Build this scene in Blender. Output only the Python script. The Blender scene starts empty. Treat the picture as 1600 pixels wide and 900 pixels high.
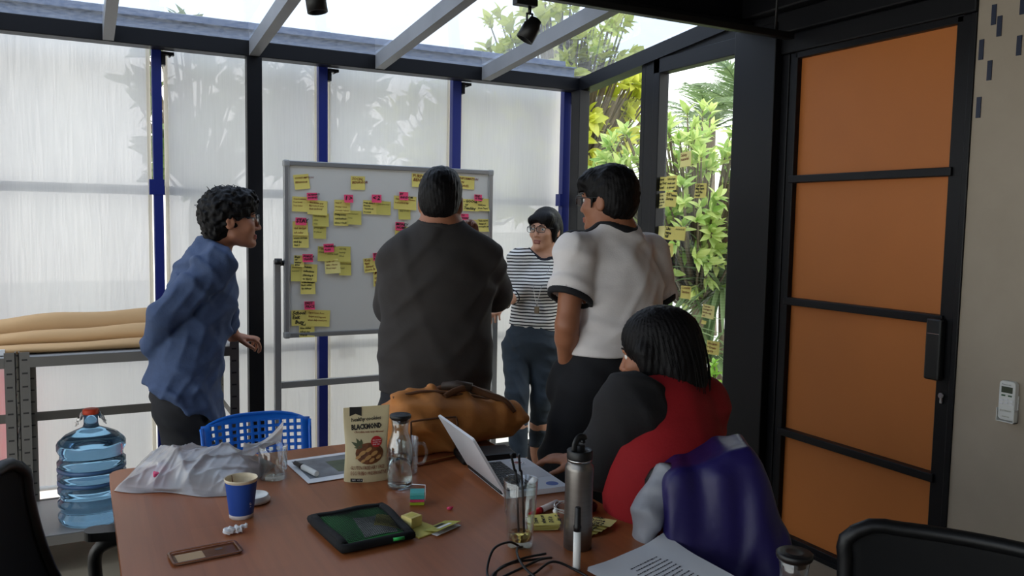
import bpy, bmesh, math, random
import numpy as np
from mathutils import Vector, Matrix
random.seed(7)
R = math.radians
C = bpy.context.scene.collection
sc = bpy.context.scene

# ---------------------------------------------------------------- camera, sky, exposure
cam_d = bpy.data.cameras.new('camera'); cam = bpy.data.objects.new('camera', cam_d); C.objects.link(cam)
cam_d.sensor_width = 36.0; cam_d.lens = 36.0 * 1284.0 / 1600.0; cam_d.clip_start = 0.05; cam_d.clip_end = 200
yaw, pit, rol = R(27.856), R(4.622), R(1.0)
Fv = Vector((math.sin(yaw) * math.cos(pit), math.cos(yaw) * math.cos(pit), -math.sin(pit)))
Rv = Vector((math.cos(yaw), -math.sin(yaw), 0)); Uv = Rv.cross(Fv)
Rr = Rv * math.cos(rol) + Uv * math.sin(rol); Ur = Uv * math.cos(rol) - Rv * math.sin(rol)
m3 = Matrix((Rr, Ur, -Fv)).transposed()
cam.matrix_world = Matrix.Translation((0, 0, 1.51)) @ m3.to_4x4()
sc.camera = cam

w = bpy.data.worlds.new('overcast_sky'); sc.world = w; w.use_nodes = True
nt = w.node_tree; bg = nt.nodes['Background']
tc = nt.nodes.new('ShaderNodeTexCoord'); sep = nt.nodes.new('ShaderNodeSeparateXYZ'); cr = nt.nodes.new('ShaderNodeValToRGB')
nt.links.new(tc.outputs['Generated'], sep.inputs[0]); nt.links.new(sep.outputs['Z'], cr.inputs[0]); nt.links.new(cr.outputs[0], bg.inputs[0])
cr.color_ramp.elements[0].position = 0.0; cr.color_ramp.elements[0].color = (1.0, 0.985, 0.945, 1)
cr.color_ramp.elements[1].position = 0.7; cr.color_ramp.elements[1].color = (0.90, 0.945, 1.0, 1)
bg.inputs[1].default_value = 1.9
vs = sc.view_settings
sc.display_settings.display_device = 'sRGB'
vs.view_transform = 'Standard'; vs.look = 'None'; vs.gamma = 1; vs.use_curve_mapping = False; vs.exposure = 0.7
cy = sc.cycles
cy.use_denoising = True; cy.max_bounces = 10; cy.diffuse_bounces = 5; cy.transparent_max_bounces = 24
cy.transmission_bounces = 8; cy.glossy_bounces = 4; cy.caustics_refractive = False; cy.caustics_reflective = False
cy.sample_clamp_indirect = 4.0

# ---------------------------------------------------------------- materials
def s2l(c):
    return tuple(((x / 255) / 12.92 if x / 255 <= 0.04045 else ((x / 255 + 0.055) / 1.055) ** 2.4) for x in c)
def mat(name, col, rough=0.6, metal=0.0, noise=None, bump=None, spec=0.5, trans=0.0, ior=1.45, alpha=None, sheen=0.0, coat=0.0):
    """principled; noise=(scale, amount) varies the colour, bump=(scale, strength) adds fine relief"""
    m = bpy.data.materials.new(name); m.use_nodes = True
    t = m.node_tree; p = t.nodes['Principled BSDF']
    c = s2l(col); p.inputs['Base Color'].default_value = (*c, 1)
    p.inputs['Roughness'].default_value = rough; p.inputs['Metallic'].default_value = metal
    p.inputs['Specular IOR Level'].default_value = spec
    p.inputs['Transmission Weight'].default_value = trans; p.inputs['IOR'].default_value = ior
    p.inputs['Coat Weight'].default_value = coat
    if sheen: p.inputs['Sheen Weight'].default_value = sheen
    co = t.nodes.new('ShaderNodeTexCoord')
    if noise:
        n = t.nodes.new('ShaderNodeTexNoise'); n.inputs['Scale'].default_value = noise[0]; n.inputs['Detail'].default_value = 5
        mp = t.nodes.new('ShaderNodeMapping'); t.links.new(co.outputs['Object'], mp.inputs[0]); t.links.new(mp.outputs[0], n.inputs['Vector'])
        if len(noise) > 2: mp.inputs['Scale'].default_value = noise[2]
        mx = t.nodes.new('ShaderNodeMix'); mx.data_type = 'RGBA'
        mr = t.nodes.new('ShaderNodeMapRange'); mr.inputs[1].default_value = 0.3; mr.inputs[2].default_value = 0.7
        t.links.new(n.outputs['Fac'], mr.inputs[0]); t.links.new(mr.outputs[0], mx.inputs['Factor'])
        a = noise[1]
        mx.inputs['A'].default_value = (*[x * (1 - a) for x in c], 1); mx.inputs['B'].default_value = (*[min(1, x * (1 + a)) for x in c], 1)
        t.links.new(mx.outputs['Result'], p.inputs['Base Color'])
    if bump:
        n = t.nodes.new('ShaderNodeTexNoise'); n.inputs['Scale'].default_value = bump[0]; n.inputs['Detail'].default_value = 4
        t.links.new(co.outputs['Object'], n.inputs['Vector'])
        b = t.nodes.new('ShaderNodeBump'); b.inputs['Strength'].default_value = bump[1]; b.inputs['Distance'].default_value = 0.01
        t.links.new(n.outputs['Fac'], b.inputs['Height']); t.links.new(b.outputs[0], p.inputs['Normal'])
    return m
def sheer(name, col, transp, transl, tint=None, gloss=0.0, weave=None):
    """thin sheet: part see-through, part translucent, part diffuse"""
    m = bpy.data.materials.new(name); m.use_nodes = True
    t = m.node_tree; t.nodes.remove(t.nodes['Principled BSDF']); out = t.nodes['Material Output']
    c = (*s2l(col), 1)
    tr = t.nodes.new('ShaderNodeBsdfTransparent'); tr.inputs[0].default_value = (*s2l(tint), 1) if tint else (1, 1, 1, 1)
    tl = t.nodes.new('ShaderNodeBsdfTranslucent'); tl.inputs[0].default_value = c
    df = t.nodes.new('ShaderNodeBsdfDiffuse'); df.inputs[0].default_value = c
    a = t.nodes.new('ShaderNodeMixShader'); a.inputs[0].default_value = transl
    t.links.new(df.outputs[0], a.inputs[1]); t.links.new(tl.outputs[0], a.inputs[2])
    b = t.nodes.new('ShaderNodeMixShader'); b.inputs[0].default_value = transp
    t.links.new(a.outputs[0], b.inputs[1]); t.links.new(tr.outputs[0], b.inputs[2])
    last = b
    if weave:                               # uneven weave: vertical streaks change how much shows through
        co = t.nodes.new('ShaderNodeTexCoord'); mp = t.nodes.new('ShaderNodeMapping'); mp.inputs['Scale'].default_value = (160, 160, 5)
        n = t.nodes.new('ShaderNodeTexNoise'); n.inputs['Scale'].default_value = 1.0; n.inputs['Detail'].default_value = 3
        t.links.new(co.outputs['Object'], mp.inputs[0]); t.links.new(mp.outputs[0], n.inputs['Vector'])
        mr = t.nodes.new('ShaderNodeMapRange'); mr.inputs[1].default_value = 0.3; mr.inputs[2].default_value = 0.7
        mr.inputs[3].default_value = transp * (1 - weave); mr.inputs[4].default_value = transp * (1 + weave)
        t.links.new(n.outputs['Fac'], mr.inputs[0]); t.links.new(mr.outputs[0], b.inputs[0])
    if gloss:
        g = t.nodes.new('ShaderNodeBsdfGlossy'); g.inputs['Roughness'].default_value = 0.2
        lw = t.nodes.new('ShaderNodeLayerWeight'); lw.inputs[0].default_value = gloss
        k = t.nodes.new('ShaderNodeMixShader'); t.links.new(lw.outputs['Fresnel'], k.inputs[0])
        t.links.new(b.outputs[0], k.inputs[1]); t.links.new(g.outputs[0], k.inputs[2]); last = k
    t.links.new(last.outputs[0], out.inputs[0])
    return m
def pane_mat(name, tint=(245, 250, 250), blend=0.0, dusty=0.0):
    """flat window glass: see-through with a mirror sheen at grazing angles"""
    m = bpy.data.materials.new(name); m.use_nodes = True
    t = m.node_tree; t.nodes.remove(t.nodes['Principled BSDF']); out = t.nodes['Material Output']
    tr = t.nodes.new('ShaderNodeBsdfTransparent'); tr.inputs[0].default_value = (*s2l(tint), 1)
    g = t.nodes.new('ShaderNodeBsdfGlossy'); g.inputs['Roughness'].default_value = 0.02; g.inputs[0].default_value = (0.95, 0.97, 1, 1)
    lw = t.nodes.new('ShaderNodeLayerWeight'); pw = t.nodes.new('ShaderNodeMath'); pw.operation = 'POWER'; pw.inputs[1].default_value = 5.0 - 6 * blend
    mr0 = t.nodes.new('ShaderNodeMapRange'); mr0.inputs[3].default_value = 0.05 + blend * 0.2; mr0.inputs[4].default_value = 1.0
    t.links.new(lw.outputs['Facing'], pw.inputs[0]); t.links.new(pw.outputs[0], mr0.inputs[0])
    k = t.nodes.new('ShaderNodeMixShader'); t.links.new(mr0.outputs[0], k.inputs[0])
    t.links.new(tr.outputs[0], k.inputs[1]); t.links.new(g.outputs[0], k.inputs[2])
    last = k
    if dusty:
        d = t.nodes.new('ShaderNodeBsdfTranslucent'); d.inputs[0].default_value = (0.8, 0.85, 0.9, 1)
        co = t.nodes.new('ShaderNodeTexCoord'); n = t.nodes.new('ShaderNodeTexNoise'); n.inputs['Scale'].default_value = 30; n.inputs['Detail'].default_value = 8
        t.links.new(co.outputs['Object'], n.inputs['Vector'])
        mr = t.nodes.new('ShaderNodeMapRange'); mr.inputs[1].default_value = 0.35; mr.inputs[2].default_value = 0.8
        mr.inputs[3].default_value = dusty * 0.5; mr.inputs[4].default_value = dusty * 1.6
        t.links.new(n.outputs['Fac'], mr.inputs[0])
        k2 = t.nodes.new('ShaderNodeMixShader'); t.links.new(mr.outputs[0], k2.inputs[0])
        t.links.new(k.outputs[0], k2.inputs[1]); t.links.new(d.outputs[0], k2.inputs[2]); last = k2
    t.links.new(last.outputs[0], out.inputs[0])
    return m
def leaf_mat(name, col, col2):
    m = bpy.data.materials.new(name); m.use_nodes = True
    t = m.node_tree; p = t.nodes['Principled BSDF']; out = t.nodes['Material Output']
    oi = t.nodes.new('ShaderNodeObjectInfo'); geo = t.nodes.new('ShaderNodeNewGeometry')
    ad = t.nodes.new('ShaderNodeMath'); ad.operation = 'ADD'; fr = t.nodes.new('ShaderNodeMath'); fr.operation = 'FRACT'
    t.links.new(oi.outputs['Random'], ad.inputs[0]); t.links.new(geo.outputs['Random Per Island'], ad.inputs[1]); t.links.new(ad.outputs[0], fr.inputs[0])
    mx = t.nodes.new('ShaderNodeMix'); mx.data_type = 'RGBA'; t.links.new(fr.outputs[0], mx.inputs['Factor'])
    mx.inputs['A'].default_value = (*s2l(col), 1); mx.inputs['B'].default_value = (*s2l(col2), 1)
    t.links.new(mx.outputs['Result'], p.inputs['Base Color']); p.inputs['Roughness'].default_value = 0.35
    tl = t.nodes.new('ShaderNodeBsdfTranslucent'); t.links.new(mx.outputs['Result'], tl.inputs[0])
    k = t.nodes.new('ShaderNodeMixShader'); k.inputs[0].default_value = 0.45
    t.links.new(p.outputs[0], k.inputs[1]); t.links.new(tl.outputs[0], k.inputs[2]); t.links.new(k.outputs[0], out.inputs[0])
    return m
def wood_mat():
    m = bpy.data.materials.new('table_wood'); m.use_nodes = True
    t = m.node_tree; p = t.nodes['Principled BSDF']
    co = t.nodes.new('ShaderNodeTexCoord')
    def noise(scale, sx, sy, det=4):
        mp = t.nodes.new('ShaderNodeMapping'); mp.inputs['Scale'].default_value = (sx, sy, 1)
        n = t.nodes.new('ShaderNodeTexNoise'); n.inputs['Scale'].default_value = scale; n.inputs['Detail'].default_value = det
        t.links.new(co.outputs['Object'], mp.inputs[0]); t.links.new(mp.outputs[0], n.inputs['Vector']); return n
    grain = noise(1.0, 60, 3, 6)
    # staves of unequal tone run along the table
    mp = t.nodes.new('ShaderNodeMapping'); mp.inputs['Rotation'].default_value = (0, 0, R(90)); t.links.new(co.outputs['Object'], mp.inputs[0])
    br = t.nodes.new('ShaderNodeTexBrick'); br.inputs['Scale'].default_value = 1.0; br.inputs['Mortar Size'].default_value = 0.0
    br.inputs['Brick Width'].default_value = 0.62; br.inputs['Row Height'].default_value = 0.085; br.inputs['Bias'].default_value = 0.0
    br.inputs['Color1'].default_value = (0, 0, 0, 1); br.inputs['Color2'].default_value = (1, 1, 1, 1)
    t.links.new(mp.outputs[0], br.inputs['Vector'])
    a = t.nodes.new('ShaderNodeMix'); a.data_type = 'RGBA'; t.links.new(br.outputs['Color'], a.inputs['Factor'])
    a.inputs['A'].default_value = (*s2l((158, 90, 50)), 1); a.inputs['B'].default_value = (*s2l((176, 104, 60)), 1)
    b = t.nodes.new('ShaderNodeMix'); b.data_type = 'RGBA'; b.blend_type = 'MULTIPLY'; b.inputs['Factor'].default_value = 0.35
    t.links.new(a.outputs['Result'], b.inputs['A']); t.links.new(grain.outputs['Fac'], b.inputs['B'])
    t.links.new(b.outputs['Result'], p.inputs['Base Color'])
    p.inputs['Roughness'].default_value = 0.36; p.inputs['Specular IOR Level'].default_value = 0.34
    return m
def concrete_mat(name, c1, c2, scale=1.2):
    m = bpy.data.materials.new(name); m.use_nodes = True
    t = m.node_tree; p = t.nodes['Principled BSDF']; co = t.nodes.new('ShaderNodeTexCoord')
    n = t.nodes.new('ShaderNodeTexNoise'); n.inputs['Scale'].default_value = scale; n.inputs['Detail'].default_value = 9; n.inputs['Roughness'].default_value = 0.62
    t.links.new(co.outputs['Object'], n.inputs['Vector'])
    r = t.nodes.new('ShaderNodeValToRGB'); r.color_ramp.elements[0].position = 0.3; r.color_ramp.elements[1].position = 0.7
    r.color_ramp.elements[0].color = (*s2l(c1), 1); r.color_ramp.elements[1].color = (*s2l(c2), 1)
    t.links.new(n.outputs['Fac'], r.inputs[0]); t.links.new(r.outputs[0], p.inputs['Base Color']); p.inputs['Roughness'].default_value = 0.75
    b = t.nodes.new('ShaderNodeBump'); b.inputs['Strength'].default_value = 0.15; b.inputs['Distance'].default_value = 0.01
    t.links.new(n.outputs['Fac'], b.inputs['Height']); t.links.new(b.outputs[0], p.inputs['Normal'])
    return m

M = {}
M['black_steel'] = mat('black_steel', (13, 13, 17), 0.42, 0.0, bump=(8, 0.03), spec=0.3)
M['dark_paint'] = mat('dark_paint', (12, 12, 16), 0.5, spec=0.3)
M['blue_paint'] = mat('blue_paint', (20, 34, 108), 0.4)
M['grey_rafter'] = mat('grey_rafter', (120, 120, 122), 0.5, noise=(3, 0.15))
M['blind'] = sheer('blind_fabric', (240, 238, 233), 0.055, 0.135, weave=0.5)
M['hem'] = sheer('blind_hem', (232, 228, 218), 0.0, 0.6)
M['orange_panel'] = mat('orange_panel', (190, 112, 50), 0.55, noise=(2.2, 0.06))
M['concrete'] = concrete_mat('wall_concrete', (158, 145, 128), (176, 163, 146))
M['floor'] = concrete_mat('floor_concrete', (120, 108, 90), (140, 128, 108), 2.5)
M['plaster'] = mat('plaster', (150, 146, 140), 0.8, noise=(2, 0.05))
M['navy_tape'] = mat('navy_tape', (36, 44, 66), 0.5)
M['pane'] = pane_mat('window_glass')
M['roof_pane'] = pane_mat('roof_glass', (176, 192, 214), 0.2, 0.05)
M['wood'] = wood_mat()
M['wood_dark'] = mat('table_leg_wood', (78, 44, 26), 0.45, noise=(4, 0.2, (1, 1, 0.1)))
M['steel_grey'] = mat('shelf_steel', (118, 114, 108), 0.5, 0.0, noise=(6, 0.06))
M['shelf_top'] = mat('shelf_sheet', (150, 150, 150), 0.4, 0.0)
M['slot'] = mat('slot_dark', (52, 50, 48), 0.7)
M['kraft'] = mat('kraft_paper', (196, 158, 112), 0.75, noise=(5, 0.06, (0.3, 3, 3)), bump=(18, 0.1))
M['white_plastic'] = mat('white_plastic', (226, 226, 222), 0.4)
M['black_plastic'] = mat('black_plastic', (17, 17, 18), 0.45)
M['black_mesh'] = mat('black_mesh', (10, 10, 11), 0.85)
M['blue_plastic'] = mat('blue_plastic', (24, 98, 190), 0.35)
M['alu'] = mat('alu_frame', (160, 160, 160), 0.4, 0.6)
M['board_white'] = mat('board_white', (214, 212, 206), 0.3, noise=(3, 0.03))
M['yellow_note'] = mat('yellow_note', (226, 208, 112), 0.8, noise=(9, 0.04))
M['pale_note'] = mat('pale_note', (236, 222, 142), 0.8)
M['dull_note'] = mat('dull_note', (206, 192, 98), 0.8, noise=(9, 0.04))
M['pink_note'] = mat('pink_note', (240, 74, 116), 0.7)
M['ink_black'] = mat('ink_black', (22, 20, 20), 0.7)
M['ink_brown'] = mat('ink_brown', (120, 44, 22), 0.7)
M['ink_grey'] = mat('ink_grey', (122, 112, 66), 0.7)
M['paper'] = mat('paper', (232, 232, 234), 0.75)
M['glass'] = pane_mat('clear_glass', (244, 248, 248), 0.22)
M['water'] = mat('water', (248, 252, 252), 0.0, trans=1.0, ior=1.33)
M['chrome'] = mat('chrome', (190, 190, 190), 0.2, 1.0)

# ---------------------------------------------------------------- mesh helpers
def obj(name, bm, m, parent=None, smooth=False):
    me = bpy.data.meshes.new(name)
    if smooth:
        for f in bm.faces: f.smooth = True
    bm.to_mesh(me); bm.free()
    for x in (m if isinstance(m, (list, tuple)) else [m]): me.materials.append(M[x] if isinstance(x, str) else x)
    o = bpy.data.objects.new(name, me); C.objects.link(o)
    if parent is not None: o.parent = parent
    return o
def tag(o, label=None, cat=None, group=None, kind=None):
    if label: o['label'] = label
    if cat: o['category'] = cat
    if group: o['group'] = group
    if kind: o['kind'] = kind
    return o
def thing(name, label, cat, loc=(0, 0, 0), rz=0.0, group=None, kind=None):
    o = bpy.data.objects.new(name, None); C.objects.link(o); o.empty_display_size = 0.1
    o.location = loc; o.rotation_euler = (0, 0, rz)
    return tag(o, label, cat, group, kind)
def struct(o, label, cat='structure'):
    return tag(o, label, cat, None, 'structure')
def B():
    return bmesh.new()
def box(bm, lo, hi, bev=0.0, mi=0, mtx=None):
    v = [bm.verts.new((x, y, z)) for x in (lo[0], hi[0]) for y in (lo[1], hi[1]) for z in (lo[2], hi[2])]
    fs = [bm.faces.new([v[i] for i in q]) for q in ((0, 1, 3, 2), (4, 6, 7, 5), (0, 4, 5, 1), (2, 3, 7, 6), (0, 2, 6, 4), (1, 5, 7, 3))]
    for f in fs: f.material_index = mi
    if bev:
        es = list({e for f in fs for e in f.edges})
        r = bmesh.ops.bevel(bm, geom=es, offset=bev, segments=2, affect='EDGES', profile=0.5)
        for f in r['faces']: f.material_index = mi
        v = list({x for f in r['faces'] for x in f.verts} | {x for x in v if x.is_valid})
    if mtx is not None: bmesh.ops.transform(bm, matrix=mtx, verts=[x for x in v if x.is_valid])
    return bm
def boxo(name, lo, hi, m, parent=None, bev=0.0):
    return obj(name, box(B(), lo, hi, bev), m, parent)
def frame_of(d):
    d = Vector(d).normalized(); a = Vector((0, 0, 1)) if abs(d.z) < 0.95 else Vector((1, 0, 0))
    u = a.cross(d).normalized(); return u, d.cross(u)
def tube(bm, pts, r, n=8, caps=True, mi=0, flat=1.0, closed=False):
    pts = [Vector(p) for p in pts]; k = len(pts); rings = []
    rs = r if isinstance(r, (list, tuple)) else [r] * k
    u = None
    for i, p in enumerate(pts):
        if closed: d = pts[(i + 1) % k] - pts[i - 1]
        else: d = pts[min(i + 1, k - 1)] - pts[max(i - 1, 0)]
        d.normalize()
        if u is None: u, v = frame_of(d)
        else:
            u = (u - d * u.dot(d)); u = u.normalized() if u.length > 1e-5 else frame_of(d)[0]; v = d.cross(u)
        rings.append([bm.verts.new(p + (u * math.cos(2 * math.pi * j / n) + v * math.sin(2 * math.pi * j / n) * flat) * rs[i]) for j in range(n)])
    for i in range(k if closed else k - 1):
        a, b = rings[i], rings[(i + 1) % k]
        for j in range(n):
            f = bm.faces.new((a[j], a[(j + 1) % n], b[(j + 1) % n], b[j])); f.material_index = mi; f.smooth = True
    if caps and not closed:
        bm.faces.new(rings[0][::-1]).material_index = mi; bm.faces.new(rings[-1]).material_index = mi
    return bm
def lathe(bm, prof, n=32, mi=0, cap0=True, cap1=True, c=(0, 0, 0)):
    """prof = [(r, z)...] from bottom to top"""
    rings = [[bm.verts.new((c[0] + r * math.cos(2 * math.pi * j / n), c[1] + r * math.sin(2 * math.pi * j / n), c[2] + z)) for j in range(n)] for r, z in prof]
    for a, b in zip(rings, rings[1:]):
        for j in range(n):
            f = bm.faces.new((a[j], a[(j + 1) % n], b[(j + 1) % n], b[j])); f.material_index = mi; f.smooth = True
    if cap0: bm.faces.new(rings[0][::-1]).material_index = mi
    if cap1: bm.faces.new(rings[-1]).material_index = mi
    return bm
def grid(bm, fn, nu, nv, mi=0, closed_u=False):
    vs_ = [[bm.verts.new(fn(i / nu, j / nv)) for j in range(nv + 1)] for i in range(nu if closed_u else nu + 1)]
    for i in range(nu):
        for j in range(nv):
            a, b = vs_[i], vs_[(i + 1) % len(vs_)]
            f = bm.faces.new((a[j], b[j], b[j + 1], a[j + 1])); f.material_index = mi; f.smooth = True
    return bm
def solid(o, th, off=-1):
    md = o.modifiers.new('thickness', 'SOLIDIFY'); md.thickness = th; md.offset = off; return o
def rmat(x=0, y=0, z=0, loc=(0, 0, 0)):
    from mathutils import Euler
    return Matrix.Translation(loc) @ Euler((x, y, z)).to_matrix().to_4x4()
TEXTS = []
def text(name, body, size, m, parent, mtx, shear=0.0, align='LEFT', lift=0.0, spacing=1.0, line=0.85, wrap=None):
    cu = bpy.data.curves.new(name, 'FONT'); cu.body = body; cu.size = size; cu.shear = shear; cu.align_x = align
    cu.space_line = line; cu.offset = lift; cu.resolution_u = 1; cu.fill_mode = 'FRONT'; cu.space_character = spacing
    cu.materials.append(M[m] if isinstance(m, str) else m)
    o = bpy.data.objects.new(name, cu); C.objects.link(o); TEXTS.append((o, parent, mtx.copy(), wrap))
def letters_to_meshes():
    """lettering becomes plain mesh; wrap(co) lays it on a curved face"""
    dg = bpy.context.evaluated_depsgraph_get()
    for o, parent, mtx, wrap in TEXTS:
        me = bpy.data.meshes.new_from_object(o.evaluated_get(dg)); nm = o.name.split('.')[0]; cu = o.data
        bpy.data.objects.remove(o); bpy.data.curves.remove(cu)
        if not len(me.vertices): continue
        if wrap:
            for v in me.vertices: v.co = mtx.inverted() @ Vector(wrap(mtx @ v.co))
        me.name = nm; n = bpy.data.objects.new(nm, me); C.objects.link(n); n.parent = parent; n.matrix_local = mtx
def catmull(pts, n=8, closed=False):
    P = [Vector(p) for p in pts]; out = []; k = len(P)
    for i in range(k if closed else k - 1):
        p0, p1, p2, p3 = (P[(i - 1) % k], P[i], P[(i + 1) % k], P[(i + 2) % k]) if closed else (P[max(i - 1, 0)], P[i], P[i + 1], P[min(i + 2, k - 1)])
        for j in range(n):
            t = j / n
            out.append(0.5 * ((2 * p1) + (p2 - p0) * t + (2 * p0 - 5 * p1 + 4 * p2 - p3) * t * t + (3 * p1 - p0 - 3 * p2 + p3) * t ** 3))
    if not closed: out.append(P[-1])
    return out
def plate(bm, outline, z0, z1, mi=0):
    """a flat slab with any outline in the XY plane"""
    a = [bm.verts.new((x, y, z0)) for x, y in outline]; b = [bm.verts.new((x, y, z1)) for x, y in outline]; n = len(a)
    bm.faces.new(a[::-1]).material_index = mi; bm.faces.new(b).material_index = mi
    for i in range(n): bm.faces.new((a[i], a[(i + 1) % n], b[(i + 1) % n], b[i])).material_index = mi
    return bm
def round_rect(x0, y0, x1, y1, r, n=6):
    o = []
    for cx, cy_, a0 in ((x1 - r, y1 - r, 0), (x0 + r, y1 - r, 90), (x0 + r, y0 + r, 180), (x1 - r, y0 + r, 270)):
        for i in range(n + 1):
            a = R(a0 + 90 * i / n); o.append((cx + r * math.cos(a), cy_ + r * math.sin(a)))
    return o

# ---------------------------------------------------------------- signed-distance modelling: soft bodies grown as ONE surface
def V3(*a): return np.array(a if len(a) > 1 else a[0], dtype=np.float32)
def nrm(a): a = V3(a); return a / np.linalg.norm(a)
def rc(a, b, ra, rb, flat=None, k=None):
    """tapered capsule; flat=(axis, ratio) squeezes it along an axis"""
    a, b = V3(a), V3(b); ba = b - a; L2 = float(ba @ ba) + 1e-9
    if flat is not None: ax = nrm(flat[0]); rt = flat[1]
    def f(P):
        q = P - a; t = np.clip((q @ ba) / L2, 0, 1); q = q - t[:, None] * ba; r = ra + (rb - ra) * t
        if flat is None: return np.sqrt((q * q).sum(1)) - r
        c = (q @ ax); q2 = (q * q).sum(1) - c * c
        k0 = np.sqrt(q2 + (c / rt) ** 2) / r; k1 = np.sqrt(q2 + (c / rt ** 2) ** 2) / (r * r) + 1e-6
        return k0 * (k0 - 1) / k1
    return f
def ell(c, rad, axes=None):
    c, rad = V3(c), V3(rad); A = None if axes is None else np.array(axes, dtype=np.float32)
    def f(P):
        q = P - c
        if A is not None: q = q @ A.T
        k0 = np.sqrt(((q / rad) ** 2).sum(1)); k1 = np.sqrt(((q / rad ** 2) ** 2).sum(1)) + 1e-6
        return k0 * (k0 - 1) / k1
    return f
def rbox(c, half, r, axes=None):
    c, half = V3(c), V3(half); A = None if axes is None else np.array(axes, dtype=np.float32)
    def f(P):
        q = P - c
        if A is not None: q = q @ A.T
        q = np.abs(q) - (half - r); return np.sqrt((np.maximum(q, 0) ** 2).sum(1)) + np.minimum(q.max(1), 0) - r
    return f
def half(p, n):
    p, n = V3(p), nrm(n)
    return lambda P: (P - p) @ n
def smin(a, b, k):
    h = np.clip(0.5 + 0.5 * (b - a) / k, 0, 1); return b + (a - b) * h - k * h * (1 - h)
def U_(parts, k=0.02):
    """smooth union of parts; a part may be (f, k)"""
    ps = [p if isinstance(p, tuple) else (p, k) for p in parts]
    def f(P):
        d = ps[0][0](P)
        for g, kk in ps[1:]: d = smin(d, g(P), kk)
        return d
    return f
def sub(a, b, k=0.006): return lambda P: -smin(-a(P), b(P), k)
def cut(a, b, k=0.004): return lambda P: -smin(-a(P), -b(P), k)
def grow(a, r): return lambda P: a(P) - r
def shell(a, th): return lambda P: np.maximum(a(P), -(a(P) + th))
def folds(a, amp, dirs, seed=0):
    """cloth folds: soft ridges running across the given directions; dirs = [(direction, wavelength, weight)]"""
    rg = np.random.RandomState(seed); ws = [(nrm(d), 2 * math.pi / l, w_, rg.rand() * 6, nrm(rg.randn(3)), nrm(rg.randn(3))) for d, l, w_ in dirs]
    def f(P):
        s = 0
        for d, k, w_, ph, q1, q2 in ws:
            x = k * (P @ d) + ph + 1.5 * np.sin(k * 0.22 * (P @ q1) + ph) + 0.8 * np.sin(k * 0.38 * (P @ q2) + 2 * ph)
            env = np.clip(0.45 + 0.75 * np.sin(k * 0.20 * (P @ q2) + 3 * ph) * np.sin(k * 0.17 * (P @ q1)), 0.05, 1)
            s = s + w_ * env * (1.5 * (0.5 + 0.5 * np.sin(x)) ** 2.2 - 0.5)
        return a(P) - amp * s
    return f
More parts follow.
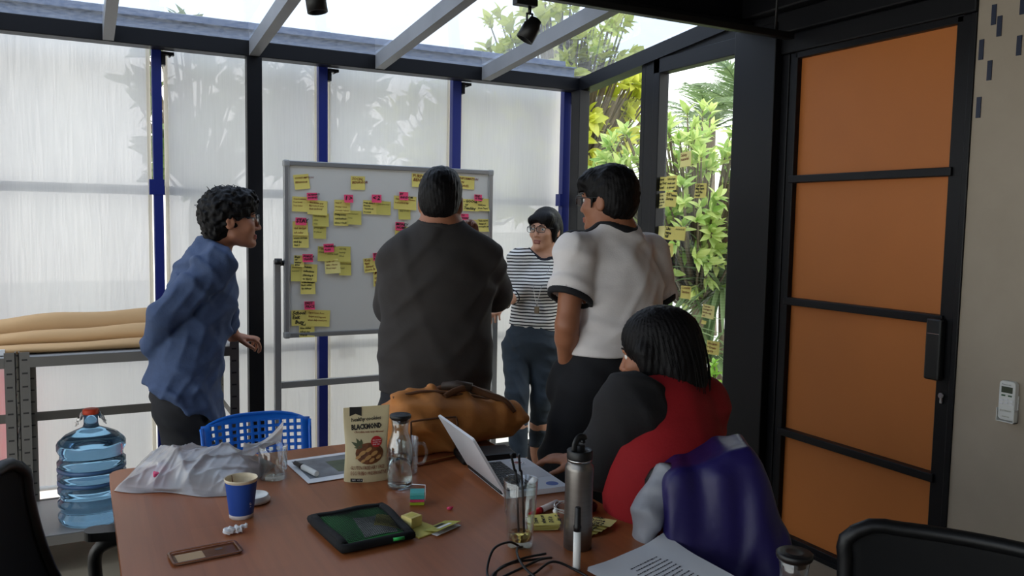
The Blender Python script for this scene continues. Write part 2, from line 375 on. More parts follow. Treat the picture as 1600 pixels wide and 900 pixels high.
def sdf_mesh(name, f, lo, hi, h, m, parent=None, loc=(0, 0, 0)):
    lo, hi = V3(lo), V3(hi); BL = 4
    nb = np.ceil((hi - lo) / (h * BL)).astype(int); N = nb * BL
    bi = np.stack(np.meshgrid(*[np.arange(n) for n in nb], indexing='ij'), -1).reshape(-1, 3)
    cc = lo + (bi * BL + (BL - 1) / 2) * h
    dc = f(cc.astype(np.float32)); act = np.abs(dc) < BL * h * 1.25 + 0.012
    Vv = np.repeat(np.repeat(np.repeat(dc.reshape(nb), BL, 0), BL, 1), BL, 2).astype(np.float32)
    ab = bi[act]; off = np.stack(np.meshgrid(*[np.arange(BL)] * 3, indexing='ij'), -1).reshape(-1, 3)
    ii = (ab[:, None, :] * BL + off[None]).reshape(-1, 3)
    Vv[ii[:, 0], ii[:, 1], ii[:, 2]] = f((lo + ii * h).astype(np.float32))
    Vv[0], Vv[-1], Vv[:, 0], Vv[:, -1], Vv[:, :, 0], Vv[:, :, -1] = 1, 1, 1, 1, 1, 1
    s = Vv < 0
    cnt = np.zeros(N - 1, np.int8)
    crn = [(a, b, c) for a in (0, 1) for b in (0, 1) for c in (0, 1)]
    sl = lambda a, b, c: (slice(a, N[0] - 1 + a), slice(b, N[1] - 1 + b), slice(c, N[2] - 1 + c))
    for k in crn: cnt += s[sl(*k)]
    ce = np.argwhere((cnt > 0) & (cnt < 8)); idx = np.full(N - 1, -1, np.int64); idx[ce[:, 0], ce[:, 1], ce[:, 2]] = np.arange(len(ce))
    acc = np.zeros((len(ce), 3)); n_ = np.zeros(len(ce))
    cv = {k: Vv[ce[:, 0] + k[0], ce[:, 1] + k[1], ce[:, 2] + k[2]] for k in crn}
    for k in crn:
        for ax in range(3):
            if k[ax]: continue
            k2 = list(k); k2[ax] = 1; k2 = tuple(k2); a, b = cv[k], cv[k2]; x = (a < 0) != (b < 0)
            t = np.where(x, a / np.where(x, a - b, 1), 0); p = np.tile(np.array(k, float), (len(ce), 1)); p[:, ax] += t
            acc[x] += p[x]; n_ += x
    pts = lo + (ce + acc / np.maximum(n_, 1)[:, None]) * h - V3(loc)
    quads = []
    for ax in range(3):
        o1, o2 = (ax + 1) % 3, (ax + 2) % 3
        sa = [slice(0, N[i]) for i in range(3)]; sb = list(sa); sa[ax] = slice(0, N[ax] - 1); sb[ax] = slice(1, N[ax])
        for i in (o1, o2): sa[i] = slice(1, N[i] - 1); sb[i] = slice(1, N[i] - 1)
        A, Bq = s[tuple(sa)], s[tuple(sb)]; e = np.argwhere(A != Bq); fl = A[A != Bq]
        e[:, o1] += 1; e[:, o2] += 1
        def ci(d1, d2):
            q = e.copy(); q[:, o1] += d1; q[:, o2] += d2; return idx[q[:, 0], q[:, 1], q[:, 2]]
        q = np.stack([ci(-1, -1), ci(0, -1), ci(0, 0), ci(-1, 0)], 1); q[~fl] = q[~fl][:, ::-1]
        quads.append(q[(q >= 0).all(1)])
    q = np.concatenate(quads).astype(np.int32)
    me = bpy.data.meshes.new(name); me.vertices.add(len(pts)); me.vertices.foreach_set('co', pts.astype(np.float32).ravel())
    me.loops.add(q.size); me.loops.foreach_set('vertex_index', q.ravel()); me.polygons.add(len(q))
    me.polygons.foreach_set('loop_start', np.arange(0, q.size, 4, dtype=np.int32)); me.update(calc_edges=True); me.validate()
    me.polygons.foreach_set('use_smooth', np.ones(len(me.polygons), bool))
    for x in (m if isinstance(m, (list, tuple)) else [m]): me.materials.append(M[x] if isinstance(x, str) else x)
    o = bpy.data.objects.new(name, me); C.objects.link(o)
    if parent is not None: o.parent = parent
    return o

# ================================================================ the setting
def sheet(name, a, b, m, parent=None):
    """one flat pane in a plane of constant x"""
    b_ = B(); b_.faces.new([b_.verts.new(p) for p in ((a[0], a[1], a[2]), (a[0], b[1], a[2]), (a[0], b[1], b[2]), (a[0], a[1], b[2]))])
    return obj(name, b_, m, parent)

YA, XB = 4.65, 2.95            # glass wall behind the whiteboard, wall with the doors
struct(boxo('floor', (-3.2, -3.0, -0.12), (2.95, 4.75, 0.0), 'floor'), 'grey brown concrete floor under the table', 'floor')
struct(boxo('ceiling', (-1.0, -3.0, 2.72), (3.05, 3.15, 2.82), 'dark_paint'), 'dark painted ceiling ending at the glass roof', 'ceiling')
struct(boxo('wall_back', (-3.3, -3.1, 0), (3.05, -3.0, 2.75), 'plaster'), 'plain wall behind the photographer', 'wall')
bm = B(); box(bm, (-3.3, -3.0, 2.4), (-3.2, 4.75, 2.75)); box(bm, (-3.3, -3.0, 0), (-3.2, 4.75, 0.1))  # unseen glazed left side, added to bring more daylight into the room
for y in (-3.0, -1.5, 0.0, 1.5, 3.0, 4.65): box(bm, (-3.3, y, 0.1), (-3.2, y + 0.08, 2.4))
struct(obj('added_wall_left', bm, 'black_steel'), 'black frame of the unseen left glazing, added to let in light', 'wall')
for k, y in enumerate((-3.0, -1.5, 0.0, 1.5, 3.0)):
    t = sheet('window_%d' % (8 + k), (-3.25, y + 0.08, 0.1), (-3.25, y + 1.55, 2.4), 'pane')
    struct(t, ['first', 'second', 'third', 'fourth', 'fifth'][k] + ' clear pane of the unseen left glazing added for light, counted from the back wall', 'window')
wr = boxo('wall_right', (2.95, -3.0, 0), (3.09, 1.945, 2.75), 'concrete'); struct(wr, 'bare grey concrete wall beside the orange panelled door', 'wall')
for (y0, z0, y1, z1) in ((1.894, 2.322, 1.877, 2.25), (1.872, 2.277, 1.853, 2.205), (1.964, 2.205, 1.946, 2.132), (1.796, 2.194, 1.778, 2.125),
                         (1.897, 2.124, 1.881, 2.053), (1.93, 1.997, 1.913, 1.921), (1.79, 2.325, 1.778, 2.266), (1.915, 2.42, 1.905, 2.355)):
    yc = min((y0 + y1) / 2, 1.925)
    boxo('wall_strip', (2.946, yc - 0.0085, z1), (2.952, yc + 0.0085, z0), 'navy_tape', wr)

# black steel portal: eaves beam, posts, edge beam of the ceiling
struct(boxo('trim_1', (-3.2, YA, 2.372), (2.985, YA + 0.1, 2.456), 'black_steel', bev=0.004), 'black steel eaves beam above the white blinds', 'beam')
struct(boxo('trim_2', (0.822, YA, 0.0), (0.903, YA + 0.06, 2.372), 'black_steel', bev=0.003), 'black steel post left of the whiteboard', 'post')
struct(boxo('trim_3', (2.908, YA - 0.045, 0.0), (2.985, YA + 0.06, 2.372), 'black_steel', bev=0.003), 'black corner post where the blinds meet the glass wall', 'post')
struct(boxo('trim_4', (-1.28, YA, 0.0), (-1.2, YA + 0.06, 2.372), 'black_steel', bev=0.003), 'black steel post beyond the left edge of view', 'post')
struct(boxo('trim_5', (-3.2, YA, 0.0), (2.985, YA + 0.1, 0.05), 'black_steel'), 'black steel floor rail under the white blinds', 'rail')
bm = B(); box(bm, (-3.2, 3.05, 2.462), (2.95, 3.15, 2.49), 0.004); box(bm, (-3.2, 3.085, 2.49), (2.95, 3.115, 2.70)); box(bm, (-3.2, 3.0, 2.70), (2.95, 3.2, 2.73), 0.004)
struct(obj('trim_6', bm, 'dark_paint'), 'dark steel beam at the upper end of the glass roof', 'beam')
bm = B(); box(bm, (2.86, -0.2, 2.50), (3.08, 3.15, 2.73), 0.01); box(bm, (2.91, 1.945, 2.40), (3.08, 3.15, 2.50), 0.008); box(bm, (2.935, 1.945, 2.31), (3.08, 2.9, 2.40), 0.008)
struct(obj('trim_7', bm, 'dark_paint'), 'stepped black header above the orange panelled door', 'beam')
struct(boxo('trim_8', (2.90, 2.895, 0.0), (3.08, 3.17, 2.46), 'black_steel', bev=0.005), 'thick black post between glass door and orange door', 'post')
# sloping edge beam on the glass wall and the filler below it
def slope_prism(name, pts, x0, x1, m, label):
    b_ = B(); a = [b_.verts.new((x0, y, z)) for y, z in pts]; c = [b_.verts.new((x1, y, z)) for y, z in pts]; n = len(pts)
    b_.faces.new(a); b_.faces.new(c[::-1])
    for i in range(n): b_.faces.new((a[(i + 1) % n], a[i], c[i], c[(i + 1) % n]))
    bmesh.ops.recalc_face_normals(b_, faces=b_.faces)
    return struct(obj(name, b_, m), label, 'beam')
slope_prism('trim_9', ((4.75, 2.362), (3.15, 2.508), (3.15, 2.592), (4.75, 2.446)), 2.93, 3.03, 'black_steel', 'black sloping edge beam over the narrow garden window')
slope_prism('trim_10', ((3.97, 2.44), (3.15, 2.44), (3.15, 2.515), (3.97, 2.44)), 2.95, 3.01, 'black_steel', 'black wedge filler between glass door head and roof edge')
for i, (x0, x1) in enumerate(((-0.575, -0.525), (0.13, 0.18), (0.835, 0.888), (1.54, 1.594), (2.222, 2.28))):
    slope_prism('trim_%d' % (11 + i), ((4.66, 2.375), (3.1, 2.515), (3.1, 2.595), (4.66, 2.455)), x0, x1, 'grey_rafter',
                ['grey roof rafter beyond the left edge', 'leftmost grey roof rafter in view', 'grey roof rafter above the left black post', 'grey roof rafter above the whiteboard', 'grey roof rafter nearest the garden corner'][i])
# glass of the roof, one pane between each pair of rafters
xs = (-1.2, -0.55, 0.155, 0.862, 1.567, 2.251, 2.95)
for i in range(6):
    bm = B(); y0, z0, y1, z1 = 4.95, 2.436, 3.1, 2.603
    v = [bm.verts.new(p) for p in ((xs[i] + .004, y0, z0), (xs[i + 1] - .004, y0, z0), (xs[i + 1] - .004, y1, z1), (xs[i] + .004, y1, z1))]; bm.faces.new(v)
    struct(obj('window_%d' % (i + 1), bm, 'roof_pane'), ['roof glass pane beyond the left edge', 'leftmost roof glass pane in view', 'roof glass pane left of the upper spotlight', 'roof glass pane above the whiteboard',
           'roof glass pane above the striped top woman', 'roof glass pane at the garden corner'][i], 'window')
bm = B()  # glass roof out of view, added so that sky light falls on the table
for k in range(7): box(bm, (-3.2, -3.0 + k * 1.02, 2.64), (-1.0, -2.94 + k * 1.02, 2.72))
struct(obj('trim_20', bm, 'black_steel'), 'black rafters of the glass roof added for light over the left part of the room, out of view', 'rafter')
bm = B(); bm.faces.new([bm.verts.new(p) for p in ((-3.2, -3.0, 2.725), (-1.0, -3.0, 2.725), (-1.0, 3.12, 2.725), (-3.2, 3.12, 2.725))])
struct(obj('window_13', bm, 'roof_pane'), 'glass roof added for light over the left part of the room, out of view', 'window')
# blue posts outside the black frame, each with its blind bracket
for i, (x0, x1) in enumerate(((-0.51, -0.455), (0.36, 0.408), (1.24, 1.293), (2.078, 2.137), (2.885, 2.942))):
    t = thing('blue_post', ['blue steel post beyond the left edge', 'leftmost blue post, behind the man in denim', 'blue post behind the left half of the whiteboard', 'blue post behind the right end of the whiteboard', 'blue post at the garden corner beside the black post'][i],
              'post', ((x0 + x1) / 2, 4.785, 0), group='blue posts behind the glass frame')
    h = (x1 - x0) / 2
    boxo('post_shaft', (-h, -0.025, 0), (h, 0.025, 2.43), 'blue_paint', t, 0.003)
    bm = B(); box(bm, (h, -0.03, 2.30), (h + 0.020, 0.02, 2.37)); box(bm, (h, -0.035, 2.352), (h + 0.062, 0.0, 2.368)); tube(bm, [(h + 0.042, -0.04, 2.352), (h + 0.042, 0.01, 2.352)], 0.007)
    obj('blind_bracket', bm, 'black_steel', t)
    boxo('rail_clip', (-h - 0.02, -0.028, 1.62), (h + 0.005, 0.028, 1.70), 'blue_paint', t)
# rain gutter seen through the roof glass, above the eaves beam
bm = B(); box(bm, (-3.2, 5.02, 2.486), (3.12, 5.03, 2.592), 0.002); box(bm, (-3.2, 5.14, 2.486), (3.12, 5.15, 2.66), 0.002); box(bm, (-3.2, 5.03, 2.486), (3.12, 5.14, 2.50)); box(bm, (-3.2, 4.99, 2.588), (3.12, 5.03, 2.594))
struct(obj('trim_19', bm, mat('gutter_grey', (118, 130, 154), 0.5)), 'blue grey rain gutter seen through the roof glass above the blinds', 'gutter')
# rails on the far side of the blinds
struct(boxo('trim_16', (-3.2, 4.925, 1.622), (3.0, 4.97, 1.672), 'dark_paint'), 'dark horizontal rail showing through the blinds at head height', 'rail')
struct(boxo('trim_17', (-3.2, 4.925, 0.712), (3.0, 4.97, 0.757), 'dark_paint'), 'dark horizontal rail showing through the blinds at hip height', 'rail')
# blinds
for i, (x0, x1) in enumerate(((-1.32, -0.53), (-0.44, 0.352), (0.438, 1.262), (1.333, 2.108), (2.188, 2.965))):
    t = thing('roller_blind', ['white blind panel beyond the left edge', 'white blind panel behind the shelving and water bottle', 'white blind panel behind the black post, beside the denim man', 'white blind panel behind the middle of the whiteboard', 'white blind panel behind the woman in stripes'][i],
              'blind', ((x0 + x1) / 2, 4.9, 0), group='white blinds along the glass wall')
    h = (x1 - x0) / 2; bm = B()
    ph = i * 1.7
    grid(bm, lambda u, v: (-h + 2 * h * u, 0.006 * math.sin(7 * u + ph) * math.sin(3.1 * v + ph) + 0.003 * math.sin(19 * u + 5 * v + ph), 0.06 + 2.36 * v), 24, 20)
    obj('fabric', bm, 'blind', t)
    for s in (-1, 1):
        bm = B(); box(bm, (s * h - 0.010, -0.010, 0.06), (s * h + 0.010, 0.010, 2.42), 0.003); obj('side_hem', bm, 'hem', t)
    bm = B(); tube(bm, [(-h, 0, 0.06), (h, 0, 0.06)], 0.014); obj('bottom_bar', bm, 'white_plastic', t)
for i, (xa, xb) in enumerate(((-3.2, -2.3), (-2.2, -1.4))):
    t = boxo('roller_blind', (xa, 4.895, 0.06), (xb, 4.9, 2.42), 'blind'); tag(t, ['white blind panel out of view, farthest left', 'white blind panel out of view at the left'][i], 'blind', 'white blinds along the glass wall')

# garden side: narrow window and glass door
t = tag(thing('window_7', 'narrow clear garden window right of the corner post', 'window', (XB, 4.3, 0)), kind='structure')
sheet('pane', (0.02, -0.31, 0.05), (0.02, 0.31, 2.42), 'pane', t)
boxo('frame_stile', (0.0, -0.34, 0.0), (0.06, -0.30, 2.44), 'black_steel', t, 0.003)
boxo('frame_rail', (0.0, -0.32, 0.0), (0.06, 0.32, 0.05), 'black_steel', t)
t = tag(thing('door_1', 'glass garden door with yellow notes stuck on it', 'door', (XB, 3.5, 0)), kind='structure')
boxo('frame_stile', (-0.01, 0.316, 0.0), (0.06, 0.375, 2.45), 'black_steel', t, 0.004); boxo('frame_stile', (0.0, 0.378, 0.0), (0.06, 0.462, 2.45), 'black_steel', t, 0.004)
boxo('frame_stile', (-0.01, -0.345, 0.0), (0.06, -0.318, 2.45), 'black_steel', t, 0.003)
boxo('frame_rail', (-0.01, -0.345, 2.365), (0.06, 0.375, 2.45), 'black_steel', t, 0.004); boxo('frame_rail', (-0.01, -0.345, 0.0), (0.06, 0.375, 0.07), 'black_steel', t, 0.004)
sheet('pane', (0.02, -0.318, 0.07), (0.02, 0.316, 2.365), 'pane', t)
GD = t
# orange panelled door
t = tag(thing('door_2', 'black framed door with four orange panels', 'door', (XB, 2.4, 0)), kind='structure')
boxo('frame_stile', (0.0, 0.405, 0), (0.05, 0.45, 2.31), 'black_steel', t, 0.004); boxo('frame_stile', (0.0, -0.44, 0), (0.05, -0.372, 2.31), 'black_steel', t, 0.004)
boxo('frame_rail', (0.0, -0.4, 2.283), (0.05, 0.42, 2.33), 'black_steel', t, 0.004)
for z in (1.712, 1.143, 0.518): boxo('frame_rail', (-0.012, -0.39, z), (0.045, 0.42, z + 0.034), 'black_steel', t, 0.003)
boxo('frame_rail', (-0.005, -0.4, 0.0), (0.05, 0.42, 0.045), 'black_steel', t, 0.003)
for z0, z1 in ((0.03, 0.53), (0.54, 1.155), (1.165, 1.725), (1.735, 2.295)): boxo('panel', (0.028, -0.385, z0), (0.042, 0.415, z1), 'orange_panel', t)
boxo('jamb', (-0.005, 0.45, 0), (0.09, 0.495, 2.31), 'black_steel', t, 0.004); boxo('jamb', (-0.008, -0.455, 0), (0.09, -0.43, 2.31), 'black_steel', t, 0.004)
h = boxo('handle', (-0.035, -0.405, 0.925), (-0.002, -0.34, 1.165), 'black_plastic', t, 0.008); boxo('latch_line', (-0.037, -0.4, 1.105), (-0.034, -0.35, 1.108), 'chrome', h)
bm = B(); tube(bm, [(-0.004, -0.405, 0.868), (-0.014, -0.405, 0.868)], 0.011, 14); box(bm, (-0.01, -0.411, 0.835), (-0.002, -0.399, 0.868), 0.003); obj('lock', bm, 'chrome', t)
# bottom rail in front of the door, dark
struct(boxo('trim_18', (2.93, 1.95, 0.0), (2.97, 2.88, 0.02), 'black_steel'), 'black floor threshold of the orange panelled door', 'trim')

# ================================================================ the garden
struct(boxo('ground', (-12, 4.75, -0.2), (16, 22, -0.08), mat('paving', (214, 212, 204), 0.9, noise=(1.5, 0.08))), 'pale paved ground of the garden', 'ground')
struct(boxo('ground', (3.09, -12, -0.2), (16, 4.75, -0.08), M['floor']), 'paved strip of ground along the glass door', 'ground')
tag(boxo('garden_wall', (5.2, 10.5, -0.1), (14.5, 10.7, 1.35), mat('garden_wall_white', (240, 240, 238), 0.9, noise=(1, 0.03))), 'low white garden wall far behind the leafy shrub', 'wall')
tag(boxo('red_canvas', (-1.6, 5.03, 0.12), (-0.27, 5.036, 0.80), sheer('red_cloth', (255, 52, 30), 0.0, 0.9)), 'red cloth glowing through the blind at the lower left', 'cloth')

CAM = Vector((0, 0, 1.51))
def leaf_mesh(name, ratio, fold, bend, m, tip=1.0, n=5):
    """one unit-long leaf along +X, creased down the midrib"""
    bm = B(); L_, C_, R_ = [], [], []
    for i in range(n + 1):
        t_ = i / n; wd = ratio * math.sin(math.pi * min(1, t_ ** 0.8 * 0.985 + 0.015)) ** 0.85; z = -bend * t_ * t_
        C_.append(bm.verts.new((t_, 0, z))); L_.append(bm.verts.new((t_, wd, z + fold * wd))); R_.append(bm.verts.new((t_, -wd, z + fold * wd)))
    for i in range(n):
        for a, b in ((C_, L_), (R_, C_)):
            f = bm.faces.new((a[i], a[i + 1], b[i + 1], b[i])); f.smooth = True
    me = bpy.data.meshes.new(name); bm.to_mesh(me); bm.free(); me.materials.append(m); return me
def place_leaves(root, me, mats, keep=280, part='leaf'):
    """the leaves nearest the house are objects of their own, the rest are one mass"""
    org = Vector(root.location)
    mats = sorted(mats, key=lambda m_: (m_.translation + org - CAM).length)
    for m_ in mats[:keep]:
        o = bpy.data.objects.new(part, me); C.objects.link(o); o.parent = root; o.matrix_local = m_
    rest = mats[keep:]
    if rest:
        co = np.array([v.co[:] for v in me.vertices]); fc = np.array([p.vertices[:] for p in me.polygons])
        V = np.concatenate([co @ np.array(m_.to_3x3()).T + np.array(m_.translation) for m_ in rest]); Fc = np.concatenate([fc + i * len(co) for i in range(len(rest))])
        mm = bpy.data.meshes.new('foliage'); mm.from_pydata(V.tolist(), [], Fc.tolist()); mm.materials.append(me.materials[0]); mm.polygons.foreach_set('use_smooth', [True] * len(Fc))
        o = bpy.data.objects.new('foliage', mm); C.objects.link(o); o.parent = root; o['kind'] = 'stuff'
def leaf_m(p, d, roll, L):
    d = d.normalized(); u, v = frame_of(d)
    side = u * math.cos(roll) + v * math.sin(roll); up = d.cross(side)
    return Matrix.Translation(p) @ Matrix((d, side, up)).transposed().to_4x4() @ Matrix.Scale(L, 4)
def rosette(rng, tip, axis, n, L, spread=1.0):
    out = []; u, v = frame_of(axis)
    for k in range(n):
        a = 2.4 * k + rng.uniform(0, 0.7); e = rng.uniform(0.15, 1.15) * spread
        d = axis * math.cos(e) + (u * math.cos(a) + v * math.sin(a)) * math.sin(e)
        d.z -= 0.12 * rng.random()
        side = axis.cross(d)
        if side.length < 1e-3: side = u
        side.normalize(); d.normalize(); up = d.cross(side).normalized()
        if up.z < 0: side, up = -side, -up
        out.append(Matrix.Translation(tip - axis * 0.012 * k * rng.random()) @ Matrix((d, side, up)).transposed().to_4x4() @ Matrix.Scale(L * rng.uniform(0.6, 1.15), 4))
    return out
def leafy(name, label, cat, base, crown, radii, ntips, nleaf, L, me, keep, seed, trunk_r=0.04, bark=None, group=None, fill=0.5):
    rng = random.Random(seed); base = Vector(base); c = Vector(crown) - base
    root = thing(name, label, cat, base, group=group)
    leaves = []; bmk = B()
    fork = Vector((c.x * 0.6, c.y * 0.6, max(0.15, c.z - radii[2] * 1.0)))
    tube(bmk, catmull([(0, 0, 0), tuple(fork * 0.5 + Vector((0.04, 0.02, 0))), fork], 4), [trunk_r] * 8 + [trunk_r * 0.7], 8)
    for k in range(ntips):
        while True:
            q = Vector((rng.uniform(-1, 1), rng.uniform(-1, 1), rng.uniform(-1, 1)))
            if fill < q.length < 1: break
        tip = c + Vector((q.x * radii[0], q.y * radii[1], q.z * radii[2]))
        ax = (q + Vector((0, 0, 0.5)) + Vector((rng.uniform(-.4, .4), rng.uniform(-.4, .4), rng.uniform(-.2, .4)))).normalized()
        mid = fork.lerp(tip, 0.55) + Vector((0, 0, -0.05)) + q * 0.03
        tube(bmk, [fork, mid, tip], [trunk_r * 0.4, trunk_r * 0.22, 0.006], 5, caps=False)
        leaves += rosette(rng, tip, ax, nleaf, L)
    obj('branches', bmk, bark, root)
    place_leaves(root, me, leaves, keep)
    return root
bark = mat('bark', (112, 100, 84), 0.85, noise=(12, 0.2))
lm_glossy = leaf_mesh('glossy_leaf', 0.18, 0.35, 0.22, leaf_mat('leaf_green', (136, 176, 78), (222, 232, 150)))
lm_yellow = leaf_mesh('broad_leaf', 0.27, 0.25, 0.35, leaf_mat('leaf_yellow', (176, 186, 50), (232, 230, 110)))
lm_dark = leaf_mesh('tree_leaf', 0.22, 0.3, 0.3, leaf_mat('leaf_grey', (84, 104, 60), (130, 146, 96)), n=3)
lm_blade = leaf_mesh('blade_leaf', 0.035, 0.4, 0.45, leaf_mat('leaf_blade', (70, 96, 56), (150, 172, 122)), n=6)
lm_small = leaf_mesh('small_leaf', 0.30, 0.3, 0.2, leaf_mat('leaf_bright', (120, 176, 60), (180, 216, 100)), n=4)
leafy('leafy_shrub', 'glossy green leafy shrub filling the glass garden door', 'shrub', (4.724, 5.411, -0.080), (4.384, 5.186, 1.659), (0.98, 0.75, 0.78), 400, 8, 0.130, lm_glossy, 295, 3, 0.05, bark, fill=0.3)
leafy('yellow_tree', 'yellow green broad leaved tree at the garden corner', 'tree', (4.244, 6.892, -0.351), (4.060, 6.815, 2.705), (0.95, 0.9, 1.0), 270, 8, 0.155, lm_yellow, 290, 5, 0.09, bark)
leafy('yellow_tree', 'pale yellow tree showing through the blind behind the striped woman', 'tree', (4.082, 8.563, -0.388), (4.057, 8.598, 2.336), (1.1, 0.9, 0.85), 90, 8, 0.26, lm_yellow, 0, 6, 0.09, bark)
leafy('garden_tree', 'grey green tree dimly seen through the blind above the whiteboard', 'tree', (2.731, 9.163, -0.394), (2.425, 9.260, 2.624), (0.8, 0.8, 0.75), 70, 8, 0.30, lm_dark, 0, 8, 0.1, bark)
leafy('garden_tree', 'grey green tree dimly seen through the blind above the denim man', 'tree', (1.127, 10.007, -0.426), (1.256, 9.889, 2.743), (0.9, 0.8, 1.0), 70, 8, 0.30, lm_dark, 0, 9, 0.1, bark)
leafy('bright_bush', 'low bright green bush at the foot of the glass door', 'bush', (3.850, 4.185, 0.040), (3.858, 4.211, 0.366), (0.42, 0.35, 0.24), 42, 7, 0.085, lm_small, 200, 11, 0.012, bark, fill=0.3)
def blade_plant(label, base, h, n, L, seed, droop=1.0, cat='plant'):
    rng = random.Random(seed); root = thing('spiky_plant', label, cat, base, group=None)
    bmk = B(); tube(bmk, [(0, 0, 0), (0.02, 0, h * 0.5), (0, 0.01, h)], [0.03, 0.025, 0.02], 7); obj('stem', bmk, bark, root); ls = []
    for k in range(n):
        a = 2.4 * k; e = rng.uniform(0.1, 1.6) * droop
        d = Vector((math.cos(a) * math.sin(e), math.sin(a) * math.sin(e), math.cos(e)))
        side = Vector((-math.sin(a), math.cos(a), 0)); up = d.cross(side)
        ls.append(Matrix.Translation((0, 0, h - 0.1 * rng.random())) @ Matrix((d, side, up)).transposed().to_4x4() @ Matrix.Scale(L * rng.uniform(0.7, 1.1), 4))
    place_leaves(root, lm_blade, ls, 120)
b_ = (3.807, 4.735, 0.832); blade_plant('spiky dracaena seen behind the white shirt man, left in the glass door', (b_[0], b_[1], -0.08), b_[2] + 0.08, 44, 0.42, 1)
b_ = (4.428, 4.882, 1.072); blade_plant('drooping spiky plant at the right edge of the glass door', (b_[0], b_[1], -0.08), b_[2] + 0.08, 80, 0.65, 2, 1.5)
b_ = (4.202, 4.730, 0.579); blade_plant('lower spiky plant beside the seated woman, in the glass door', (b_[0], b_[1], -0.08), b_[2] + 0.08, 50, 0.5, 4, 1.25)
def palm(label, top, nf, L, seed):
    rng = random.Random(seed); top = Vector(top); root = thing('palm_tree', label, 'palm', (top.x, top.y, -0.08)); H_ = top.z + 0.08
    bmk = B(); tube(bmk, catmull([(0.25, 0.1, 0), (0.1, 0.05, H_ * 0.5), (0, 0, H_)], 5), 0.09, 9); obj('trunk', bmk, bark, root)
    fm = leaf_mat('palm_green', (96, 122, 74), (136, 156, 104))
    for k in range(nf):
        a = 2.4 * k + rng.random() * 0.4; e = 0.2 + 1.15 * k / nf; bm = B()
        d = Vector((math.cos(a) * math.sin(e), math.sin(a) * math.sin(e), math.cos(e))); pts = []
        for i in range(11):
            t_ = i / 10; pts.append(Vector((0, 0, H_)) + d * L * t_ + Vector((0, 0, -0.42 * L * t_ * t_)))
        tube(bm, pts, [0.014 * (1 - i / 12) for i in range(11)], 5, caps=False)
        for i in range(2, 40):
            t_ = i / 40; j = min(9, int(t_ * 10)); p = pts[j].lerp(pts[j + 1], t_ * 10 - j); tg = (pts[j + 1] - pts[j]).normalized()
            sd = tg.cross(Vector((0, 0, 1))).normalized()
            for s in (-1, 1):
                ll = L * 0.33 * math.sin(math.pi * (0.12 + 0.82 * t_)); q = p + (sd * s * 0.8 + tg * 0.75 + Vector((0, 0, -0.3 + 0.25 * rng.random()))).normalized() * ll; wv = tg * 0.014
                bm.faces.new([bm.verts.new(p - wv), bm.verts.new(p + wv), bm.verts.new(q)])
        obj('frond', bm, fm, root)
palm('slender palm against the white sky in the glass door', (7.845, 9.023, 2.818), 15, 1.25, 3)
palm('palm crown at the right edge of the glass door', (7.601, 8.026, 2.917), 15, 1.3, 5)

# ================================================================ the shelving under the blinds
def angle_leg(parent, x, y, sx, sy, z1):
    bm = B(); box(bm, (x, y, 0), (x + sx * 0.04, y + sy * 0.003, z1)); box(bm, (x, y, 0), (x + sx * 0.003, y + sy * 0.04, z1))
    bmesh.ops.recalc_face_normals(bm, faces=bm.faces)
    l = obj('leg', bm, 'steel_grey', parent); bm = B()
    for k in range(int(z1 / 0.055)):
        z = 0.03 + k * 0.055
        xa, xb = sorted((x + sx * 0.012, x + sx * 0.032)); ya, yb = sorted((y - sy * 0.0006, y + sy * 0.0036))
        box(bm, (xa, ya, z), (xb, yb, z + 0.007))
        ya, yb = sorted((y + sy * 0.012, y + sy * 0.032)); xa, xb = sorted((x - sx * 0.0006, x + sx * 0.0036))
        box(bm, (xa, ya, z + 0.02), (xb, yb, z + 0.027))
    s = obj('slots', bm, 'slot', l); s['kind'] = 'stuff'
def shelf_unit(label, x0, x1):
    t = thing('shelving_unit', label, 'shelf', ((x0 + x1) / 2, 4.1, 0), group='grey slotted steel shelving')
    h = (x1 - x0) / 2; y0, y1 = -0.25, 0.25
    for sx in (1, -1):
        for sy, y in ((1, y0), (-1, y1)): angle_leg(t, -sx * h, y, sx, sy, 0.945)
    for z in (0.925, 0.165):
        bm = B(); a = h - 0.004
        box(bm, (-a, y0 + 0.004, z - 0.006), (a, y1 - 0.004, z), 0.002); box(bm, (-a, y0 + 0.004, z - 0.042), (a, y0 + 0.008, z - 0.001)); box(bm, (-a, y1 - 0.008, z - 0.042), (a, y1 - 0.004, z - 0.001))
        sh = obj('shelf', bm, 'shelf_top', t)
        boxo('shelf_lip', (-a + 0.035, y0 - 0.001, z - 0.043), (a - 0.035, y0 + 0.003, z - 0.003), 'steel_grey', sh)
    boxo('back_brace', (-h + 0.03, y1 - 0.008, 0.548), (h - 0.03, y1 - 0.004, 0.59), 'steel_grey', t)
    for s in (-1, 1):
        xa, xb = sorted((s * h - s * 0.003, s * h - s * 0.007)); boxo('side_brace', (xa, y0 + 0.03, 0.56), (xb, y1 - 0.03, 0.59), 'steel_grey', t)
    return t
shelf_unit('grey slotted steel shelving with the water bottle on its lower shelf', -0.226, 0.636)
shelf_unit('grey slotted steel shelving cut off by the left edge of the picture', -1.11, -0.236)
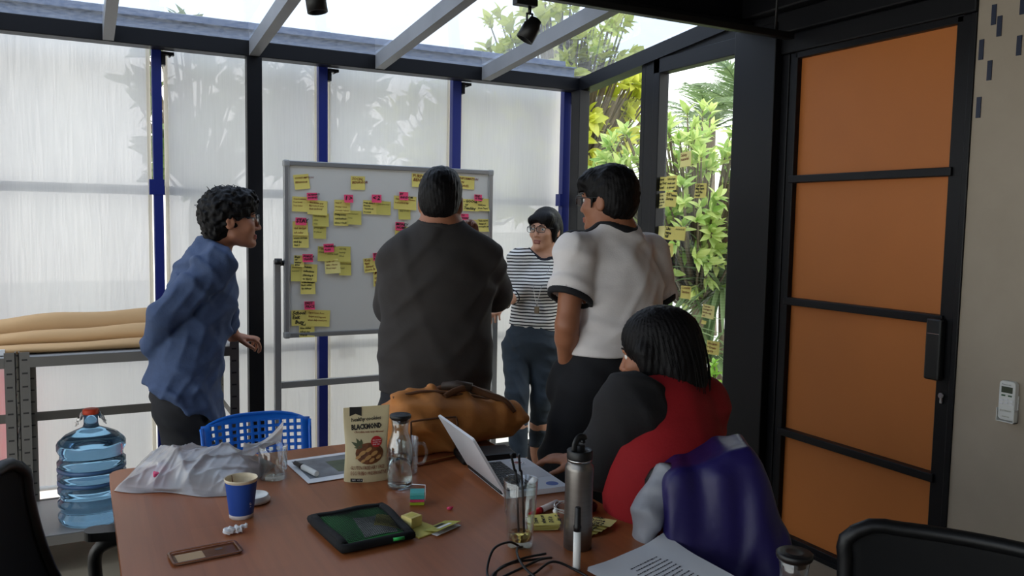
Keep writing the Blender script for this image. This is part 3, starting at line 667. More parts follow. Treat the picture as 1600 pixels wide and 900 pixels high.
# kraft paper rolls lying along the top
for i, (y, z, ry, rz_, xa, xb, tilt, label) in enumerate(((3.955, 0.925, 0.055, 0.020, -1.1, 0.42, 0.0, 'flattened brown kraft paper roll at the front of the shelf top'), (4.075, 0.925, 0.055, 0.034, -1.1, 0.5, 0.012, 'brown kraft paper roll in the middle of the shelf top'),
        (4.2, 0.925, 0.06, 0.050, -1.1, 0.56, 0.03, 'thickest brown kraft paper roll at the back of the shelf top'))):
    bm = B(); rg = random.Random(i)
    def fn(u, v):
        x = xa + (xb - xa) * u; a = 2 * math.pi * v; k = 1 + 0.10 * math.sin(9 * u + i) + 0.05 * math.sin(23 * u + 3 * v)
        zc = z + (rz_ + tilt * u) * k
        return (x, y + ry * math.cos(a), max(z + 0.001, zc + (rz_ + tilt * u) * k * math.sin(a) * (0.92 + 0.08 * math.cos(3 * a + 8 * u))))
    grid(bm, fn, 40, 26)
    o = obj('kraft_paper_roll', bm, 'kraft'); tag(o, label, 'paper roll', 'kraft paper rolls on the shelf')
    solid(o, 0.002, 1)
    if i == 0: boxo('roll_label', (-0.42, y - ry - 0.002, z + 0.004), (-0.275, y - ry + 0.018, z + 0.028), 'paper', o)
    bm = B(); tube(bm, [(xb - 0.002, y + (ry - 0.012) * math.cos(t_ * 0.5) * (1 - t_ * 0.022), z + rz_ + (rz_ - 0.012) * math.sin(t_ * 0.5) * (1 - t_ * 0.022)) for t_ in range(26)], 0.0016, 4)
    obj('rolled_end', bm, 'kraft', o)

# big returnable water bottle
wb = thing('water_bottle', 'large blue tinted water bottle with red cap on the lower shelf', 'bottle', (0.039, 4.000, 0.134))
wb.location = (0.032, 4.0, 0.166)
mblue = mat('bottle_blue', (128, 176, 214), 0.05, trans=0.88, ior=1.25, spec=0.4)
mwater = mat('bottle_water', (150, 196, 226), 0.0, trans=1.0, ior=1.2)
prof = [(0.125, 0.0), (0.134, 0.012)]
zz = 0.02
for k in range(5):
    prof += [(0.137, zz), (0.137, zz + 0.018), (0.127, zz + 0.028), (0.126, zz + 0.046)]; zz += 0.058
prof += [(0.132, zz), (0.138, zz + 0.012), (0.138, zz + 0.036), (0.131, zz + 0.048), (0.105, zz + 0.072), (0.066, zz + 0.09), (0.034, zz + 0.104), (0.029, zz + 0.118), (0.028, zz + 0.165)]
bm = B(); lathe(bm, prof, 40); obj('body', bm, mblue, wb)
bm = B()
for z_ in (0.168, 0.226): lathe(bm, [(0.1285, z_), (0.1375, z_ + 0.004), (0.1375, z_ + 0.016), (0.1285, z_ + 0.02)], 40, cap0=False, cap1=False)
obj('rib_bands', bm, mat('bottle_band', (64, 96, 136), 0.3), wb)
bm = B(); lathe(bm, [(0.031, zz + 0.160), (0.032, zz + 0.163), (0.032, zz + 0.180), (0.026, zz + 0.184), (0.01, zz + 0.183)], 24); obj('cap', bm, mat('cap_red', (214, 70, 36), 0.5), wb)
bm = B()
for s in (-1, 1):
    rg = random.Random(s + 5)
    grid(bm, lambda u, v: (s * (0.030 + 0.028 * u + 0.006 * math.sin(9 * v)), 0.03 * (v - .5) + 0.008 * math.sin(8 * u), zz + 0.166 - 0.05 * u + 0.012 * math.sin(7 * u + 5 * v)), 6, 6)
wrp = obj('torn_wrapper', bm, sheer('clear_wrap', (225, 225, 225), 0.45, 0.4, gloss=0.4), wb)

# ================================================================ the meeting table
TX0, TX1, TY0, TY1, TZ = 0.066, 1.243, 0.25, 2.672, 0.75
t = thing('meeting_table', 'large brown wooden meeting table in the foreground', 'table', (0.65, 1.46, 0))
bm = B(); plate(bm, [(x - 0.65, y - 1.46) for x, y in round_rect(TX0, TY0, TX1, TY1, 0.035)], TZ - 0.03, TZ)
es = [e for e in bm.edges if abs(e.verts[0].co.z - e.verts[1].co.z) < 1e-5]; bmesh.ops.bevel(bm, geom=es, offset=0.004, segments=2, affect='EDGES')
obj('tabletop', bm, 'wood', t)
for x in (0.14, 1.11):
    for y in (0.36, 2.53): boxo('leg', (x - 0.65, y - 1.46, 0), (x - 0.65 + 0.06, y - 1.46 + 0.06, TZ - 0.031), 'wood_dark', t, 0.004)
for x in (0.165, 1.12): boxo('apron', (x - 0.65, -1.04, TZ - 0.10), (x - 0.65 + 0.02, 1.07, TZ - 0.031), 'wood_dark', t)
boxo('apron', (-0.44, 1.09, TZ - 0.10), (0.46, 1.11, TZ - 0.031), 'wood_dark', t)

# ================================================================ chairs
def office_chair(label, x, y, face, top=0.95, arms=(1, -1), w_=0.47, rec=0.07, seat_z=0.46, ady=0.0):
    """black mesh office chair; local +Y is where it faces"""
    t = thing('office_chair', label, 'chair', (x, y, 0), face)
    bm = B(); plate(bm, round_rect(-0.24, -0.22, 0.24, 0.26, 0.08), seat_z - 0.05, seat_z); es = [e for e in bm.edges if abs(e.verts[0].co.z - e.verts[1].co.z) < 1e-5]
    bmesh.ops.bevel(bm, geom=es, offset=0.018, segments=3, affect='EDGES'); obj('seat', bm, 'black_mesh', t)
    z0 = seat_z + 0.07; hh = w_ / 2
    def back(u, v):
        a = (u - 0.5) * 2; rr = 0.10; zz_ = z0 + (top - z0) * v
        k = 1.0 - 0.10 * (1 - v) ** 2
        return (a * hh * k, -0.25 - rec * v - 0.02 * math.sin(math.pi * v) + 0.045 * a * a, zz_)
    # rounded outline: frame tube round the sheet
    def inset(u, v): return back(0.015 + 0.97 * u, 0.015 + 0.97 * v)
    bm = B(); grid(bm, inset, 18, 18); o = obj('back_mesh', bm, 'black_mesh', t); solid(o, 0.012, 0)
    ring = []
    for (ua, va, ub, vb) in ((0.10, 1.0, 0.90, 1.0), (1.0, 0.90, 1.0, 0.10), (0.90, 0, 0.10, 0), (0, 0.10, 0, 0.90)):
        for i in range(8): ring.append(back(ua + (ub - ua) * i / 7, va + (vb - va) * i / 7))
    bm = B(); tube(bm, catmull(ring, 2, True), 0.017, 8, closed=True); obj('back_frame', bm, 'black_plastic', t)
    bm = B(); tube(bm, catmull([(0, -0.10, seat_z - 0.06), (0, -0.24, seat_z - 0.05), (0, -0.30, seat_z + 0.06), (0, -0.31, z0 + 0.18)], 5), 0.024, 8, flat=0.6); obj('back_support', bm, 'black_plastic', t)
    for s in arms:
        bm = B(); tube(bm, catmull([(s * 0.22, ady, seat_z - 0.04), (s * 0.29, ady, seat_z), (s * 0.30, ady - 0.02, seat_z + 0.10), (s * 0.295, ady - 0.01, seat_z + 0.17), (s * 0.285, ady + 0.06, seat_z + 0.2), (s * 0.28, ady + 0.16, seat_z + 0.2)], 6), 0.017, 8, flat=1.3)
        a = obj('armrest', bm, 'black_plastic', t)
        bm = B(); plate(bm, round_rect(s * 0.28 - 0.03, ady - 0.04, s * 0.28 + 0.03, ady + 0.2, 0.028), seat_z + 0.205, seat_z + 0.228); obj('arm_pad', bm, 'black_plastic', a)
    bm = B(); tube(bm, [(0, 0, 0.10), (0, 0, seat_z - 0.05)], 0.026, 12); obj('gas_lift', bm, 'black_plastic', t)
    for k in range(5):
        a = 2 * math.pi * k / 5 + 0.3; bm = B()
        tube(bm, [(0, 0, 0.11), (0.27 * math.cos(a), 0.27 * math.sin(a), 0.075)], [0.024, 0.016], 8); lg = obj('base_arm', bm, 'black_plastic', t)
        bm = B(); cx, cy_ = 0.27 * math.cos(a), 0.27 * math.sin(a); tube(bm, [(cx - 0.02 * math.sin(a), cy_ + 0.02 * math.cos(a), 0.031), (cx + 0.02 * math.sin(a), cy_ - 0.02 * math.cos(a), 0.031)], 0.030, 14); obj('castor', bm, 'black_plastic', lg)
    return t
office_chair('black mesh office chair at the left side of the table, cut off by the frame', 0.105, 2.05, R(-102), top=0.90, rec=0.09, ady=-0.13)
office_chair('black mesh office chair at the lower right corner of the picture', 1.362, 0.855, R(122), top=0.865)
office_chair('black office chair under the seated woman, purple jacket on its back', 1.505, 1.81, R(-28), top=0.90, arms=(), w_=0.25)
# blue shell chair with real holes
t = thing('shell_chair', 'blue perforated plastic chair behind the far end of the table', 'chair', (0.625, 3.15, 0), R(180))
def bx(u, v):
    a = (u - 0.5) * 2; return Vector((a * 0.215 * (1 - 0.05 * (1 - v)), -0.21 + 0.035 * a * a - 0.06 * v, 0.50 + 0.208 * v - 0.045 * abs(a) ** 3.5 * (v > 0.9)))
bm = B(); NU, NV = 15, 8
gv = {}
def gvt(u, v):
    k = (round(u, 5), round(v, 5))
    if k not in gv: gv[k] = bm.verts.new(bx(u, v))
    return gv[k]
for i in range(NU):
    for j in range(NV):
        u0, u1, v0, v1 = i / NU, (i + 1) / NU, j / NV, (j + 1) / NV; c = [(u0, v0), (u1, v0), (u1, v1), (u0, v1)]
        if 1 <= i < NU - 1 and 2 <= j < NV - 1:
            d = 0.27; ring = []; um, vm = (u0 + u1) / 2, (v0 + v1) / 2
            ins = [(um + (a - um) * 2 * d, vm + (b - vm) * 2 * d) for a, b in c]
            ci_ = [bm.verts.new(bx(*p)) for p in ins]; co = [gvt(*p) for p in c]
            for k in range(4): bm.faces.new((co[k], co[(k + 1) % 4], ci_[(k + 1) % 4], ci_[k])).smooth = True
        else: bm.faces.new([gvt(*p) for p in c]).smooth = True
o = obj('backrest', bm, 'blue_plastic', t); solid(o, 0.006, 0)
bm = B(); rim = [bx(0, v / 6) for v in range(7)] + [bx(u / 12, 1.0) for u in range(1, 12)] + [bx(1, 1 - v / 6) for v in range(7)]
tube(bm, rim, 0.007, 8); obj('rim', bm, 'blue_plastic', t)
bm = B(); grid(bm, lambda u, v: ((u - .5) * 0.42, -0.21 + 0.43 * v, 0.45 + 0.03 * (1 - v) ** 3 - 0.015 * math.sin(math.pi * u) - 0.02 * max(0, v - .8) * 5), 10, 10); o = obj('seat', bm, 'blue_plastic', t); solid(o, 0.006, 0)
bm = B(); grid(bm, lambda u, v: ((u - .5) * 0.41, -0.205 - 0.006 * v, 0.478 + 0.03 * v), 8, 3); obj('shell_bend', bm, 'blue_plastic', t)
for sx in (-1, 1):
    for y, y2 in ((-0.16, -0.24), (0.16, 0.21)):
        bm = B(); tube(bm, [(sx * 0.16, y, 0.445), (sx * 0.20, y2, 0.0)], 0.011, 8); obj('leg', bm, 'chrome', t)

# ================================================================ whiteboard on its stand
t = thing('whiteboard', 'whiteboard on a grey wheeled stand, covered in sticky notes', 'whiteboard', (1.536, 4.3, 0))
BX0, BX1, BZ0, BZ1 = -0.598, 0.598, 0.885, 1.803
boxo('writing_surface', (BX0 + 0.01, 0.0, BZ0 + 0.01), (BX1 - 0.01, 0.014, BZ1 - 0.01), 'board_white', t)
bm = B(); f_ = 0.026
for a, b in (((BX0, -0.01, BZ0), (BX1, 0.02, BZ0 + f_)), ((BX0, -0.01, BZ1 - f_), (BX1, 0.02, BZ1)), ((BX0, -0.01, BZ0), (BX0 + f_, 0.02, BZ1)), ((BX1 - f_, -0.01, BZ0), (BX1, 0.02, BZ1))): box(bm, a, b, 0.004)
obj('board_frame', bm, 'alu', t)
for sx in (-1, 1):
    for z in (BZ0, BZ1 - 0.034):
        xa = BX0 - 0.003 if sx < 0 else BX1 - 0.031; boxo('corner_cap', (xa, -0.013, z if z > 1 else z - 0.003), (xa + 0.034, 0.022, z + 0.037 if z > 1 else z + 0.034), mat('corner_grey', (150, 150, 148), 0.5) if 'corner_grey' not in bpy.data.materials else bpy.data.materials['corner_grey'], t, 0.008)
for sx in (-1, 1):
    x = sx * 0.630
    boxo('stand_post', (x - 0.016, 0.0, 0.07), (x + 0.016, 0.034, 1.29), 'alu', t, 0.002)
    boxo('stand_foot', (x - 0.018, -0.26, 0.05), (x + 0.018, 0.26, 0.075), 'alu', t, 0.004)
    for y in (-0.23, 0.23):
        bm = B(); tube(bm, [(x - 0.012, y, 0.026), (x + 0.012, y, 0.026)], 0.025, 14); obj('castor', bm, 'black_plastic', t)
    bm = B(); tube(bm, [(x + sx * 0.0, 0.012, 1.275), (sx * 0.594, 0.012, 1.275)], 0.014, 10); lathe(bm, [(0.02, 0), (0.02, 0.03)], 12, c=(x, -0.012, 1.27)); obj('pivot_knob', bm, 'black_plastic', t)
boxo('stand_rail', (-0.63, 0.004, 0.618), (0.63, 0.03, 0.652), 'alu', t, 0.002)
WB = t

# ================================================================ sticky notes
def sticky(tl, br, col, label, txt='', ink='ink_brown', rot=0.0, layer=1, lines=None, plane='board', size=None, group=None):
    c = [(a + b) / 2 for a, b in zip(tl, br)]
    if plane == 'board': w_, mt = abs(br[0] - tl[0]), Matrix.Translation((c[0], 4.2995 - 0.0012 * layer, c[2])) @ Matrix.Rotation(R(90), 4, 'X')
    else: w_, mt = abs(br[1] - tl[1]), Matrix.Translation((2.9695 - 0.0008 * layer, c[1], c[2])) @ Matrix.Rotation(R(-90), 4, 'Z') @ Matrix.Rotation(R(90), 4, 'X')
    h_ = abs(br[2] - tl[2]); mt = mt @ Matrix.Rotation(R(rot), 4, 'Z')
    bm = B(); cu = 0.004 + 0.004 * random.random(); sk = random.uniform(-0.4, 0.4)
    grid(bm, lambda u, v: ((u - .5) * w_, (v - .5) * h_, 0.0002 + cu * (1 - v) ** 2.2 * (1 + sk * (u - .5) * 2) if layer < 9 else 0), 4, 5)
    o = obj('sticky_note', bm, col); o.matrix_world = mt
    tag(o, label, 'sticky note', group)
    if txt:
        ls = txt.split('\n'); n = len(ls); longest = max(len(l) for l in ls)
        sz = size or min(h_ / (n + 0.55) * 1.18, w_ / (longest * 0.50))
        for i, l in enumerate(ls):
            y = h_ * 0.5 - (i + 0.95) * h_ / (n + 0.45)
            v = (y / h_ + .5); z = 0.0012 + cu * max(0, 1 - v) ** 2.2 * 1.25
            x = -w_ * 0.46 + random.uniform(0, w_ * 0.05)
            text('writing', l, sz, ink, o, Matrix.Translation((x, y, z)) @ Matrix.Rotation(R(random.uniform(-3, 3)), 4, 'Z'), shear=random.uniform(0.05, 0.3), lift=sz * (0.028 if ink == 'ink_black' else 0.012), spacing=0.92)
    return o
GB = 'yellow notes on the whiteboard'; GP = 'pink notes on the whiteboard'
YN, PN, DN, LN = 'yellow_note', 'pink_note', 'dull_note', 'pale_note'
KB, KR, KG = 'ink_black', 'ink_brown', 'ink_grey'
NOTES = [
 ((0.990, 4.300, 1.734), (1.069, 4.300, 1.658), YN, 'CONSUMPTION\nBEHAVIOR\n ', KR, 7, 1, 'yellow heading note at the top left corner of the whiteboard'),
 ((1.290, 4.300, 1.737), (1.368, 4.300, 1.665), YN, 'SOCIAL\nBEHAVIOR\n ', KR, 0, 1, 'yellow heading note alone at the top middle of the whiteboard'),
 ((1.634, 4.300, 1.765), (1.725, 4.300, 1.691), YN, 'PURPOSE\nBEHIND\n ', KR, -1, 1, 'yellow heading note half hidden by the left of the black shirted man\'s head'),
 ((1.915, 4.300, 1.762), (2.016, 4.300, 1.690), YN, 'INFORMATION\nON\nTRAVEL', KR, -3, 1, 'yellow heading note at the top right, beside the man\'s head'),
 ((0.980, 4.300, 1.619), (1.065, 4.300, 1.542), YN, 'Travel websites\nTour hotel,\nTour ticket\n ', KR, -2, 1, 'yellow note left below the upper left pink note'),
 ((1.059, 4.300, 1.602), (1.163, 4.300, 1.527), YN, 'Blue ladder, pop\nBig tours 21 tour\nBank (ambient)\n ', KR, -3, 2, 'wide yellow note right below the upper left pink note'),
 ((1.085, 4.300, 1.536), (1.170, 4.300, 1.467), DN, 'ask about trip\nplans\nvisits', KG, -2, 3, 'faintly written yellow note under the wide one, upper of two'),
 ((1.088, 4.300, 1.476), (1.156, 4.300, 1.403), DN, 'going again\nto places\n ', KG, -2, 4, 'faintly written yellow note under the wide one, lower of two'),
 ((1.201, 4.300, 1.609), (1.287, 4.300, 1.540), YN, 'Range of\nHousing + travel\nDomestic + abroad', KR, 0, 1, 'yellow note right under the pink note marked 1'),
 ((1.197, 4.300, 1.548), (1.277, 4.300, 1.472), YN, 'Doing some\nout business\nalone + back', KB, -1, 2, 'boldly written yellow note two below the pink note marked 1'),
 ((1.270, 4.300, 1.553), (1.347, 4.300, 1.479), DN, 'ask travel plan\nhome\n ', KG, -2, 3, 'blank looking yellow note right of the bold one below the pink 1'),
 ((1.357, 4.300, 1.610), (1.436, 4.300, 1.536), YN, 'Image driven 5\nEveryday\nTravel book\nin a week', KB, -2, 1, 'yellow note under the left side of the pink note marked 2'),
 ((1.433, 4.300, 1.608), (1.513, 4.300, 1.534), DN, 'each three hour\n \n ', KG, -2, 2, 'faint yellow note under the right side of the pink note marked 2'),
 ((1.531, 4.300, 1.639), (1.662, 4.300, 1.565), YN, 'Sending image  Women\nlook at food day\n ', KR, -2, 1, 'wide yellow note under the pink note nearest the man\'s head on the left'),
 ((1.557, 4.300, 1.570), (1.628, 4.300, 1.511), DN, 'daily book\n \n ', KG, 0, 2, 'faint yellow note hanging below the wide note left of the man\'s head'),
 ((1.539, 4.300, 1.471), (1.625, 4.300, 1.388), YN, 'travel + home\nI am ok\n ', KB, -1, 1, 'yellow note just above the black shirted man\'s left shoulder'),
 ((1.655, 4.300, 1.498), (1.732, 4.300, 1.424), YN, 'Talk\nmore\n ', KR, 0, 1, 'yellow note touching the black shirted man\'s neck on the left'),
 ((0.982, 4.300, 1.491), (1.061, 4.300, 1.419), YN, '\nAsk dad ppl\nask teller', KR, -1, 1, 'upper yellow note below the pink note marked STAY'),
 ((0.982, 4.300, 1.435), (1.065, 4.300, 1.355), YN, 'Makes time\nmore on loan\nstick list\nkasi 2', KB, -1, 2, 'boldly written lower yellow note below the pink note marked STAY'),
 ((1.112, 4.300, 1.362), (1.170, 4.300, 1.284), DN, 'Plans\nmore\n \n ', KG, -2, 1, 'faint yellow note left below the middle pink note, in the five note cluster'),
 ((1.159, 4.300, 1.362), (1.228, 4.300, 1.284), DN, '\nsome text\n ', KG, -1, 2, 'faint yellow note right below the middle pink note, in the five note cluster'),
 ((1.221, 4.300, 1.362), (1.288, 4.300, 1.280), DN, 'visit trip\nmoney\nwhen\n ', KG, -2, 3, 'faint yellow note at the upper right of the five note cluster'),
 ((1.225, 4.300, 1.287), (1.291, 4.300, 1.208), DN, 'some month\nbuild\n ', KG, -2, 4, 'faint yellow note at the lower right of the five note cluster'),
 ((1.149, 4.300, 1.295), (1.232, 4.300, 1.219), LN, 'Goes out\nvisits : Home\nRoad maps\n ', KR, 3, 5, 'pale yellow note at the bottom front of the five note cluster'),
 ((0.988, 4.300, 1.315), (1.041, 4.300, 1.255), YN, 'Busy\nof\nwater\ntime', KB, -2, 1, 'small yellow note left of the pink note marked POINT A'),
 ((0.972, 4.300, 1.269), (1.037, 4.300, 1.181), DN, 'goes to place\nback time\n \n ', KG, -2, 2, 'faint yellow note hanging left in the group below pink POINT A'),
 ((1.028, 4.300, 1.269), (1.108, 4.300, 1.177), YN, 'Website\ncollections\nplanning it\nto blurry', KB, -3, 3, 'boldly written yellow note directly below pink POINT A'),
 ((1.021, 4.300, 1.188), (1.098, 4.300, 1.113), YN, 'Data Manager\nBank within\nby delivery\n ', KB, -1, 4, 'boldly written yellow note lowest in the group below pink POINT A'),
 ((1.362, 4.300, 1.300), (1.445, 4.300, 1.223), YN, 'Kids\ntaxi\nStreet\nmore la', KR, 5, 1, 'yellow note beside the black shirted man\'s left arm'),
 ((1.416, 4.300, 1.234), (1.493, 4.300, 1.145), YN, 'Meal\non\nto', KR, 0, 2, 'yellow note half hidden by the black shirted man\'s left sleeve'),
 ((0.974, 4.300, 1.029), (1.054, 4.300, 0.948), YN, 'School\nExit\n  Busy', KB, 0, 1, 'yellow note with sparse words at the bottom left corner of the whiteboard'),
 ((1.050, 4.300, 1.026), (1.176, 4.300, 0.939), YN, 'Types news from\nforget and happens\nwhen daily meet you\n ', KR, -4, 2, 'wide tilted yellow note at the bottom left of the whiteboard'),
 ((1.013, 4.300, 0.963), (1.094, 4.300, 0.885), YN, 'Much more\nblue ticket\nwhen my\nfriends', KB, -1, 3, 'lowest yellow note, overlapping the bottom frame of the whiteboard'),
 ((1.941, 4.300, 1.633), (2.043, 4.300, 1.566), YN, '- GOOGLE\n  or\nTeaching', KB, -1, 1, 'left yellow note under the right hand pink note'),
 ((2.033, 4.300, 1.639), (2.113, 4.300, 1.568), YN, '  can\nsend you\nfrom "here"', KB, -1, 2, 'right yellow note under the right hand pink note, near the board edge'),
 ((1.962, 4.300, 1.517), (2.049, 4.300, 1.448), YN, 'Kids for\nbreaking\nschool\nActivity', KB, -2, 1, 'left one of two yellow notes right of the man\'s neck'),
 ((2.039, 4.300, 1.522), (2.115, 4.300, 1.449), YN, 'Train report\nchange of\nmoney/to can\n ', KB, 0, 2, 'right one of two yellow notes right of the man\'s neck'),
]
PINK = [
 ((1.055, 4.300, 1.641), (1.109, 4.300, 1.603), 'ALTERNATE\nINTERNET', 2, 'pink note at the upper left of the whiteboard, one column from the frame'),
 ((1.252, 4.300, 1.637), (1.301, 4.300, 1.595), '1 >', 0, 'pink note reading 1 and an arrow'),
 ((1.404, 4.300, 1.642), (1.458, 4.300, 1.599), '< 2', 0, 'pink note reading an arrow and 2'),
 ((1.560, 4.300, 1.661), (1.612, 4.300, 1.617), 'BY\nRANDOM', -1, 'pink note left of the black shirted man\'s head'),
 ((1.539, 4.300, 1.496), (1.591, 4.300, 1.451), 'MONEY\nHOME', -2, 'pink note above the black shirted man\'s left shoulder'),
 ((1.681, 4.300, 1.516), (1.739, 4.300, 1.474), 'TO\nGO', 0, 'pink note touching the left side of the black shirted man\'s neck'),
 ((0.995, 4.300, 1.511), (1.052, 4.300, 1.472), 'STAY', -2, 'pink note reading stay at the left edge of the whiteboard'),
 ((1.142, 4.300, 1.376), (1.197, 4.300, 1.332), 'TRAINING\nPLAN', 3, 'pink note in the middle of the whiteboard above a five note cluster'),
 ((1.031, 4.300, 1.322), (1.085, 4.300, 1.281), 'POINT A\nTRAVEL', 0, 'pink note at the middle left of the whiteboard, below pink stay'),
 ((1.412, 4.300, 1.328), (1.463, 4.300, 1.286), 'BECAUSE\nTO GET\nREADY', 2, 'pink note beside the black shirted man\'s left shoulder'),
 ((1.040, 4.300, 1.074), (1.094, 4.300, 1.031), 'FAST\nPRICE', 0, 'lowest pink note, at the bottom left of the whiteboard'),
 ((2.013, 4.300, 1.661), (2.062, 4.300, 1.625), 'FIND\nA WAY', -2, 'pink note at the right edge of the whiteboard'),
 ((1.926, 4.300, 1.549), (1.979, 4.300, 1.514), 'TO\nSHARE', 0, 'pink note right of the black shirted man\'s neck'),
 ((1.988, 4.300, 1.411), (2.046, 4.300, 1.367), 'FAMILY', -1, 'pink note above the black shirted man\'s right shoulder'),
]
for tl, br, col, txt, ink, rot, ly, lab in NOTES: sticky(tl, br, col, lab, txt, ink, rot, ly, group=GB)
for tl, br, txt, rot, lab in PINK: sticky(tl, br, PN, lab, txt, KB if '2' not in txt else KB, rot, 6, group=GP)
GW = 'yellow notes on the glass door'
WN = [
 ((2.965, 3.641, 1.909), (2.965, 3.550, 1.827), 'Safety\nmaterial\n ', KR, 'yellow note highest on the glass door'),
 ((2.965, 3.834, 1.779), (2.965, 3.754, 1.700), 'Travel\nDay Tour\n+ hotel', KB, 'top left note of the four in a square on the glass door'),
 ((2.965, 3.752, 1.783), (2.965, 3.663, 1.701), 'School grp\nmade unit\nto abroad', KB, 'top right note of the four in a square on the glass door'),
 ((2.965, 3.841, 1.687), (2.965, 3.755, 1.602), 'Travel out\nbut not day\nthing one by\nsomeone', KB, 'bottom left note of the four in a square on the glass door'),
 ((2.965, 3.759, 1.693), (2.965, 3.664, 1.609), 'DIY home\nService\n ', KB, 'bottom right note of the four in a square on the glass door'),
 ((2.965, 3.508, 1.732), (2.965, 3.417, 1.654), 'Call two\nMay have\nand the\nresult', KB, 'yellow note alone at the right half of the glass door'),
 ((2.965, 3.844, 1.499), (2.965, 3.757, 1.427), ' ', KG, 'left note of the row of three on the glass door'),
 ((2.965, 3.755, 1.497), (2.965, 3.671, 1.422), 'Like\nname\nfull', KB, 'middle note of the row of three on the glass door'),
 ((2.965, 3.669, 1.498), (2.965, 3.577, 1.422), 'home is on\n \n ', KG, 'right note of the row of three on the glass door'),
 ((2.965, 3.852, 1.425), (2.965, 3.771, 1.354), ' ', KG, 'note below the left one of the row of three on the glass door'),
 ((2.965, 3.756, 1.402), (2.965, 3.678, 1.328), 'from pay\ndeposit\nand setting', KB, 'note below the middle one of the row of three on the glass door'),
 ((2.965, 3.597, 1.172), (2.965, 3.512, 1.101), 'Consider\nSanction\n ', KR, 'yellow note above the seated woman\'s head on the glass door'),
 ((2.965, 3.416, 1.085), (2.965, 3.322, 1.013), 'Tour but\nmessages to\nbut the only\nask', KR, 'yellow note right of the seated woman\'s hair, upper of two'),
 ((2.965, 3.370, 0.897), (2.965, 3.272, 0.825), 'Like Japan\n+ Dream\nmy trip', KR, 'yellow note right of the seated woman\'s hair, lower of two'),
 ((2.965, 3.417, 0.998), (2.965, 3.380, 0.979), ' ', KG, 'tiny pale paper scrap between two notes low on the glass door'),
]
for i, (tl, br, txt, ink, lab) in enumerate(WN): sticky(tl, br, 'yellow_note' if i % 3 else 'pale_note', lab, txt.strip() and txt, ink, random.uniform(-5, 4), 1 + i % 3, plane='glass', group=GW)

# ================================================================ things on the wall and under the ceiling
t = thing('remote_control', 'white air conditioner remote in its wall holder', 'remote control', (2.948, 1.735, 0.902), R(-90))
bm = B(); plate(bm, round_rect(-0.029, -0.07, 0.029, 0.07, 0.012), 0, 0.022); bmesh.ops.rotate(bm, matrix=Matrix.Rotation(R(90), 3, 'X'), verts=bm.verts)
bmesh.ops.bevel(bm, geom=bm.edges[:], offset=0.002, segments=1, affect='EDGES'); obj('remote_body', bm, 'white_plastic', t)
boxo('display', (-0.020, -0.0235, 0.028), (0.020, -0.0225, 0.050), mat('lcd', (74, 80, 66), 0.25), t)
bm = B()
for x, z, w_, h_ in ((-0.012, 0.018, 0.014, 0.006), (0.012, 0.018, 0.014, 0.006)): box(bm, (x - w_ / 2, -0.0245, z - h_ / 2), (x + w_ / 2, -0.0222, z + h_ / 2), 0.001)
obj('button', bm, mat('button_green', (70, 100, 70), 0.5), t)
for k, (x, z) in enumerate(((0, 0.004), (0, -0.008), (-0.017, 0.0), (0.018, 0.0), (0.018, -0.012), (-0.018, -0.012))):
    boxo('button', (x - 0.006, -0.0245, z - 0.0035), (x + 0.006, -0.0222, z + 0.0035), 'paper', t, 0.001)
rt = Matrix.Rotation(R(90), 4, 'X')
text('writing', 'Panasonic', 0.0085, 'ink_black', t, Matrix.Translation((-0.019, -0.0232, 0.055)) @ rt)
text('writing', 'ECONAVI', 0.009, 'ink_grey', t, Matrix.Translation((-0.02, -0.0232, -0.040)) @ rt)
text('writing', 'INVERTER', 0.006, 'ink_grey', t, Matrix.Translation((-0.013, -0.0232, -0.060)) @ rt)
bm = B(); box(bm, (-0.032, -0.004, -0.078), (0.032, 0.0, 0.02), 0.001); box(bm, (-0.032, -0.026, -0.078), (-0.0295, 0, -0.03)); box(bm, (0.0295, -0.026, -0.078), (0.032, 0, -0.03)); box(bm, (-0.032, -0.026, -0.078), (0.032, -0.0, -0.0745))
obj('wall_holder', bm, 'white_plastic', t)
t = tag(boxo('wall_switch', (2.938, 1.60, 0.845), (2.9495, 1.672, 0.965), 'white_plastic', None, 0.003), 'white switch plate cut off by the right edge of the picture', 'switch')
boxo('rocker', (2.934, 1.615, 0.87), (2.939, 1.655, 0.94), 'white_plastic', t, 0.002)
# spot track hung below the dark beam
tk = thing('spot_track', 'black track rail for spotlights under the glass roof', 'track', (1.1, 2.80, 2.37))
bm = B(); box(bm, (-2.2, -0.018, -0.012), (1.8, 0.018, 0.018), 0.003); obj('rail', bm, 'black_plastic', tk)
for x in (-1.9, -0.6, 0.7, 1.7):
    bm = B(); tube(bm, [(x, 0, 0.015), (x, 0, 0.35)], 0.006, 6); obj('hanger', bm, 'black_plastic', tk)
def spot(x, tx, ty, label):
    t = thing('track_spotlight', label, 'spotlight', (x, 2.80, 2.358), group='black track spotlights')
    boxo('adapter', (-0.045, -0.02, -0.035), (0.045, 0.02, -0.001), 'black_plastic', t, 0.003)
    bm = B(); tube(bm, [(0.02, 0, -0.035), (0.02, 0, -0.062)], 0.007, 8); box(bm, (0.006, -0.004, -0.115), (0.011, 0.004, -0.06)); box(bm, (0.029, -0.004, -0.115), (0.034, 0.004, -0.06)); box(bm, (0.006, -0.004, -0.064), (0.034, 0.004, -0.058)); obj('yoke', bm, 'black_plastic', t)
    bm = B(); lathe(bm, [(0.012, 0.055), (0.024, 0.05), (0.026, 0.035), (0.034, 0.02), (0.034, -0.038), (0.030, -0.038), (0.026, -0.02)], 20)
    bmesh.ops.transform(bm, matrix=rmat(tx, ty, 0, (0.02, 0, -0.125)), verts=bm.verts); obj('lamp_head', bm, 'black_plastic', t)
spot(1.515, R(10), R(28), 'black track spotlight hanging over the whiteboard, fully in view')
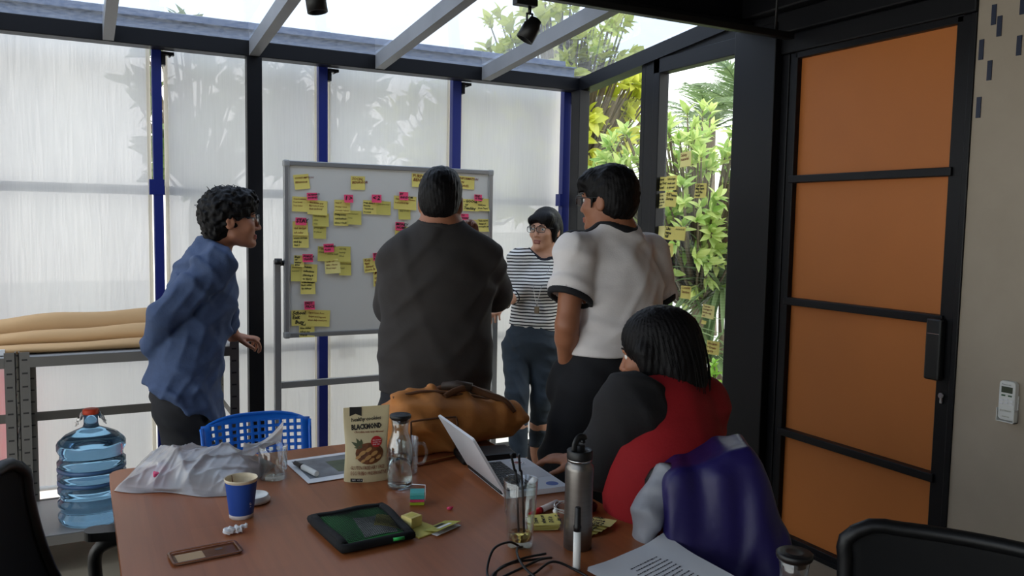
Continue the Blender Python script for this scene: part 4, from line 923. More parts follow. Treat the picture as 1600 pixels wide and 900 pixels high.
spot(0.70, R(-5), R(-8), 'black track spotlight cut off by the top edge of the picture')

# ================================================================ things on the table
TT = 0.7505
def on(p, z=TT): return (p[0], p[1], z)
def glass_prof(ro, rt, h, th, base): return [(ro, 0), (rt, h), (rt - th * 0.5, h + 0.001), (rt - th, h), (ro - th, base), (0.001, base)]
# clear tumbler
t = thing('tumbler', 'empty clear glass tumbler in front of the plastic bag handle', 'glass', on((0.489, 2.400, 0.750)))
bm = B(); lathe(bm, [(0.036, 0), (0.039, 0.002), (0.042, 0.096), (0.0412, 0.0968), (0.0402, 0.096), (0.0372, 0.014), (0.001, 0.013)], 36, cap1=True); obj('glass_body', bm, 'glass', t)
# coffee cup
t = thing('coffee_cup', 'blue paper coffee cup with white rim and base', 'cup', on((0.352, 2.118, 0.750)))
bm = B(); lathe(bm, [(0.0285, 0), (0.0295, 0.0), (0.030, 0.010)], 32, cap1=False); obj('base_band', bm, 'paper', t)
bm = B(); lathe(bm, [(0.0300, 0.010), (0.0392, 0.0925)], 36, cap0=False, cap1=False); obj('cup_wall', bm, mat('cup_blue', (30, 74, 160), 0.55), t)
bm = B(); lathe(bm, [(0.0390, 0.0925), (0.0405, 0.096), (0.0415, 0.0995), (0.0405, 0.1015), (0.0388, 0.100), (0.0375, 0.094), (0.034, 0.05), (0.0005, 0.05)], 36, cap0=False); obj('cup_rim', bm, mat('cup_inside', (226, 210, 180), 0.6, noise=(14, 0.1)), t)
bm = B(); lathe(bm, [(0.0345, 0.052), (0.0005, 0.0525)], 30, cap0=False); obj('coffee', bm, mat('coffee', (120, 86, 56), 0.2), t)
a_ = R(-62)
o = text('writing', 'a good venture', 0.0085, 'paper', t, Matrix.Rotation(a_ - R(-90), 4, 'Z') @ Matrix.Translation((0.003, -0.0348, 0.030)) @ Matrix.Rotation(R(90 - 6.5), 4, 'X') @ Matrix.Rotation(R(90), 4, 'Z'), lift=0.0001)
bm = B(); tube(bm, [(-0.012, 0.030, 0.06), (-0.018, 0.0345, 0.099)], 0.0012, 5); obj('coffee_drip', bm, 'ink_brown', t)
t = thing('cup_lid', 'white plastic cup lid behind the blue coffee cup', 'lid', on((0.400, 2.217, 0.750)))
bm = B(); lathe(bm, [(0.036, 0), (0.043, 0.003), (0.044, 0.008), (0.041, 0.010), (0.039, 0.019), (0.036, 0.020), (0.034, 0.014), (0.001, 0.0135)], 32); obj('lid_shell', bm, 'white_plastic', t)
# crumpled tissue
rg = np.random.RandomState(4)
tp = on((0.316, 2.006, 0.750))
f = U_([(ell((-0.012, 0, 0.009), (0.014, 0.010, 0.009)), 0.004), (ell((0.006, 0.003, 0.007), (0.014, 0.009, 0.008)), 0.004), (rc((0.008, 0.003, 0.008), (0.030, 0.008, 0.013), 0.007, 0.0035), 0.004)], 0.004)
f = folds(f, 0.0022, [((1, .3, .4), 0.012, 1), ((.2, 1, -.3), 0.009, 1), ((.3, -.5, 1), 0.008, .8)], 3)
o = sdf_mesh('crumpled_tissue', f, (-0.035, -0.02, 0.0006), (0.045, 0.025, 0.028), 0.0011, 'paper'); o.location = tp
tag(o, 'crumpled white tissue between coffee cup and brown phone case', 'tissue')
# clear brown phone case
cs = (0.238, 1.908, 0.750)
t = thing('phone_case', 'clear brown phone case lying near the left table edge', 'phone case', on(cs), R(5))
mc = sheer('case_plastic', (176, 112, 70), 0.45, 0.5, tint=(210, 160, 120), gloss=0.25)
bm = B(); plate(bm, round_rect(-0.072, -0.036, 0.072, 0.036, 0.009), 0, 0.0014); obj('case_back', bm, mc, t)
ring = round_rect(-0.072, -0.036, 0.072, 0.036, 0.009); bm = B(); tube(bm, [(x, y, 0.005) for x, y in ring], 0.0045, 6, closed=True, flat=0.35); obj('case_rim', bm, mc, t)
bm = B(); plate(bm, round_rect(-0.062, -0.022, -0.004, 0.020, 0.002), 0.0018, 0.0022); obj('paper_slip', bm, sheer('slip', (226, 196, 160), 0.2, 0.3), t)
bm = B(); plate(bm, [(0.032 + 0.009 * math.cos(a), 0.012 + 0.006 * math.sin(a)) for a in np.linspace(0, 6.1, 16)], 0.0016, 0.0019); obj('camera_hole', bm, 'wood_dark', t)
# plastic bag, a crumpled hill of thin film
t = thing('plastic_bag', 'crumpled white see-through plastic bag on the far left table corner', 'bag', (0.26, 2.47, TT))
A_, B_, C_, D_ = [Vector((p[0] - 0.26, p[1] - 2.47)) for p in ((0.072, 2.461, 0.750), (0.359, 2.270, 0.750), (0.523, 2.516, 0.750), (0.159, 2.726, 0.750))]
def ridge(x, y, ang, fr, ph): return 1 - abs(math.sin((x * math.cos(ang) + y * math.sin(ang)) * fr + ph + 0.8 * math.sin(9 * x - 7 * y)))
def bag(u, v):
    p = A_.lerp(B_, u).lerp(D_.lerp(C_, u), v); x, y = p
    e = min(u, 1 - u, v, 1 - v); env = 1 - math.exp(-e * 9.0)
    h_ = 0.082 * env * (0.35 + 0.65 * math.exp(-((u - .55) ** 2 * 3.2 + (v - .62) ** 2 * 3.5)))
    h_ += env * (0.016 * ridge(x, y, 0.5, 17, 0.4) ** 2 + 0.011 * ridge(x, y, -0.7, 26, 1.2) ** 3 + 0.005 * ridge(x, y, 1.8, 58, 2) ** 3 + 0.003 * ridge(x, y, 2.6, 95, 1) ** 2)
    wv = 0.012 * math.sin(11 * u + 3) * (v < 0.02)
    return (x, y + wv, 0.0012 + h_ * 1.0)
mbag = sheer('bag_film', (253, 253, 254), 0.34, 0.5, gloss=0.35)
bm = B(); grid(bm, bag, 96, 84); o = obj('film', bm, mbag, t)
# the gathered handles stand up at the far right
bm = B()
def hd(u, v):
    a = u * 2 * math.pi; rr = (0.038 - 0.022 * math.sin(math.pi * v)) * (1 + 0.18 * math.sin(5 * a + 3 * v)); c = Vector((C_.x - 0.10 + 0.12 * v, C_.y - 0.005 + 0.01 * v, 0.05 + 0.02 * v + 0.035 * v * v))
    return (c.x + 0.25 * rr * math.cos(a), c.y + rr * math.cos(a + .4) * 1.1, c.z + rr * math.sin(a) * 0.9)
grid(bm, hd, 20, 10, closed_u=True); obj('handle', bm, mbag, t)
o = tag(boxo('pink_packet', (0.17, 2.43, TT), (0.215, 2.50, TT + 0.045), mat('packet_pink', (206, 40, 96), 0.5), None, 0.006), 'pink packet showing through the plastic bag', 'packet')
f = folds(U_([ell((0, 0, 0.018), (0.05, 0.03, 0.018)), ell((0.05, 0.01, 0.016), (0.05, 0.03, 0.016))], 0.01), 0.004, [((1, .4, 0), 0.03, 1), ((.2, 1, .3), 0.022, 1)], 8)
o = sdf_mesh('tissue_wad', f, (-0.06, -0.04, 0.001), (0.11, 0.05, 0.045), 0.0025, 'paper'); o.location = (0.27, 2.455, TT); tag(o, 'white tissue wad inside the plastic bag', 'tissue')
# papers with a printed photograph
t = thing('printed_sheets', 'stapled printed sheets with a grey photograph behind the cookie pouch', 'papers', (0.66, 2.43, TT), R(6))
bm = B(); plate(bm, [(-0.10, -0.115), (0.11, -0.125), (0.12, 0.13), (-0.09, 0.135)], 0, 0.0015); plate(bm, [(-0.106, -0.12), (0.10, -0.128), (0.115, 0.12), (-0.095, 0.13)], 0.0017, 0.003); obj('sheet', bm, 'paper', t)
bm = B(); plate(bm, [(-0.088, -0.085), (0.088, -0.09), (0.098, 0.10), (-0.078, 0.108)], 0.0031, 0.0033); pr = obj('printed_photo', bm, mat('print_grey', (120, 124, 132), 0.35, noise=(14, 0.4)), t)
bm = B(); plate(bm, [(0.01, -0.06), (0.075, -0.063), (0.08, 0.05), (0.012, 0.055)], 0.0034, 0.0036); obj('green_field', bm, mat('print_green', (70, 84, 60), 0.35, noise=(20, 0.3)), pr)
# marker lying on the sheets
def marker(label, loc, d, L=0.125, capcol='black_plastic', r=0.0085, body='white_plastic', words=None, cap_end=True):
    t = thing('marker_pen', label, 'marker', loc); d = Vector(d).normalized(); q = d.to_track_quat('Z', 'Y'); t.rotation_mode = 'QUATERNION'; t.rotation_quaternion = q
    bm = B(); lathe(bm, [(r * 0.85, 0), (r, 0.002), (r, L * 0.62)], 18); obj('barrel', bm, body, t)
    bm = B(); lathe(bm, [(r * 1.04, L * 0.62), (r * 1.04, L * 0.70), (r * 0.86, L * 0.72), (r * 0.80, L * 0.99), (r * 0.6, L)], 18); obj('cap', bm, capcol, t)
    return t
mk = marker('white whiteboard marker lying on the printed sheets', ((0.565, 2.497, 0.750)[0] + 0.012, (0.565, 2.497, 0.750)[1] - 0.01, TT + 0.0126), (0.036, -0.155, 0.0), 0.14)
mk.rotation_quaternion = Vector((-0.036, 0.155, 0)).normalized().to_track_quat('Z', 'Y'); mk.location = (0.603, 2.345, TT + 0.0126)
text('writing', 'BOARD MARKER', 0.007, 'ink_black', mk, Matrix.Translation((-0.0, -0.0088, 0.015)) @ Matrix.Rotation(R(90), 4, 'X') @ Matrix.Rotation(R(90), 4, 'Z'))
# standing marker
mk = marker('white marker standing upright in front of the steel bottle', on((0.951, 1.474, 0.750)), (0, 0, 1), 0.142, r=0.0085)
va = R(-117) # faces the room corner where the photographer stands
for s_, b_, dz, dx in ((0.010, 'SNOWMAN', 0.022, 0.0035), (0.0065, 'WHITEBOARD MARKER', 0.016, -0.003), (0.004, 'non toxic ink', 0.03, -0.0052)):
    text('writing', b_, s_, 'ink_black', mk, Matrix.Rotation(R(-30), 4, 'Z') @ Matrix.Translation((dx, -0.0088, dz)) @ Matrix.Rotation(R(90), 4, 'X') @ Matrix.Rotation(R(90), 4, 'Z'))
# cookie pouch
pc = on((0.729, 2.270, 0.750))
t = thing('cookie_pouch', 'cream foil stand-up pouch of cookies beside the water carafe', 'pouch', pc, R(-14))
W_, H_ = 0.128, 0.218
def pouch(u, v):
    a = 2 * math.pi * u; x = math.cos(a); y = math.sin(a)
    hw = W_ / 2 * (1 - 0.07 * math.sin(math.pi * min(1, v * 1.1)) ** 2 + 0.03 * v); dp = 0.028 * (1 - v) ** 0.8 * (0.55 + 0.45 * math.sin(math.pi * min(1, v + 0.25)))
    dp = max(dp, 0.0012); sx = abs(x) ** 0.8 * (1 if x > 0 else -1)
    return (hw * sx, dp * y * (1 - 0.25 * abs(x)) + 0.006 * math.sin(3 * v + x) * v * v, H_ * v + 0.004 * x * v)
bm = B(); grid(bm, pouch, 40, 26, closed_u=True); bm.faces.new([v for v in bm.verts if v.co.z < 1e-6 + 0.0 and abs(v.co.z) < 1e-6][::1]) if False else None
obj('foil', bm, mat('pouch_cream', (206, 192, 152), 0.35, noise=(10, 0.05), bump=(24, 0.06)), t)
bm = B(); plate(bm, [(W_ / 2 * 0.97 * math.cos(a), 0.020 * math.sin(a)) for a in np.linspace(0, 2 * math.pi, 29)[:-1]], 0.0, 0.002); obj('gusset', bm, 'ink_black', t)
def front(x, z):                                              # a point on the front face
    v = z / H_; hw = W_ / 2 * (1 - 0.07 * math.sin(math.pi * min(1, v * 1.1)) ** 2 + 0.03 * v); c = max(-0.98, min(0.98, x / hw)); cx = abs(c) ** 1.25
    dp = max(0.028 * (1 - v) ** 0.8 * (0.55 + 0.45 * math.sin(math.pi * min(1, v + 0.25))), 0.0012)
    return -dp * math.sqrt(max(0, 1 - cx * cx)) * (1 - 0.25 * cx) + 0.006 * math.sin(3 * v + c) * v * v - 0.0012
def onface(c): return (c.x, front(c.x, c.z) - 0.0004, c.z)
def onface2(c): return (c.x, front(c.x, c.z) - 0.0024, c.z)
def pmt(x, z, lean=0): return Matrix.Translation((x, front(x + 0.012, z + 0.004) - 0.0006, z)) @ Matrix.Rotation(R(90 - lean), 4, 'X')
def decal(name, outline, m, dz=0.0):
    bm = B(); vs_ = [bm.verts.new((x, front(x, z) - dz, z)) for x, z in outline]; c = bm.verts.new((sum(x for x, _ in outline) / len(outline), front(sum(x for x, _ in outline) / len(outline), sum(z for _, z in outline) / len(outline)) - dz, sum(z for _, z in outline) / len(outline)))
    for i in range(len(vs_)): bm.faces.new((vs_[i], vs_[(i + 1) % len(vs_)], c))
    o = obj(name, bm, m, t); return solid(o, 0.0004, 0)
def rectz(x0, z0, x1, z1, n=6): return [(x0 + (x1 - x0) * i / n, z0) for i in range(n)] + [(x1, z0 + (z1 - z0) * i / n) for i in range(n)] + [(x1 - (x1 - x0) * i / n, z1) for i in range(n)] + [(x0, z1 - (z1 - z0) * i / n) for i in range(n)]
decal('brand_ribbon', [(-0.048, 0.217), (-0.048, 0.190), (-0.031, 0.197), (-0.014, 0.190), (-0.014, 0.217)], 'ink_black')
text('writing', 'healthy cookies', 0.0165, 'ink_black', t, pmt(-0.044, 0.174, 2) @ Matrix.Rotation(R(4), 4, 'Z'), 0.12, lift=0.0002, spacing=0.85, wrap=onface)
text('writing', 'BLACKMOND', 0.0205, 'ink_black', t, pmt(-0.043, 0.151, 2) @ Matrix.Rotation(R(3), 4, 'Z') @ Matrix.Diagonal((0.68, 1, 1, 1)), lift=0.0009, wrap=onface)
text('writing', 'Chocolate, nuts, tasty Almond', 0.0082, 'ink_brown', t, pmt(-0.036, 0.142, 3), 0.2, lift=0.0001, spacing=0.85, wrap=onface)
ml = mat('print_leaf', (70, 78, 48), 0.5)
for k, (a, L) in enumerate(((120, 0.032), (150, 0.034), (95, 0.026), (178, 0.022))):
    ca, sa = math.cos(R(a)), math.sin(R(a)); bx_, bz_ = -0.014, 0.100
    decal('printed_leaf', [(bx_, bz_), (bx_ + ca * L * .5 - sa * L * .17, bz_ + sa * L * .5 + ca * L * .17), (bx_ + ca * L, bz_ + sa * L), (bx_ + ca * L * .5 + sa * L * .17, bz_ + sa * L * .5 - ca * L * .17)], ml, 0.0002)
decal('printed_bowl', [(0.008 + 0.040 * math.cos(R(a)), 0.084 + (0.030 if a < 180 else 0.032) * math.sin(R(a))) for a in range(0, 360, 20)], mat('print_nuts', (104, 60, 30), 0.5, noise=(60, 0.5)), 0.0003)
mn = mat('print_nut', (186, 140, 84), 0.5)
for x, z, r_ in ((-0.012, 0.085, 0.010), (0.006, 0.094, 0.009), (0.022, 0.083, 0.010), (0.004, 0.072, 0.010), (-0.024, 0.074, 0.008), (0.034, 0.072, 0.008), (0.015, 0.064, 0.008), (-0.01, 0.063, 0.007)):
    decal('printed_nut', [(x + r_ * math.cos(R(a)), z + r_ * 0.75 * math.sin(R(a) + 0.6)) for a in range(0, 360, 40)], mn, 0.0008)
decal('red_badge', [(0.028 + 0.016 * math.cos(R(a)), 0.116 + 0.016 * math.sin(R(a))) for a in range(0, 360, 24)], mat('print_red', (186, 34, 36), 0.5), 0.0012)
for k, l in enumerate(('the better', 'cookie for', 'your day')): text('writing', l, 0.0058, 'paper', t, Matrix.Translation((0.0175, 0, 0)) @ Matrix.Translation((0, front(0.03, 0.116) - 0.0022, 0.119 - 0.006 * k)) @ Matrix.Rotation(R(90), 4, 'X'), wrap=onface2)
text('writing', 'GLUTEN FREE', 0.0150, 'ink_brown', t, pmt(-0.046, 0.038) @ Matrix.Diagonal((0.58, 1, 1, 1)), wrap=onface); text('writing', 'DAIRY FREE', 0.0150, 'ink_brown', t, pmt(0.006, 0.038) @ Matrix.Diagonal((0.58, 1, 1, 1)), wrap=onface)
text('writing', 'EGG FREE', 0.0150, 'ink_brown', t, pmt(-0.046, 0.022) @ Matrix.Diagonal((0.58, 1, 1, 1)), wrap=onface); text('writing', 'NO PRESERVATIVES', 0.0150, 'ink_brown', t, pmt(-0.014, 0.022) @ Matrix.Diagonal((0.58, 1, 1, 1)), wrap=onface)
decal('weight_band', rectz(-0.046, 0.002, -0.012, 0.012, 3), 'ink_black', 0.0003)
text('writing', 'NET WT 80g', 0.006, 'paper', t, pmt(-0.042, 0.005), wrap=onface)
# carafes
def carafe(label, loc, lid_tilt=0.0, fill=0.085, s=1.0):
    t = thing('water_carafe', label, 'carafe', loc)
    pr = [(0.030, 0), (0.0355, 0.003), (0.037, 0.012), (0.037, 0.105), (0.035, 0.122), (0.029, 0.142), (0.0235, 0.158), (0.0225, 0.172), (0.0255, 0.196)]
    inner = [(r - 0.0022, max(z, 0.006)) for r, z in pr[1:]][::-1]
    bm = B(); lathe(bm, pr + [(0.0245, 0.197)] + inner + [(0.001, 0.006)], 36); obj('glass_body', bm, 'glass', t)
    if fill:
        bm = B(); lathe(bm, [(0.031, 0.0066), (0.0345, 0.013), (0.0345, fill), (0.001, fill)], 32); obj('water', bm, 'water', t)
    bm = B(); lathe(bm, [(0.020, 0.186), (0.021, 0.197), (0.029, 0.199), (0.0305, 0.203), (0.0305, 0.208), (0.028, 0.2105), (0.022, 0.209), (0.018, 0.211), (0.012, 0.2095), (0.001, 0.2095)], 32); obj('lid', bm, 'black_plastic', t)
    return t
carafe('clear water carafe with black lid, half full, beside the cookie pouch', on((0.796, 2.169, 0.750)))
carafe('second clear carafe with black lid at the bottom right, by the office chair', (1.062, 0.968, TT), fill=0.06)
# glass mug
t = thing('glass_mug', 'clear glass mug with handle just behind the carafe', 'mug', on((0.863, 2.290, 0.750)))
bm = B(); lathe(bm, [(0.028, 0), (0.031, 0.003), (0.034, 0.105), (0.0335, 0.106), (0.0318, 0.105), (0.029, 0.012), (0.001, 0.012)], 32); obj('glass_body', bm, 'glass', t)
bm = B(); tube(bm, catmull([(0.031, -0.012, 0.088), (0.046, -0.018, 0.086), (0.054, -0.021, 0.06), (0.046, -0.018, 0.032), (0.030, -0.012, 0.026)], 6), 0.0045, 8); obj('handle', bm, 'glass', t)
# block of coloured tabs
t = thing('tab_cube', 'small cube of teal, pink and green page tabs', 'sticky pads', on((0.792, 2.023, 0.750)), R(-22))
zc = 0
for nm, col, h_ in (('green_pad', (170, 190, 40), 0.008), ('pink_pad', (206, 60, 104), 0.008), ('teal_pad', (64, 162, 160), 0.010), ('teal_pad', (84, 176, 172), 0.008)):
    boxo(nm, (-0.019, -0.019, zc), (0.019, 0.019, zc + h_ - 0.0004), mat(nm, col, 0.7), t, 0.0006); zc += h_
bm = B(); tube(bm, [(0.0195, -0.016, 0.002), (0.0215, -0.016, 0.03), (0.021, 0.012, 0.045), (-0.015, 0.018, 0.046)], 0.0012, 5); obj('clear_strip', bm, 'paper', t)
f = folds(U_([ell((0, 0, 0.004), (0.007, 0.005, 0.0045)), rc((0.004, 0, 0.004), (0.012, 0.002, 0.006), 0.003, 0.0012)], 0.002), 0.0012, [((1, .4, 0), 0.006, 1), ((0, 1, .4), 0.005, 1)], 2)
o = sdf_mesh('paper_scrap', f, (-0.01, -0.008, 0.0004), (0.016, 0.008, 0.011), 0.0008, 'pink_note'); o.location = on((0.849, 1.937, 0.750)); tag(o, 'tiny crumpled pink paper scrap on the table', 'paper scrap')
# yellow note pads and the folded leaflet
t = thing('note_block', 'small cube of yellow notes at the end of the green mesh pouch', 'sticky pads', (*(0.717, 1.869, 0.750)[:2], TT + 0.0032), R(24))
boxo('pad', (-0.0185, -0.0185, 0), (0.0185, 0.0185, 0.026), mat('pad_cream', (222, 204, 128), 0.8, noise=(40, 0.08)), t, 0.001); bm = B(); plate(bm, round_rect(-0.012, -0.010, 0.012, 0.010, 0.001), 0.0262, 0.0265); obj('top_label', bm, 'dull_note', t)
o = tag(boxo('note_pad', (-0.038, -0.038, 0), (0.038, 0.038, 0.003), 'dull_note'), 'flat yellow note pad under the small note cube', 'sticky pads'); o.location = on((0.728, 1.835, 0.750)); o.rotation_euler = (0, 0, R(20))
t = thing('folded_leaflet', 'small folded green yellow leaflet beside the note pads', 'leaflet', (*(0.779, 1.825, 0.750)[:2], TT + 0.0008), R(26))
bm = B(); plate(bm, [(-0.045, -0.026), (0.045, -0.026), (0.045, 0.026), (-0.045, 0.026)], 0, 0.0007); obj('back_leaf', bm, 'paper', t)
bm = B(); vs_ = [bm.verts.new(p) for p in ((-0.045, -0.026, 0.012), (0.043, -0.026, 0.012), (0.043, 0.026, 0.0012), (-0.045, 0.026, 0.0012))]; bm.faces.new(vs_); o = obj('front_leaf', bm, mat('leaflet_green', (172, 168, 70), 0.5, noise=(40, 0.25)), t); solid(o, 0.0006, -1)
bm = B(); vs_ = [bm.verts.new(p) for p in ((-0.025, -0.016, 0.0108), (0.022, -0.016, 0.0108), (0.022, -0.004, 0.0084), (-0.025, -0.004, 0.0084))]; bm.faces.new(vs_); obj('print_block', bm, 'paper', t)
bm = B(); vs_ = [bm.verts.new(p) for p in ((-0.014, 0.002, 0.0073), (0.016, 0.002, 0.0073), (0.016, 0.014, 0.0049), (-0.014, 0.014, 0.0049))]; bm.faces.new(vs_); obj('print_block', bm, 'ink_black', t)
# green mesh zip pouch
mp = (0.598, 1.897, TT)
t = thing('mesh_pouch', 'black edged green mesh zip pouch in the middle of the table', 'pouch', mp, R(3))
PX = [Vector((p[0] - mp[0], p[1] - mp[1])) for p in ((0.511, 1.779, 0.750), (0.681, 1.786, 0.750), (0.692, 2.000, 0.750), (0.503, 1.998, 0.750))]
def mpt(u, v):
    p = PX[0].lerp(PX[1], u).lerp(PX[3].lerp(PX[2], u), v); e = min(u, 1 - u, v, 1 - v)
    return p.x, p.y, 0.012 + 0.013 * (1 - math.exp(-e * 10)) + 0.003 * math.sin(9 * u + 2) * math.sin(7 * v)
bm = B(); grid(bm, mpt, 20, 20); bm2 = bm; o = obj('green_lining', bm, mat('lining_green', (44, 138, 58), 0.55), t); solid(o, 0.012, -1)
mm = mat('pouch_mesh_cord', (12, 14, 12), 0.7); bm = B()
NQ = 34
for i in range(NQ):                                      # open diamond netting over the lining
    u = (i + .5) / NQ
    for a, b in (((u, 0.06), (u, 0.94)),):
        pts = [Vector(mpt(0.05 + 0.9 * u, 0.06 + 0.88 * k / 12)) + Vector((0, 0, 0.0016)) for k in range(13)]; tube(bm, pts, 0.00055, 3, caps=False)
    pts = [Vector(mpt(0.05 + 0.9 * k / 12, 0.06 + 0.88 * u)) + Vector((0, 0, 0.0016)) for k in range(13)]; tube(bm, pts, 0.0007, 3, caps=False)
o = obj('netting', bm, mm, t); o['kind'] = 'stuff'
bm = B(); edge = [mpt(u / 8, 0) for u in range(8)] + [mpt(1, v / 8) for v in range(8)] + [mpt(1 - u / 8, 1) for u in range(8)] + [mpt(0, 1 - v / 8) for v in range(8)]
tube(bm, [(x, y, 0.012) for x, y, z in edge], 0.011, 8, closed=True, flat=1.0); obj('binding', bm, 'black_mesh', t)
bm = B(); tube(bm, [Vector(mpt(0.03, v)) + Vector((0, 0, 0.004)) for v in np.linspace(0.03, .97, 9)], 0.010, 6, flat=0.6); tube(bm, [Vector(mpt(u, 0.98)) + Vector((0, 0, 0.003)) for u in np.linspace(0.0, 1, 9)], 0.011, 6, flat=0.7); tube(bm, [Vector(mpt(0.985, v)) + Vector((0, 0, 0.003)) for v in np.linspace(0.0, 1, 9)], 0.013, 6, flat=0.7); obj('zip_tape', bm, 'black_mesh', t)
bm = B(); tube(bm, [Vector(mpt(0.70, -0.02)) + Vector((0, -0.006, 0.005)), Vector(mpt(0.86, -0.02)) + Vector((0.0, -0.008, 0.004))], 0.0042, 8); obj('zip_pull', bm, mat('pull_green', (44, 176, 80), 0.4), t)
def inlay(name, q, dz, m):
    q = [Vector(p) for p in q]
    def fn(u, v): p = q[0].lerp(q[1], u).lerp(q[3].lerp(q[2], u), v); return Vector(mpt(p.x, p.y)) + Vector((0, 0, dz))
    return obj(name, grid(B(), fn, 8, 8), m, t)
inlay('cards_inside', ((0.36, 0.10), (0.84, 0.08), (0.84, 0.62), (0.42, 0.64)), 0.0004, mat('card_grey', (170, 172, 164), 0.6, noise=(40, 0.3)))
inlay('notes_inside', ((0.58, 0.30), (0.93, 0.10), (0.94, 0.55), (0.78, 0.66)), 0.0008, 'dull_note')

# tall faceted glass with straws
gl = on((0.904, 1.650, 0.750))
t = thing('highball_glass', 'tall faceted glass with two black straws and a little pale drink', 'glass', gl)
def facet(prof, n=40, k=10, amp=0.05, zlim=(0.012, 0.075)):
    b_ = B(); rings = []
    for r, z in prof:
        f_ = amp if zlim[0] < z < zlim[1] else amp * 0.15
        rings.append([b_.verts.new((r * (1 - f_ * abs(math.sin(k * math.pi * j / n))) * math.cos(2 * math.pi * j / n), r * (1 - f_ * abs(math.sin(k * math.pi * j / n))) * math.sin(2 * math.pi * j / n), z)) for j in range(n)])
    for a, b in zip(rings, rings[1:]):
        for j in range(n): b_.faces.new((a[j], a[(j + 1) % n], b[(j + 1) % n], b[j])).smooth = True
    b_.faces.new(rings[0][::-1]); b_.faces.new(rings[-1]); return b_
bm = facet([(0.029, 0), (0.0315, 0.004), (0.0325, 0.02), (0.0345, 0.074), (0.0375, 0.082), (0.041, 0.158), (0.0402, 0.159), (0.0392, 0.158), (0.0355, 0.083), (0.0318, 0.07), (0.0290, 0.016), (0.001, 0.015)], 60, 10, 0.04, (0.012, 0.072)); obj('glass_body', bm, 'glass', t)
bm = B(); lathe(bm, [(0.0278, 0.0165), (0.0285, 0.030), (0.001, 0.030)], 30); obj('pale_drink', bm, mat('drink', (236, 196, 110), 0.0, trans=1.0, ior=1.33), t)
for k, (dx, dy) in enumerate(((-0.004, 0.006), (0.006, -0.003))):
    bm = B(); tube(bm, catmull([(dx + 0.004, dy, 0.031), (dx, dy, 0.10), (dx - 0.004, dy + 0.003, 0.172), (dx - 0.006 - 0.003, dy + 0.002, 0.182), (dx - 0.022 + 0.006 * k, dy - 0.004, 0.222)], 6), 0.0028, 8); obj('straw', bm, 'black_plastic', t)
# steel bottle
sb = on((1.022, 1.582, 0.750))
t = thing('steel_bottle', 'brushed steel drinking bottle with black flip lid', 'bottle', sb)
msteel = mat('brushed_steel', (128, 124, 120), 0.36, 0.9, noise=(3, 0.1, (1, 1, 40)))
bm = B(); lathe(bm, [(0.031, 0), (0.033, 0.002), (0.0335, 0.06), (0.0325, 0.15), (0.0335, 0.188), (0.0325, 0.196), (0.028, 0.202), (0.0275, 0.207)], 40); obj('body', bm, msteel, t)
bm = B(); lathe(bm, [(0.0285, 0.2075), (0.0285, 0.2115), (0.028, 0.212)], 40); obj('neck_ring', bm, 'chrome', t)
bm = B(); lathe(bm, [(0.0295, 0.2125), (0.030, 0.215), (0.030, 0.232), (0.028, 0.234), (0.024, 0.231), (0.012, 0.231), (0.0115, 0.244), (0.009, 0.246), (0.001, 0.246)], 32)
l = obj('lid', bm, 'black_plastic', t)
bm = B(); tube(bm, catmull([(-0.014, 0.0, 0.230), (-0.013, 0, 0.248), (-0.004, 0, 0.262), (0.008, 0, 0.262), (0.012, 0, 0.256)], 5), 0.005, 8, flat=1.7); tube(bm, [(0.003, -0.012, 0.254), (0.003, 0.012, 0.254)], 0.004, 8); obj('flip_spout', bm, 'black_plastic', l)
# laptop
lp = (1.128, 2.088, TT)
t = thing('laptop', 'open silver laptop with round stickers in front of the seated woman', 'laptop', lp, R(85.5))
# local +Y points to the screen, away from its user
ms = mat('laptop_silver', (206, 208, 214), 0.4, 0.0)
bm = B(); plate(bm, round_rect(-0.15, -0.096, 0.15, 0.096, 0.010), 0.002, 0.017); es = [e for e in bm.edges if abs(e.verts[0].co.z - e.verts[1].co.z) < 1e-5 and e.verts[0].co.z > 0.01]; bmesh.ops.bevel(bm, geom=es, offset=0.002, segments=2, affect='EDGES'); bs = obj('base', bm, ms, t)
mk_ = mat('key_black', (28, 28, 30), 0.5)
for r in range(5):
    for c in range(13):
        kx, ky = -0.1335 + 0.0206 * c, -0.004 + 0.0180 * r
        if r == 0 and 4 <= c <= 8:
            if c == 4: boxo('key', (kx, ky, 0.0172), (kx + 0.0206 * 5 - 0.003, ky + 0.0156, 0.0188), mk_, bs)
            continue
        boxo('key', (kx, ky, 0.0172), (kx + 0.0176, ky + 0.0156, 0.0188), mk_, bs)
boxo('trackpad', (-0.05, -0.09, 0.0171), (0.05, -0.026, 0.0176), mat('pad_silver', (190, 192, 198), 0.3), bs)
def disc(name, x, y, r, z, m, par, n=28):
    bm = B(); plate(bm, [(x + r * math.cos(2 * math.pi * k / n), y + r * math.sin(2 * math.pi * k / n)) for k in range(n)], z, z + 0.0003); return obj(name, bm, m, par)
d_ = disc('round_sticker', 0.102, -0.050, 0.026, 0.0172, 'paper', bs)
def ringo(name, x, y, r0, r1, z, m, par):
    bm = B(); n = 28; a = [[bm.verts.new((x + r * math.cos(2 * math.pi * k / n), y + r * math.sin(2 * math.pi * k / n), z)) for k in range(n)] for r in (r0, r1)]
    for k in range(n): bm.faces.new((a[0][k], a[0][(k + 1) % n], a[1][(k + 1) % n], a[1][k])).normal_flip()
    return obj(name, bm, m, par)
d_ = disc('round_sticker', -0.115, -0.062, 0.018, 0.0172, mat('sticker_blue', (44, 84, 160), 0.4), bs)
bm = B(); plate(bm, [(0.102 + 0.020 * math.cos(a), -0.050 + 0.020 * math.sin(a)) for a in np.linspace(0, 6.1, 24)], 0.0176, 0.0178); obj('sticker_ring', bm, mat('sticker_navy', (70, 70, 84), 0.5), bs)
